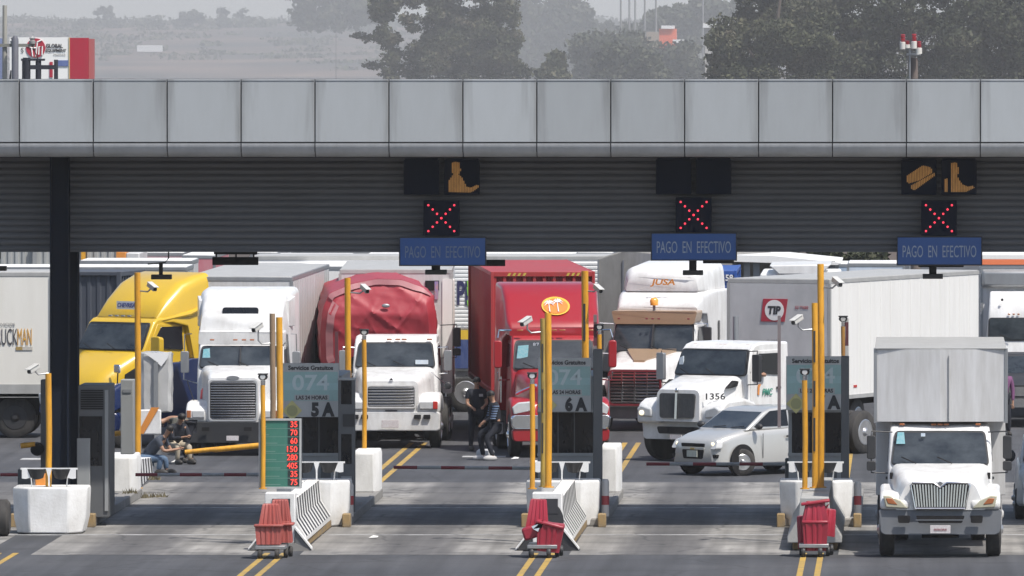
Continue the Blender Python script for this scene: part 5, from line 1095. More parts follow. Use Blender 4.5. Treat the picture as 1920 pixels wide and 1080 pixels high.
MB().loft([rt_ring(2.52,1.02,.94,2.88,3.04,.06,bow=.20),rt_ring(2.95,1.12,1.0,2.90,3.46,.06,rt=.22,bow=.15),rt_ring(3.5,1.18,1.04,2.8,3.84,.06,rt=.26,bow=.06),rt_ring(4.0,1.22,1.10,1.0,4.0,.06,rt=.26),rt_ring(4.35,1.22,1.12,1.0,4.06,.06,rt=.2)]).build('sleeper_fairing',YEL,t,smooth=60)
for s in (-1,1):
    MB().prism([(2.25,.45),(4.35,.45),(4.35,2.05),(3.6,2.05),(3.4,1.98),(2.3,1.95)],'x',s*1.05,s*1.235).build('navy_side_skirt',NAVY,t,bevel=.03)
    MB().tube([(s*1.0,2.72,2.95),(s*1.16,3.6,3.1),(s*1.21,4.2,3.3)],[.03,.07,.03],8).build('fairing_crease',YEL,t)
lt=MB().box(-.30,.34,-.012,0,-.09,.10); lt.build('logo_strip',PALM,t).location=(0,2.68,3.30); text('CHEVRISA',.11,mat('lettering_blue',(.04,.06,.25),.5),t,(.02,2.655,3.305),w=.56,bold=.02,italic=.2)
markers(t,(-.3,-.1,.1,.3),2.46,3.04,m=STEEL)
MB().lathe([(-.02,.18),(-.02,.13),(.02,.13),(.02,.18)],(0,0,0),'x',20).xf(Matrix.Translation((1.235,4.15,2.45))).build('green_emblem',mat('emblem_green',(.12,.35,.10),.6),t)
for c in t.children:      # short sloping nose
    sq=lambda y: 2.1-(2.1-y)*.60 if y<2.1 else y
    if c.location.length>.01: c.location.y=sq(c.location.y)
    else:
        for v in c.data.vertices: v.co.y=sq(v.co.y)
        for k in c.children:
            for v in k.data.vertices: v.co.y=sq(v.co.y)
# dark container trailer behind
tr=thing('shipping_container','dark blue grey corrugated container behind the yellow truck','container',(WX(250,262),262,0),80)
container(tr,1.25,8.6,1.1,3.72,mat('container_slate',(.055,.062,.078),.6,dirt=.4,dcol=(.06,.065,.08)),nf=9,ns=34)
MB().box(-.5,.5,.4,8,.8,1.1).build('trailer_frame',CHASSIS,tr)
for s in (-1,1):
    for y in (1.5,7.2): wheel(tr,s*1.0,y,.5,.27,RIMW,dual=True)
# side-on trailer far left
tr=thing('semi_trailer','cream white trailer side with large TRUCKMAN lettering at far left','trailer',(WX(97,249.5)-0,249.5+1.25,0),90,group='box trailers')
# local +y points to world -x, local x=+1.25 side faces the camera? (rotated 90: x->y)
boxbody(tr,'cargo_box',1.25,0,12.6,.98,3.98,mat('trailer_cream',(.76,.74,.68),.5,dirt=.25,dcol=(.5,.47,.4),stretch=(1.2,1.2,.25)),rail=GREYROOF)
MB().box(-1.262,-1.25,.02,12.5,1.0,1.30).build('lower_rail',GREYROOF,tr)
text('TRUCK',.40,mat('lettering_charcoal',(.06,.055,.06),.6),tr,(-1.265,1.13,2.44),rz=-90,w=.62,bold=.0)
text('MAN',.40,mat('lettering_amber',(.62,.33,.05),.6),tr,(-1.265,.65,2.44),rz=-90,w=.34,bold=.0)
MB().box(-1.268,-1.258,.70,.86,2.12,2.20).build('amber_tag',mat('tag_amber',(.35,.24,.08),.6),tr); MB().box(-1.268,-1.258,.46,.70,2.12,2.20).build('grey_tag',mat('tag_grey',(.5,.47,.42),.6),tr)
text('SERVICIOS',.07,tt,tr,(-1.268,1.13,2.74),rz=-90,w=.5)
MB().add([(-1.22,-.02,3.9),(-1.26,-.06,3.2),(-1.24,-.10,2.4),(-1.26,-.08,1.9),(-1.22,-.0,1.5),(1.2,-.02,1.4),(1.2,-.02,3.9)],[(0,1,2,3,4,5,6)]).build('rear_curtain',mat('curtain_tan',(.55,.36,.16),.7,dirt=.4),tr)
MB().box(-.9,.9,.3,12,.55,.98).build('frame_rails',CHASSIS,tr)
for s in (-1,1):
    for y in (.9,2.2): wheel(tr,s*.9,y,.5,.27,BLACKP,dual=True)  # rims made black to put the shade under the trailer into their colour
# ribbed side-on trailer across the middle
RIB=mat('ribbed_panel_white',(.74,.74,.73),.5,dirt=.25,dcol=(.5,.49,.46))
tr=thing('semi_trailer','white ribbed trailer seen from the side with yellow and blue stripes','trailer',(WX(1148,266),266+1.25,0),90,group='box trailers')
boxbody(tr,'cargo_box',1.25,0,9.2,1.05,3.98,RIB,rail=GREYROOF)
q=MB()
for i in range(22): q.box(-1.275,-1.25,.05,9.1,1.62+i*.102,1.62+i*.102+.07)
q.build('side_ribs',RIB,tr,bevel=.012)
MB().box(-1.285,-1.25,.03,9.15,1.86,2.10).build('yellow_stripe',mat('stripe_yellow',(.70,.46,.03),.5,dirt=.2),tr); MB().box(-1.287,-1.25,.03,9.15,1.12,1.86).build('blue_stripe',mat('stripe_blue',(.025,.05,.17),.5,dirt=.6,dcol=(.15,.18,.28),scale=12),tr)
NVY=mat('lettering_navy',(.02,.02,.08),.6); LGR=mat('lettering_lime',(.22,.50,.06),.6)
text('PN',.62,NVY,tr,(-1.295,3.72,3.05),rz=-90,w=.50,bold=.03,name='logo_letters'); 
for z0_,z1_ in ((2.72,2.86),(2.98,3.2),(3.2,3.36)): MB().prism([(3.52,z0_),(3.70,z0_),(3.72,z1_),(3.56,z1_)],'x',-1.305,-1.298).build('green_mark',LGR,tr)
text('Mexico',.60,NVY,tr,(-1.295,3.12,3.05),rz=-90,w=.3,bold=.03,name='logo_letters') if False else None
text('Cardboard liners',.12,mat('lettering_faint',(.35,.36,.4),.6),tr,(-1.295,3.6,2.20),rz=-90,w=1.0)
MB().box(-1.2,-1.0,.3,9,.86,1.05).build('grey_frame',STEEL,tr); MB().box(-.5,.5,.3,9,.5,.95).build('frame_rails',CHASSIS,tr)
for s in (-1,1):
    for y in (3.75,5.0,8.0): wheel(tr,s*1.05,y,.5,.3,RIM)
# ---- far right truck
t=thing('box_truck','white truck with orange roof band at the right edge behind the box truck','truck',place(1935,262),0)
boxbody(t,'cargo_box',1.26,.9,9,1.2,3.84,WHITE2,rail=STEEL)
MB().box(-1.27,1.27,.87,9,3.84,3.98).build('orange_band',mat('band_orange',(.75,.20,.08),.5),t,bevel=.01)
MB().box(-1.25,1.25,.87,9,3.98,4.10).build('roof_edge',TWHITE,t,bevel=.01)
MB().box(-1.26,1.26,.70,.9,3.28,3.70).build('rounded_header',STEEL,t,bevel=.08,seg=3)
cab(t,dict(cw=1.14,hl=.12,z0=.7,zw0=1.95,zw1=2.52,zr=3.18,yb=1.0,lean=.08,wb=1.08,wt=1.06,bow=.03,doors=False),WHITE)
for x in (-.75,-.05,.6): MB().lathe([(-.02,.03),(.01,.035)],(x,.02+.15,2.98),'y',10).build('roof_dot',CHASSIS,t)
markers(t,(-.58,-.46,-.34,.4),.14,2.60,w=.03)
plate(t,'bumper',-.05,1.14,1.16,.55,.95,STEEL,.06,.2,bow=.05); plate(t,'grille',.02,.9,.95,1.05,1.45,CHASSIS,.06,.05)
for s in (-1,1): wheel(t,s*1.0,.9,.48,.26); wheel(t,s*1.0,6.5,.48,.26,dual=True); MB().box(s*.9-.15,s*.9+.15,-.03,.1,.98,1.14).build('headlamp',LENS,t,bevel=.02)
# pickup mostly hidden beside it
t=thing('pickup','dark pickup with silver bumper glimpsed right of the box truck','car',place(1928,256),0)
MB().loft([rt_ring(0,.85,.82,.55,1.05,.08),rt_ring(.5,.9,.86,.5,1.22,.1),rt_ring(1.4,.92,.9,.45,1.3,.1)]).build('hood',BLACKP,t,smooth=60)
MB().prism([(1.3,.5),(1.4,1.28),(2.0,1.75),(3.6,1.75),(3.7,1.2),(5.2,1.2),(5.2,.5)],'x',-.9,.9).build('body',BLACKP,t,bevel=.06)
plate(t,'bumper',-.08,.92,.92,.50,.72,CHROME,.05,.15,bow=.08); plate(t,'windscreen',1.36,.8,.68,1.30,1.70,GLASS,.06,.03,lean=1.2); plate(t,'grille',-.01,.5,.5,.78,1.0,CHROME,.03,.03)
for s in (-1,1): wheel(t,s*.82,.9,.38,.24); wheel(t,s*.82,4.2,.38,.24); MB().box(s*.7-.12,s*.7+.12,-.01,.1,.82,1.0).build('headlamp',LENS,t,bevel=.02)
# ---- silver car
SIL=mat('car_silver',(.50,.50,.485),.30,metal=.3,dirt=.15,dcol=(.35,.33,.3),coat=.5)
t=thing('hatchback','silver hatchback with headlights lit turning left behind the barrier arm','car',place(1300,229.4),-45)
secs=[(0,.60,.52,.30,.74,.12),(.12,.74,.66,.24,.82,.14),(.45,.80,.74,.24,.92,.16),(.85,.83,.77,.24,1.0,.18),(1.05,.84,.78,.24,1.03,.18),(2.2,.84,.79,.24,1.05,.16),(3.4,.83,.78,.26,1.07,.16),(3.85,.78,.7,.3,1.02,.15),(3.95,.7,.6,.4,.95,.12)]
body=MB().loft([rt_ring(a,b,c,e,f,.06,rt=g_) for a,b,c,e,f,g_ in secs]).build('body',SIL,t,smooth=70)
gh=MB().prism([(.85,.98),(1.50,1.38),(1.70,1.45),(2.2,1.49),(3.1,1.48),(3.62,1.34),(3.9,1.0)],'x',-.77,.77).map(lambda x,y,z:(x*(1-.26*max(0,z-.98)),y,z)).build('cabin',SIL,t,bevel=.05,seg=3,smooth=60)
MB().loft([[(-.70,.92,1.03),(.70,.92,1.03),(.62,1.50,1.385),(-.62,1.50,1.385)],[(-.70,.96,1.0),(.70,.96,1.0),(.62,1.55,1.355),(-.62,1.55,1.355)]]).build('windscreen',GLASS,t)
for x in (-.30,.28): MB().tube([(x,.90,1.05),(x+.34,.96,1.08)],.010,5).build('wiper',CHASSIS,t)
for s in (-1,1):
    f=lambda z: s*(.775*(1-.26*max(0,z-.98))+.008)
    for nm,pp,m_ in (('front_window',[(1.12,1.07),(2.18,1.07),(2.18,1.43),(1.66,1.40)],DARKGL),('rear_window',[(2.24,1.06),(3.5,1.08),(3.28,1.38),(2.24,1.41)],GLASS)):
        MB().add([(f(z),y,z) for y,z in pp],[(0,1,2,3)]).build(nm,m_,t,smooth=0)
    dl=MB()
    for y in (1.32,2.26,3.2): dl.box(min(s*.838,s*.846),max(s*.838,s*.846),y,y+.014,.38,.92)
    dl.build('door_seams',BLACKP,t); MB().box(s*.85-.01,s*.85+.01,2.05,2.2,.82,.86).build('door_handle',BLACKP,t)
    m_=MB().ball((s*.92,1.12,1.08),(.11,.07,.07)).build('door_mirror',BLACKP,t)
    h_=MB().loft([rt_ring(0,.15,.10,.60,.80,.05,cx=s*.56,lean=.5),rt_ring(.14,.19,.14,.60,.82,.06,cx=s*.58,lean=.4)]).build('headlamp',LENS,t,bevel=.01); MB().ball((s*.55,.055,.70),(.06,.03,.05)).build('lit_bulb',LIT,h_)
    for y in (.72,3.22):
        MB().lathe([(-.02,.01),(-.02,.36),(.012,.36),(.012,.01)],(s*.825,y,.34),'x',26).build('wheel_arch',CHASSIS,t)
        wheel(t,s*.78,y,.30,.20,RIM,steer=-25 if y<1 else 0)
    plate(t,'fog_recess',.02,.13,.16,.40,.48,CHASSIS,.02,.08,cx=s*.56)
plate(t,'grille',-.015,.36,.37,.64,.72,CHASSIS,.02,.06); plate(t,'lower_grille',-.02,.30,.34,.38,.58,CHASSIS,.04,.06); MB().box(-.16,.16,-.05,-.03,.42,.56).build('number_plate',mat('car_plate',(.5,.53,.46),.5,dirt=.5,dcol=(.3,.3,.28),scale=30),t)
plate(t,'chrome_strip',-.025,.36,.36,.585,.625,SIL,.01,.05); MB().box(-.06,.06,-.04,-.02,.585,.625).build('badge',mat('badge_gold',(.45,.33,.12),.3,metal=.7),t)
MB().box(-.8,.8,.3,3.7,.20,.30).build('underbody',CHASSIS,t)
# right edge: dark van mirror and white car corner in the next lane
t=thing('white_car','white car nose cut off by the right edge of the picture','car',place(1984,209),0)
MB().loft([rt_ring(0,.72,.66,.30,.85,.12,rt=.16),rt_ring(.3,.84,.78,.28,1.0,.12,rt=.18),rt_ring(1.2,.86,.80,.28,1.15,.12,rt=.18),rt_ring(4.2,.86,.8,.3,1.15,.12,rt=.16)]).build('body',WHITE,t,smooth=60)
MB().prism([(1.1,1.1),(1.8,1.62),(3.6,1.62),(4.2,1.1)],'x',-.78,.78).map(lambda x,y,z:(x*(1-.3*max(0,z-1.1)),y,z)).build('cabin',WHITE,t,bevel=.05)
plate(t,'windscreen',1.10,.70,.60,1.14,1.58,GLASS,.06,.03,lean=1.3)
for s in (-1,1):
    MB().ball((s*.98,1.45,1.25),(.14,.08,.14)).build('door_mirror',BLACKP,t); wheel(t,s*.76,.8,.31,.2,RIM); wheel(t,s*.76,3.3,.31,.2,RIM); MB().box(s*.6-.12,s*.6+.12,-.0,.1,.62,.8).build('headlamp',LENS,t,bevel=.03)
# ---------------------------------------------------------------- people
def skin_mesh(name,J,Eg,m,parent,sub=1,root=None):
    """J: joint name -> ((x,y,z), radius); Eg: list of joint pairs"""
    ks=[k for k in J if any(k in e for e in Eg)]; ix={k:i for i,k in enumerate(ks)}
    me=bpy.data.meshes.new(name); me.from_pydata([J[k][0] for k in ks],[(ix[a],ix[b]) for a,b in Eg],[])
    o=bpy.data.objects.new(name,me); SC.collection.objects.link(o)
    if parent is not None: o.parent=parent
    me.materials.append(m)
    s=o.modifiers.new('skin','SKIN'); s.use_smooth_shade=True
    for k in ks:
        v=me.skin_vertices[0].data[ix[k]]; r=J[k][1]; v.radius=(r,r) if not isinstance(r,tuple) else r
        v.use_root=(k==(root or ks[0]))
    b=o.modifiers.new('subdiv','SUBSURF'); b.levels=sub; b.render_levels=sub
    return o
def person(lb,loc,rz,pose,top,bot,shoe,hairm=HAIR,strip=None,cap=None):
    """pose gives pelvis height, spine tip, and arm / leg joints in a local frame facing -y"""
    t=thing('person',lb,'person',loc,rz,None)
    P=pose; pel=Vector(P['pelvis']); ch=Vector(P['chest']); nk=Vector(P['neck']); hd=Vector(P['head'])
    J={'pel':(pel,.125),'belly':((pel+ch)/2,.115),'chest':(ch,.14),'neck0':(nk-(nk-ch).normalized()*.03,.07),'neck':(nk,.052),'head0':(nk+(hd-nk)*.5,.062),'head':(hd,.082),'crown':(hd+(hd-nk).normalized()*.06,.07)}
    E=[('pel','belly'),('belly','chest'),('chest','neck0'),('neck0','neck'),('neck','head0'),('head0','head'),('head','crown')]
    for s,n in ((-1,'L'),(1,'R')):
        sh,el,wr=[Vector(v) for v in P['arm'+n]]; hp,kn,an,to=[Vector(v) for v in P['leg'+n]]
        J.update({'sh'+n:(sh,.06),'el'+n:(el,.043),'wr'+n:(wr,.028),'hp'+n:(hp,.095),'kn'+n:(kn,.062),'an'+n:(an,.042),'to'+n:(to,.04)})
        E+=[('chest','sh'+n),('sh'+n,'el'+n),('el'+n,'wr'+n),('pel','hp'+n),('hp'+n,'kn'+n),('kn'+n,'an'+n),('an'+n,'to'+n)]
        dv=(wr-el).normalized(); sd=dv.cross(Vector((0,0,1))); sd=sd.normalized() if sd.length>.1 else Vector((1,0,0)); up=sd.cross(dv)
        pm=wr+dv*.06; J['pa'+n]=(pm,(.036,.022)); E.append(('wr'+n,'pa'+n))
        for q in range(4):
            b0=pm+dv*.03+sd*(.027-.018*q); L=(.06,.068,.064,.05)[q]
            J['f%s%da'%(n,q)]=(b0,.0095); J['f%s%db'%(n,q)]=(b0+dv*L*.55-up*.008,.009); J['f%s%dc'%(n,q)]=(b0+dv*L*.9-up*.03,.008)
            E+=[('pa'+n,'f%s%da'%(n,q)),('f%s%da'%(n,q),'f%s%db'%(n,q)),('f%s%db'%(n,q),'f%s%dc'%(n,q))]
        b0=wr+dv*.035+sd*.03*s; J['th%sa'%n]=(b0+sd*.012*s,.011); J['th%sb'%n]=(b0+sd*.03*s+dv*.035-up*.01,.0095); E+=[('pa'+n,'th%sa'%n),('th%sa'%n,'th%sb'%n)]
    body=skin_mesh('body',J,E,SKIN,t,root='pel')
    # face: nose, ears, eyes
    up=(hd-nk).normalized(); fw=Vector(P.get('face',(0,-1,0))).normalized(); fw=(fw-up*fw.dot(up)).normalized(); sd=up.cross(fw)
    fc=MB(); c=hd+up*.015
    fc.tube([c+fw*.078+up*.01,c+fw*.098-up*.022,c+fw*.085-up*.03],[.008,.014,.006],6).ball(c+sd*.08,(.014,.022,.03),8,6).ball(c-sd*.08,(.014,.022,.03),8,6); fc.build('face_features',SKIN,body)
    ey=MB(); [ey.ball(c+fw*.078+sd*s*.03+up*.012,.010,6,5) for s in (-1,1)]; ey.tube([c+fw*.082-up*.05+sd*.022,c+fw*.084-up*.05-sd*.022],.006,5); ey.build('eyes_and_mouth',HAIR,body)
    hr=MB()
    for j in range(7):
        for k in range(14):
            pass
    rings=[]; 
    for j in range(1,7):
        a=math.pi*.60*j/6; ring=[]
        for k in range(14):
            b=2*math.pi*k/14; v=up*math.cos(a)+(fw*math.cos(b)+sd*math.sin(b))*math.sin(a)
            lim=1.0 if not (math.cos(b)>.35 and a>.95) else .86
            ring.append(tuple(c+up*.02+v*.098*lim))
        rings.append(ring)
    hr.loft(rings); hr.build('hair',cap or hairm,t,smooth=60)
    def inf(k,f): p,r=J[k]; return (p,(r if not isinstance(r,tuple) else r[0])*f+.008)
    if top:
        JT={k:inf(k,1.24 if k in ('pel','belly') else 1.10) for k in ('pel','belly','chest','neck0','shL','shR','elL','elR')}; JT['neck0']=(JT['neck0'][0],.075)
        ET=[('pel','belly'),('belly','chest'),('chest','neck0'),('chest','shL'),('chest','shR')]
        for n in 'LR':
            sh,el,wr=[Vector(v) for v in P['arm'+n]]
            if P.get('sleeve','short')=='short': k=sh+(el-sh)*.7; JT['sl'+n]=(k,.062); ET.append(('sh'+n,'sl'+n)); JT.pop('el'+n)
            else: JT['cu'+n]=(wr-(wr-el)*.12,.040); ET+=[('sh'+n,'el'+n),('el'+n,'cu'+n)]
        skin_mesh('shirt',JT,ET,top,t,root='chest')
    JB={'pel':inf('pel',1.12)}; EB=[]
    for n in 'LR':
        for k in ('hp','kn','an'): JB[k+n]=inf(k+n,1.16)
        EB+=[('pel','hp'+n),('hp'+n,'kn'+n),('kn'+n,'an'+n)]
    skin_mesh('trousers',JB,EB,bot,t,root='pel')
    for n in 'LR':
        an,to=[Vector(v) for v in P['leg'+n][2:]]; d=(to-an); d.z=0; d=d.normalized()
        q=MB().ball((0,0,0),(.066,.17,.075),12,8); q.v=[(x,y,max(z,-.045)) for x,y,z in q.v]
        q.xf(Matrix.Translation(Vector((an.x,an.y,0))+d*.075+Vector((0,0,an.z-.042)))@Matrix.Rotation(math.atan2(-d.x,d.y) if False else math.atan2(d.x,-d.y)*1.0,4,'Z'))
        q.build('shoe',shoe,t,smooth=60)
    return t
NAVT=mat('cloth_slate',(.045,.055,.075),.85,bump=.3); JEAN=mat('cloth_denim',(.07,.12,.20),.85,dirt=.5,dcol=(.14,.2,.28),scale=8,stretch=(1,1,1)); KHAKI=mat('cloth_khaki',(.42,.36,.27),.85,dirt=.3); OLIVE=mat('cloth_olive',(.10,.10,.085),.9,bump=.4,dirt=.4)
BLK=mat('cloth_black',(.012,.014,.022),.85,bump=.3); STRP=mat('cloth_stripe_blue',(.16,.22,.33),.8); PURP=mat('cloth_purple',(.16,.06,.14),.85,bump=.3); SHOE=mat('shoe_dark',(.03,.028,.026),.6); SHOEW=mat('shoe_pale',(.45,.44,.43),.6)
# seated man (faces right, +x): local facing -y then rotated by +90
def sit(hz,lean=.3,kx=.42,foot=.0):
    return dict(pelvis=(0,0,hz),chest=(0,-lean*.75,hz+.36),neck=(0,-lean*1.15,hz+.50),head=(0,-lean*1.15-.08,hz+.62),face=(0,-1,-.35),
      armL=[(-.19,-lean*.9,hz+.42),(-.22,-lean-.10,hz+.16),(-.08,-lean-.34,hz+.20)],armR=[(.19,-lean*.9,hz+.42),(.21,-lean-.12,hz+.15),(.06,-lean-.36,hz+.22)],
      legL=[(-.10,-.03,hz-.02),(-.13,-.42,hz+.0),(-.13,-.36-foot,.09),(-.14,-.50-foot,.05)],legR=[(.10,-.03,hz-.02),(.14,-.44,hz-.01),(.15,-.44-foot,.09),(.16,-.58-foot,.05)])
d=230.2
person('man in a slate t-shirt and jeans sitting hunched on the striped barrier',(WX(272,d),d,0),74,sit(.36,.42),NAVT,JEAN,SHOE)
person('person in khaki trousers sitting just behind the man in jeans',(WX(326,235.5),235.5,0),35,dict(sit(.42,.22),sleeve='long'),BLK,KHAKI,SHOE)
bend=dict(pelvis=(0,.12,.86),chest=(0,-.22,1.0),neck=(0,-.42,.98),head=(0,-.53,.93),face=(0,-.6,-.8),sleeve='long',
   armL=[(-.2,-.25,.98),(-.22,-.32,.70),(-.1,-.45,.52)],armR=[(.2,-.25,.98),(.24,-.36,.72),(.1,-.5,.55)],
   legL=[(-.1,.12,.84),(-.13,-.02,.46),(-.13,.10,.09),(-.14,-.05,.05)],legR=[(.1,.12,.84),(.14,.02,.45),(.15,.16,.09),(.16,.0,.05)])
person('person in an olive jacket bending down by the white truck bumper',(WX(345,236),236,0),-72,bend,OLIVE,BLK,SHOE)
stl=dict(pelvis=(0,.0,.78),chest=(0,-.04,1.16),neck=(0,-.07,1.34),head=(0,-.11,1.47),face=(0,-1,-.35),sleeve='long',
   armL=[(-.2,-.04,1.27),(-.25,-.10,1.0),(-.16,-.27,.86)],armR=[(.2,-.04,1.27),(.25,-.12,1.0),(.12,-.30,.88)],
   legL=[(-.1,0,.76),(-.14,-.36,.60),(-.14,-.26,.09),(-.15,-.40,.05)],legR=[(.1,0,.76),(.14,-.26,.50),(.16,-.10,.09),(.17,-.24,.05)])
d=237.4
p=person('young man in dark clothes with blue striped sleeves perched by the red truck wheel',(WX(930,d),d,0),-75,stl,BLK,BLK,SHOEW)
q=MB()
for i in range(6):
    z=1.24-.055*i; k=(1.27-z)/.27; q.lathe([(-.012,.078-.012*k),(.012,.077-.012*k)],(-.2-.05*k,-.04-.06*k,z),'z',14); q.lathe([(-.012,.078-.012*k),(.012,.077-.012*k)],(.2+.05*k,-.04-.08*k,z),'z',14)
q.build('sleeve_stripes',STRP,p)
std=dict(pelvis=(0,0,.92),chest=(0,0,1.28),neck=(0,-.02,1.47),head=(0,-.04,1.60),face=(0,-1,-.2),
   armL=[(-.2,0,1.38),(-.24,-.04,1.10),(-.18,-.24,1.02)],armR=[(.2,0,1.38),(.24,-.06,1.10),(.1,-.27,1.04)],
   legL=[(-.1,0,.9),(-.12,-.02,.50),(-.13,.02,.09),(-.14,-.13,.05)],legR=[(.1,0,.9),(.13,-.04,.50),(.14,.0,.09),(.15,-.15,.05)])
p=person('man in a black t-shirt with white chest patch standing beside the red truck',(WX(893,242.5),242.5,0),20,std,BLK,BLK,SHOE)
MB().box(.02,.11,-.175,-.15,1.27,1.33).build('chest_patch',SHOEW,p)
person('person in a purple shirt walking behind the box truck at the right edge',(WX(1880,251),251,0),10,dict(std,sleeve='long',armR=[(.2,0,1.38),(.25,-.0,1.08),(.24,-.06,.80)]),PURP,BLK,SHOE)
# drivers, seen through the open side windows
ob=[o for o in SC.objects if o.name.startswith('semi_truck') and '1356' in str(o.get('label',''))][0]
Mx=Matrix.Translation(ob.location)@Matrix.Rotation(R(-33),4,'Z')
lp=Mx@Vector((.89,2.05,1.28)); drv=dict(sit(.30,.05)); 
drv['armR']=[(.19,-.04,.72),(.26,-.16,.62),(.24,-.36,.66)]
t=thing('person','driver of the white day cab truck with an arm on the window sill','person',lp,-33)
J={'sh':((-.05,.0,.70),.07),'el':((.19,-.02,.66),.05),'wr':((.20,-.24,.68),.033),'pa':((.20,-.31,.68),.035),'nk':((-.08,-.02,.82),.05),'hd':((.02,-.06,.96),.09),'cr':((.02,-.06,1.04),.075)}
for q in range(4): J['f%d'%q]=((.20+.012*q-.02,-.36,.69),.009); J['g%d'%q]=((.21+.012*q-.02,-.40,.665),.008)
J['t0']=((.17,-.30,.71),.010); J['t1']=((.16,-.34,.72),.009)
skin_mesh('body',J,[('sh','el'),('el','wr'),('wr','pa'),('sh','nk'),('nk','hd'),('hd','cr'),('pa','t0'),('t0','t1')]+[('pa','f%d'%q) for q in range(4)]+[('f%d'%q,'g%d'%q) for q in range(4)],SKIN,t,root='sh')
skin_mesh('shirt',{'sh':((-.05,.0,.70),.085),'m':((.12,-.01,.665),.07)},[('sh','m')],NAVT,t); MB().ball((.02,-.05,1.03),(.10,.11,.08)).build('hair',HAIR,t)
# ---------------------------------------------------------------- trees and background
def leaf_mesh(name,blobs,n,size,m,seed,parent=None,flat=.8):
    rs=np.random.RandomState(seed); B=np.array([b[:3] for b in blobs],float); Rr=np.array([b[3:6] for b in blobs],float)
    wgt=(Rr.prod(1))**.66; wgt/=wgt.sum(); bi=rs.choice(len(B),n,p=wgt)
    v=rs.normal(size=(n,3)); v/=np.linalg.norm(v,axis=1)[:,None]; rad=rs.rand(n)**.45
    lump=1+.22*np.sin(v[:,0]*5+bi)*np.cos(v[:,2]*6+bi*2)
    c=B[bi]+v*Rr[bi]*(rad*lump)[:,None]
    a=rs.normal(size=(n,3)); a/=np.linalg.norm(a,axis=1)[:,None]; b=np.cross(a,rs.normal(size=(n,3))); b/=np.linalg.norm(b,axis=1)[:,None]
    s=size*(.5+rs.rand(n)); a*=s[:,None]; b*=(s*.6)[:,None]
    V=np.stack([c-a-b*.3,c+b,c+a+b*.2,c-b],1).reshape(-1,3)
    me=bpy.data.meshes.new(name); me.vertices.add(n*4); me.vertices.foreach_set('co',V.ravel()); me.loops.add(n*4); me.loops.foreach_set('vertex_index',np.arange(n*4,dtype=np.int32)); me.polygons.add(n); me.polygons.foreach_set('loop_start',np.arange(0,n*4,4,dtype=np.int32)); me.update(); me.validate()
    me.materials.append(m); o=bpy.data.objects.new(name,me); SC.collection.objects.link(o)
    if parent is not None: o.parent=parent
    return o
def foliage(name,c1,c2,c3,sc):
    m=bpy.data.materials.new(name); m.use_nodes=True; n=m.node_tree.nodes; l=m.node_tree.links; b=n['Principled BSDF']; b.inputs['Roughness'].default_value=.9; b.inputs['Specular IOR Level'].default_value=.1
    g=n.new('ShaderNodeNewGeometry'); r=n.new('ShaderNodeValToRGB'); e=r.color_ramp.elements; e[0].position=.28; e[0].color=(*c1,1); e[1].color=(*c3,1); e[1].position=.85; k=e.new(.55); k.color=(*c2,1)
    tc=n.new('ShaderNodeTexCoord'); nz=n.new('ShaderNodeTexNoise'); nz.inputs['Scale'].default_value=sc; l.new(tc.outputs['Object'],nz.inputs[0])
    ad=n.new('ShaderNodeMath'); ad.operation='MULTIPLY_ADD'; ad.inputs[1].default_value=.26; l.new(g.outputs['Random Per Island'],ad.inputs[0]); ml=n.new('ShaderNodeMath'); ml.operation='MULTIPLY'; ml.inputs[1].default_value=.85; l.new(nz.outputs[0],ml.inputs[0]); l.new(ml.outputs[0],ad.inputs[2])
    l.new(ad.outputs[0],r.inputs[0]); l.new(r.outputs[0],b.inputs['Base Color']); return m
FOL1=foliage('foliage_dusty_green',(.028,.034,.022),(.06,.068,.042),(.13,.125,.085),.16); FOL2=foliage('foliage_mixed',(.032,.038,.024),(.075,.082,.048),(.17,.15,.105),.14); BARK=mat('bark',(.10,.08,.065),.9,dirt=.5,bump=.4)
def tree(lb,cx,d,bl,n,size,fol,seed,trunks=(),group='hazy trees behind the toll plaza',name='tree'):
    """blobs and limbs are given in photo pixels relative to the distance d: (px, py, rx, rz, depth)"""
    zb=ground_z(d); r=thing(name,lb,'tree',(WX(cx,d),d,zb),group=group); k=d/F
    B=[(WX(a,d)-WX(cx,d),off*k,WZ(b,d)-zb,rx*k,(rx+rz)*.5*k*.8,rz*k) for a,b,rx,rz,off in bl]
    leaf_mesh('crown',B,n,size,fol,seed,r)
    for i,pts in enumerate(trunks):
        MB().tube([(WX(a,d)-WX(cx,d),0,WZ(b,d)-zb) for a,b,_ in pts],[w_*k for _,_,w_ in pts],7).build('trunk' if i==0 else 'limb',BARK,r)
    if not trunks: MB().tube([(0,0,0),(0,0,max(B[0][2],1))],[.3,.15],7).build('trunk',BARK,r)
    return r
rr=random.Random(2)
def blobs(x0,x1,y0,y1,n,r0,r1,seed,shape=None,off=60):
    q=random.Random(seed); out=[]
    while len(out)<n:
        x,y=q.uniform(x0,x1),q.uniform(y0,y1)
        if shape and not shape(x,y): continue
        r=q.uniform(r0,r1); out.append((x,y,r,r*q.uniform(.6,.9),q.uniform(-off,off)))
    return out
G1='dusty trees at the right'
def edge(x,y): return not (x<1400 and y<45+(1400-x)*.2) and not (1312<x<1345 and 72<y<98)
tree('broad dusty green tree with a pale leafy left edge, left of the dark right trees',1430,1550,blobs(1350,1545,45,190,60,18,36,1,edge)+[(1338,76,22,13,0),(1352,120,24,15,0),(1395,58,28,14,0),(1342,142,24,16,0),(1375,95,26,18,0),(1330,108,10,7,0)],42000,.27,FOL2,1,[[(1450,330,9),(1450,180,7),(1455,60,4),(1470,-60,2)],[(1452,150,4),(1400,90,2),(1360,70,1)]],group=G1)
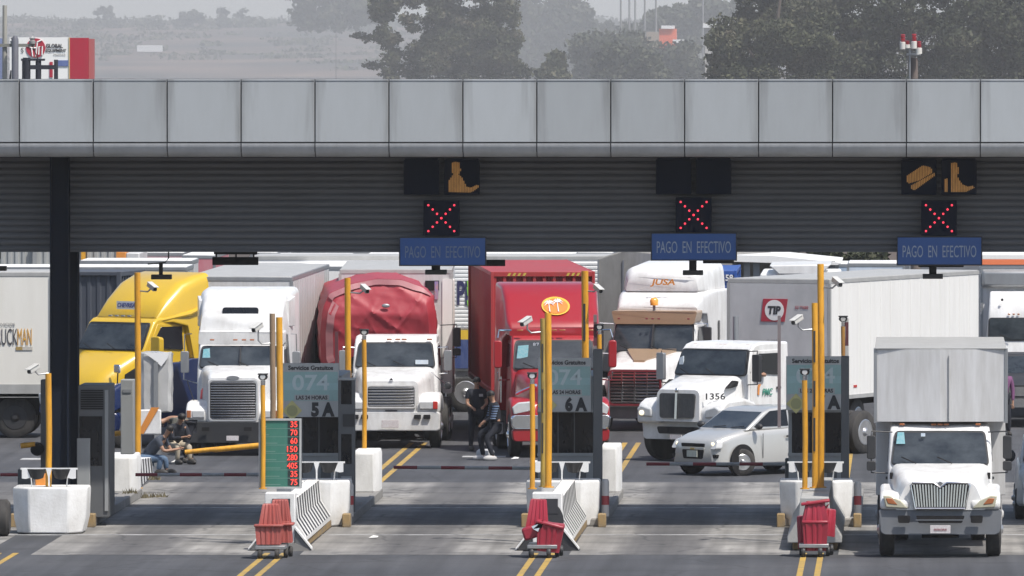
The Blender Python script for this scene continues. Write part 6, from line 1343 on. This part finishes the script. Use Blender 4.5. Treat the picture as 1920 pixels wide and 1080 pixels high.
tree('tall dark green tree directly behind the red and white insulators',1650,1590,blobs(1480,1800,-50,180,110,22,44,2)+blobs(1480,1800,-40,170,40,36,50,22),70000,.28,FOL1,2,[[(1700,330,8),(1708,150,6),(1705,40,4),(1712,-60,3)]],group=G1)
tree('dark green tree filling the top right corner',1860,1570,blobs(1770,2060,-50,180,90,22,44,3)+blobs(1780,2060,-40,170,30,36,50,23),60000,.28,FOL1,3,[[(1880,330,7),(1875,150,5),(1890,20,3)]],group=G1)
tree('leafy branch tips at the top left of the dark green trees',1440,1630,blobs(1388,1560,-50,36,34,16,30,4)+blobs(1400,1520,20,70,16,18,30,24),20000,.28,FOL2,4,[[(1520,330,8),(1500,100,5),(1450,-10,2)]],group=G1)
tree('large dusty tree with open crown behind the middle of the canopy',850,2700,blobs(698,972,-40,190,230,10,22,5,lambda x,y: x>694+max(0,(y-30))*.25 and not((x-756)**2/20**2+(y-80)**2/27**2<1) and not((x-722)**2/14**2+(y-48)**2/9**2<1) and x<975-.0012*(y-70)**2)+blobs(775,955,-30,180,34,26,38,55)+[(672,66,16,7,0),(690,72,16,8,0),(702,122,24,10,0),(722,20,20,12,0),(730,0,24,14,0),(968,128,22,16,0),(985,136,18,14,0),(735,135,24,16,0)],80000,.42,FOL2,5,[[(850,300,8),(850,150,6),(840,60,4),(830,-30,2)]])
tree('small pale round tree right of the large middle tree',1030,2700,blobs(1002,1062,105,170,16,12,22,6),8000,.6,FOL2,6)
tree('rounded hazy tree low between the middle and right trees',1170,3300,blobs(1095,1245,100,190,40,16,34,7,lambda x,y:(x-1170)**2/75**2+(y-165)**2/68**2<1),12000,.75,FOL1,7)
tree('hazy band of trees below the orange roof',1200,3900,blobs(1080,1325,70,180,80,16,34,8,lambda x,y:y>72+(0 if x<1240 else 14)),20000,.85,FOL1,8)
tree('tall grey blue hazy tree right of the large middle tree',1040,6800,blobs(955,1110,0,150,80,20,36,9,lambda x,y:(x-1010)**2/100**2+(y-75)**2/92**2<1),16000,1.7,FOL1,9)
tree('narrow grey blue hazy tree beside the tall poles',1110,6600,blobs(1080,1145,20,130,24,12,22,10),7000,1.6,FOL1,10)
tree('grey blue hazy tree crown left of the large middle tree',630,7200,blobs(562,715,-30,35,50,16,30,11)+blobs(575,700,20,52,22,12,20,12),14000,1.8,FOL1,11)
tree('hazy trees around the tall poles at the skyline',1270,5600,blobs(1165,1400,5,90,70,14,28,13,lambda x,y: y>36-.16*(x-1165) if x<1300 else True),16000,1.5,FOL1,13)
for i,(px,py,rx,rz,lb) in enumerate(((203,34,26,30,'faint hazy tree on the skyline, tallest of the left row'),(292,48,17,14,'small faint hazy tree second from the left on the skyline'),(354,40,30,24,'wide faint hazy tree in the middle of the skyline row'),(430,42,34,36,'faint hazy tree nearest the large grey blue crown'),(150,50,16,18,'thin faint hazy shrub at the left of the skyline'))):
    tree(lb,px,10200,blobs(px-rx*.8,px+rx*.8,py-rz*.7,py+rz*.9,18,rx*.2,rx*.40,20+i,off=20),1300,1.8,FOL1,20+i,group='faint trees on the far skyline')
sb=[]; q=random.Random(77)
for i in range(560):
    y=8000+3200*q.random()**.6; x=q.uniform(-1000,-40); sb.append((x,y,ground_z(y)+q.uniform(0,1.5),q.uniform(5,30),q.uniform(5,20),q.uniform(1.5,5.5)*(1.5 if y>10200 else 1)))
tag(leaf_mesh('scrub',sb,45000,2.0,FOL2,33),'dry scrub scattered over the hazy far slope','scrub',kind='stuff')
def far(px0,px1,py0,py1,d,th,name,lb,cat,m,base=None):
    r=thing(name,lb,cat,(WX((px0+px1)/2,d),d,ground_z(d))); wbuild(MB().box(WX(px0,d),WX(px1,d),d,d+th,WZ(py1,d) if base is None else base,WZ(py0,d)),'wall',m,r); return r
HW=mat('hazy_white_wall',(.75,.75,.74),.7); OR=mat('roof_orange',(.70,.14,.06),.6)
D=8900; r=far(257,301,85,97,D,25,'far_shed','tiny pale flat roofed shed on the hazy slope','building',HW); wbuild(MB().box(WX(270,D),WX(290,D),D+2,D+22,ground_z(D)-1,WZ(97,D)),'base_wall',mat('shed_grey',(.3,.3,.3),.8),r)
r=far(1236,1268,54,76,4150,12,'orange_building','hazy orange building among distant trees','building',OR,base=-30); wbuild(MB().box(WX(1240,4150),WX(1264,4150),4149,4162,WZ(54,4150)+.01,WZ(48,4150)),'roof',HW,r); wbuild(MB().box(WX(1212,4150),WX(1236,4150)-.01,4150,4158,-30,WZ(60,4150)),'annex',mat('annex_tan',(.3,.25,.2),.8),r); wbuild(MB().box(WX(1262,4150),WX(1284,4150),4146,4149,WZ(82,4150),WZ(74,4150)),'white_canopy',HW,r)
r=far(1318,1400,44,52,3000,10,'pale_roof','pale roof glimpsed left of the dusty green tree','building',HW,base=WZ(52,3000)-.01); wbuild(MB().box(WX(1322,3000),WX(1396,3000),3001,3009,ground_z(3000),WZ(52,3000)),'walls',mat('pale_walls',(.45,.43,.4),.8),r)
PG_=mat('pole_grey',(.22,.22,.22),.7)
for i,(px,py) in enumerate(((1164,0),(1180,0),(1191,-10),(1209,2),(1230,-5),(1318,-5))):
    d=4800; r=thing('skyline_pole','thin grey pole on the skyline, '+['leftmost of the row','second from the left of the row','third from the left of the row','fourth from the left, tallest trees beneath','just above the orange building','right of the orange building'][i],'pole',(WX(px,d),d,ground_z(d)),group='thin poles on the skyline')
    wbuild(MB().tube([(WX(px,d),d,ground_z(d)),(WX(px,d),d,WZ(py-40,d))],.5,6),'shaft',PG_,r); wbuild(MB().box(WX(px,d)-1.6,WX(px,d)+1.6,d-.2,d+.2,WZ(py-38,d),WZ(py-36,d)),'cross_bar',PG_,r)
# insulator pole, right
d=330; DP=mat('pole_brown',(.16,.13,.115),.9,dirt=.5)
r=thing('utility_pole','leaning brown pole with red and white insulators above the canopy','pole',(WX(1716,d),d,0))
wbuild(MB().tube([(WX(1718,d),d,0),(WX(1714,d),d,WZ(108,d))],[.17,.12],10),'shaft',DP,r); wbuild(MB().tube([(WX(1704,d),d-.2,0),(WX(1706,d),d-.2,WZ(96,d))],.03,6),'cable_tube',STEEL,r)
wbuild(MB().tube([(WX(1690,d),d-.3,WZ(90,d)),(WX(1722,d),d-.3,WZ(90,d))],.04,6).tube([(WX(1700,d),d-.1,WZ(102,d)),(WX(1724,d),d-.1,WZ(102,d))],.04,6).tube([(WX(1706,d),d-.2,WZ(102,d)),(WX(1706,d),d-.2,WZ(88,d))],.04,6),'crossarm',ARMW,r)
IR=mat('insulator_red',(.36,.02,.03),.35,coat=.4); IW=mat('insulator_white',(.62,.60,.55),.4)
for px,py,h in ((1693,64,28),(1714,63,28),(1701,76,14),(1723,77,24)):
    k=d/F; o=wbuild(MB().lathe([(0,.10),(h*.45*k,.10),(h*.5*k,.06)],(WX(px,d),d-.32,WZ(py+h,d)),'z',12),'insulator_base',IW,r)
    mb=MB(); z=WZ(py+h*.5,d)
    for i in range(5): mb.lathe([(h*.1*k*i,.055),(h*.1*k*(i+.3),.085),(h*.1*k*(i+.8),.06)],(WX(px,d),d-.32,z),'z',12)
    mb.xf(Matrix.Translation(-r.location)).build('insulator',IR,o)
# left pole with arm and equipment, billboard
d=300; r=thing('utility_pole','grey concrete pole with insulator arm at the far left edge','pole',(WX(8.5,d),d,0)); CP=mat('pole_concrete',(.36,.35,.31),.85,dirt=.3)
wbuild(MB().tube([(WX(8.5,d),d,0),(WX(9,d),d,WZ(10,d))],[.11,.065],10),'shaft',CP,r)
wbuild(MB().box(WX(-30,d),WX(66,d),d-.12,d-.04,WZ(88,d),WZ(82,d)),'crossarm',mat('arm_grey_green',(.20,.20,.18),.8),r)
for px in (26,61): wbuild(MB().lathe([(0,.09),(.08,.10),(.10,.05),(.16,.09),(.22,.03)],(WX(px,d),d-.1,WZ(82,d)),'z',12),'insulator',mat('insulator_grey',(.30,.30,.29),.4),r); 
TB=mat('transformer_grey',(.12,.125,.15),.6,dirt=.4); TK=mat('transformer_dark',(.02,.022,.032),.6)
wbuild(MB().tube([(WX(60,d),d-.1,WZ(82,d)),(WX(66,d),d-.2,WZ(96,d)),(WX(72,d),d-.1,WZ(112,d))],.015,5),'jumper_wire',CHASSIS,r)
wbuild(MB().lathe([(0,.10),(2.5,.10),(2.6,.05)],(WX(30,d),d-.3,WZ(158,d)-1.2),'z',14),'cable_head',TB,r)
d=302; r=thing('transformer_bank','dark electrical transformers in front of the billboard','transformer',(WX(75,d),d,0))
for px,w_,y0_ in ((50,12,108),(72,9,112),(104,3,112)): wbuild(MB().tube([(WX(px,d),d,WZ(170,d)),(WX(px,d),d,WZ(y0_,d))],w_*d/F*.6,12),'tank',TK,r)
wbuild(MB().box(WX(42,d),WX(106,d),d-.08,d+.08,WZ(130,d),WZ(122,d)),'beam',TK,r); wbuild(MB().box(WX(40,d),WX(84,d),d-.1,d+.1,WZ(114,d),WZ(110,d)),'beam',TK,r)
for s in (44,104): wbuild(MB().tube([(WX(s,d),d+.2,0),(WX(s,d),d+.2,WZ(112,d))],.06,8),'support',TK,r)
for px in (18,24,42): wbuild(MB().tube([(WX(px,d),d,WZ(165,d)),(WX(px+3,d),d-.1,WZ(132,d))],[.05,.02],6),'bushing',TK,r)
d=345; r=thing('billboard','white billboard with red end panel lettered GLOBAL EQUIPMENT','billboard',(WX(80,d),d,0))
BW=mat('billboard_white',(.80,.80,.77),.6,dirt=.15,dcol=(.6,.6,.56)); BR=mat('billboard_red',(.42,.02,.045),.5,dirt=.2)
wbuild(MB().box(WX(18,d),WX(129,d),d,d+.2,WZ(165,d),WZ(70,d)),'board',BW,r); wbuild(MB().box(WX(131,d),WX(166,d),d-.02,d+.3,WZ(165,d),WZ(71,d)),'red_panel',BR,r); wbuild(MB().box(WX(166,d)+.003,WX(176,d),d+.1,d+.4,WZ(165,d),WZ(73,d)),'side_panel',mat('billboard_pink',(.40,.12,.12),.6),r)
wbuild(MB().box(WX(129,d),WX(131,d),d-.03,d+.22,WZ(165,d),WZ(70,d)),'edge_strip',mat('edge_cream',(.5,.42,.2),.6),r)
wbuild(MB().box(WX(-60,d),WX(3,d),d+1,d+1.2,WZ(165,d),WZ(72,d)),'back_board',mat('billboard_blue',(.22,.26,.42),.6,dirt=.3),r)
L=r.location
wbuild(MB().lathe([(-.03,.02),(-.03,.32),(.0,.32)],(WX(67,d),d,WZ(90,d)),'y',32),'logo_disc',BR,r)
t_=MB(); 
for pts in ([(-.30,.10),(-.14,.0),(-.10,-.28)],[(-.14,.0),(.02,.0)],[(.06,.22),(.0,-.28)],[(.06,.2),(.2,.26)],[(.10,-.22),(.11,.04),(.22,.06),(.21,-.24)]):
    t_.tube([(WX(67,d)+a,d-.04,WZ(90,d)+b) for a,b in pts],.024,5)
wbuild(t_,'logo_strokes',BW,r)
text('GLOBAL',.14,INK,r,(WX(102,d)-L.x,-.02,WZ(86,d)),w=.56,bold=.03); text('EQUIPMENT',.11,INK,r,(WX(105,d)-L.x,-.02,WZ(95,d)),w=.68,bold=.03); text('PACHUCA',.045,INK,r,(WX(112,d)-L.x,-.02,WZ(102.5,d)),w=.4); text('S',.16,INK,r,(WX(42,d)-L.x,-.02,WZ(94,d)))
wbuild(MB().box(WX(109,d),WX(128,d),d-.03,d-.01,WZ(124,d),WZ(113,d)),'blue_patch',mat('patch_blue',(.10,.14,.32),.6,dirt=.3,dcol=(.4,.45,.6)),r)
wbuild(MB().box(WX(93,d),WX(99,d),d-.03,d-.01,WZ(145,d),WZ(116,d)),'red_patch',BR,r)
for x in (25,95,150): wbuild(MB().box(WX(x,d)-.1,WX(x,d)+.1,d+.3,d+.5,0,WZ(150,d)),'stanchion',STEEL,r)
# ---------------------------------------------------------------- rows behind the trucks
CORR=mat('corrugated_pale',(.42,.43,.42),.5,dirt=.3,metal=.2)
d=290; r=thing('metal_fence','pale corrugated metal fence behind the left trucks','fence',(WX(100,d),d,0))
pf=[]; x=WX(-260,d)
while x<WX(250,d): pf+=[(x,d),(x+.07,d),(x+.10,d-.05),(x+.17,d-.05)]; x+=.2
wbuild(MB().prism(pf+[(x,d+.1),(WX(-260,d),d+.1)],'z',0,WZ(452,d)),'sheeting',CORR,r,smooth=0)
for px,m_ in ((66,BOOTH),(157,TOLLY),(-60,BOOTH)): wbuild(MB().box(WX(px-4,d),WX(px+4,d),d-.2,d-.06,0,WZ(452,d)),'fence_post',m_,r)
def rear(px0,px1,py,d,hgt,L,m,lb,name='semi_trailer',rz=0,cat='trailer',grp='parked vehicles in the rows behind'):
    hw=(WX(px1,d)-WX(px0,d))/2; zt=WZ(py,d); r=thing(name,lb,cat,(WX((px0+px1)/2,d),d,0),rz,group=grp)
    boxbody(r,'cargo_box',hw,0,L,zt-hgt,zt,m,roof=TWHITE,ribs=1)
    if zt-hgt>.4: MB().box(-hw*.5,hw*.5,.3,L-.3,max(.5,zt-hgt-.3),zt-hgt).build('frame_rails',CHASSIS,r)
    for s in (-1,1):
        for y in (.8,L-1): wheel(r,s*(hw-.2),y,.48,.26,RIMW)
    return r
rear(-120,350,501,270,2.6,2.5,GREYROOF,'long pale trailer roof stretching behind the yellow truck')
rear(150,360,489,281,2.7,2.5,WHITE2,'white trailer top behind the long pale roof at left')
PINK=mat('truck_faded_pink',(.48,.14,.17),.5,dirt=.5,dcol=(.55,.4,.4))
rear(262,345,474,292,2.4,6,mat('truck_pale_pink',(.55,.40,.42),.5,dirt=.4),'pale pink truck roof behind the yellow truck',name='parked_truck',cat='truck'); rear(342,402,479,288,2.3,6,PINK,'faded rose red truck roof beside the black bar fixture',name='parked_truck',cat='truck')
r=thing('parked_truck','small orange and white vehicle top behind the left fence end','truck',(WX(238,291),289,0),group='parked vehicles in the rows behind'); MB().box(-.15,.12,0,3,.5,WZ(472,289)).build('orange_part',OB,r,bevel=.02); MB().box(.13,.5,0,3,.5,WZ(474,289)).build('white_part',WHITE2,r,bevel=.03)
rear(470,520,474,276,2.6,6,WHITE2,'narrow white box top right of the black bar fixture')
rear(498,640,486,268,2.5,6,TWHITE,'white box roof above the white trailer')
rear(560,800,500,264,2.6,2.5,TWHITE,'white trailer side right of the sleeper truck trailer')
rear(520,770,470,320,2.7,3,GREYROOF,'grey trailer tops far behind the middle trucks')
rear(672,770,484,284,2.5,6,TWHITE,'white roof left of the faded blue sign')
rear(770,1080,476,285,2.6,2.5,TWHITE,'long white trailer top above the red container')
rear(1082,1150,474,280,2.7,6,mat('pale_green_glaze',(.50,.58,.54),.4,dirt=.3),'pale green white box between the red container and the canvas trailer')
rear(1150,1230,478,295,2.6,6,TWHITE,'white trailer top left of the middle blue sign')
rear(1170,1345,495,276,2.6,2.5,GREYROOF,'grey trailer behind the white and tan truck')
rear(1590,1695,494,285,2.6,3,mat('pale_blue_white',(.56,.62,.70),.5,dirt=.3),'pale blue white trailer tops behind the right trailer')
rear(1480,1592,495,290,2.6,3,mat('pale_blue',(.40,.50,.62),.5,dirt=.3),'pale blue trailer top left of the right blue sign')
rear(1842,2000,482,282,2.8,6,TWHITE,'white trailer top above the orange band truck')
# roof of a shelter and an open white body
d=268; r=thing('shelter_roof','sloping pale shelter roof right of the middle blue sign','roof shelter',(WX(1450,d),d,0))
wbuild(MB().prism([(WX(1330,d),WZ(489,d)),(WX(1345,d),WZ(478,d)),(WX(1450,d),WZ(480,d)),(WX(1578,d),WZ(493,d)),(WX(1570,d),WZ(497,d))],'y',d,d+6),'roof_sheet',TWHITE,r)
for px in (1400,1418,1560): wbuild(MB().box(WX(px,d)-.08,WX(px,d)+.08,d+.3,d+.5,0,WZ(490,d)),'column',BOOTH,r)
wbuild(MB().box(WX(1380,d),WX(1570,d),d+5,d+5.1,0,WZ(494,d)),'back_wall',CORR,r)
d=260; r=thing('parked_truck','white flared truck body top behind the tallest yellow post','truck',(WX(1495,d),d,0),group='parked vehicles in the rows behind')
wbuild(MB().prism([(WX(1460,d),WZ(515,d)),(WX(1540,d),WZ(515,d)),(WX(1558,d),WZ(496,d)),(WX(1442,d),WZ(498,d))],'y',d,d+4),'flared_top',WHITE,r,bevel=.03)
wbuild(MB().box(WX(1425,d),WX(1575,d),d+.1,d+5,1.0,WZ(513,d)),'cargo_box',TWHITE,r,bevel=.05)
for s in (-1,1): wheel(r,s*.8,1,.48,.26); wheel(r,s*.8,4,.48,.26)
# trees seen through the gap under the canopy
d=620
tree('dark tree seen through the gap below the canopy left of the right blue sign',1600,380,blobs(1385,1690,462,600,60,14,30,60,off=30),12000,.15,FOL1,60,group='dark trees seen below the canopy')
# ---------------------------------------------------------------- haze
HZ=MB().box(-3600,3600,-300,12200,-44,130).build('haze',mat('haze_unused',(1,1,1)),smooth=0)
hm=bpy.data.materials.new('haze_air'); hm.use_nodes=True; n=hm.node_tree.nodes; n.remove(n['Principled BSDF'])
pv=n.new('ShaderNodeVolumePrincipled'); pv.inputs['Color'].default_value=(.90,.895,.89,1); pv.inputs['Density'].default_value=.00012; pv.inputs['Anisotropy'].default_value=.1
hm.node_tree.links.new(pv.outputs[0],n['Material Output'].inputs['Volume']); HZ.data.materials[0]=hm
tag(HZ,'pale dusty haze filling the air','haze',kind='stuff')
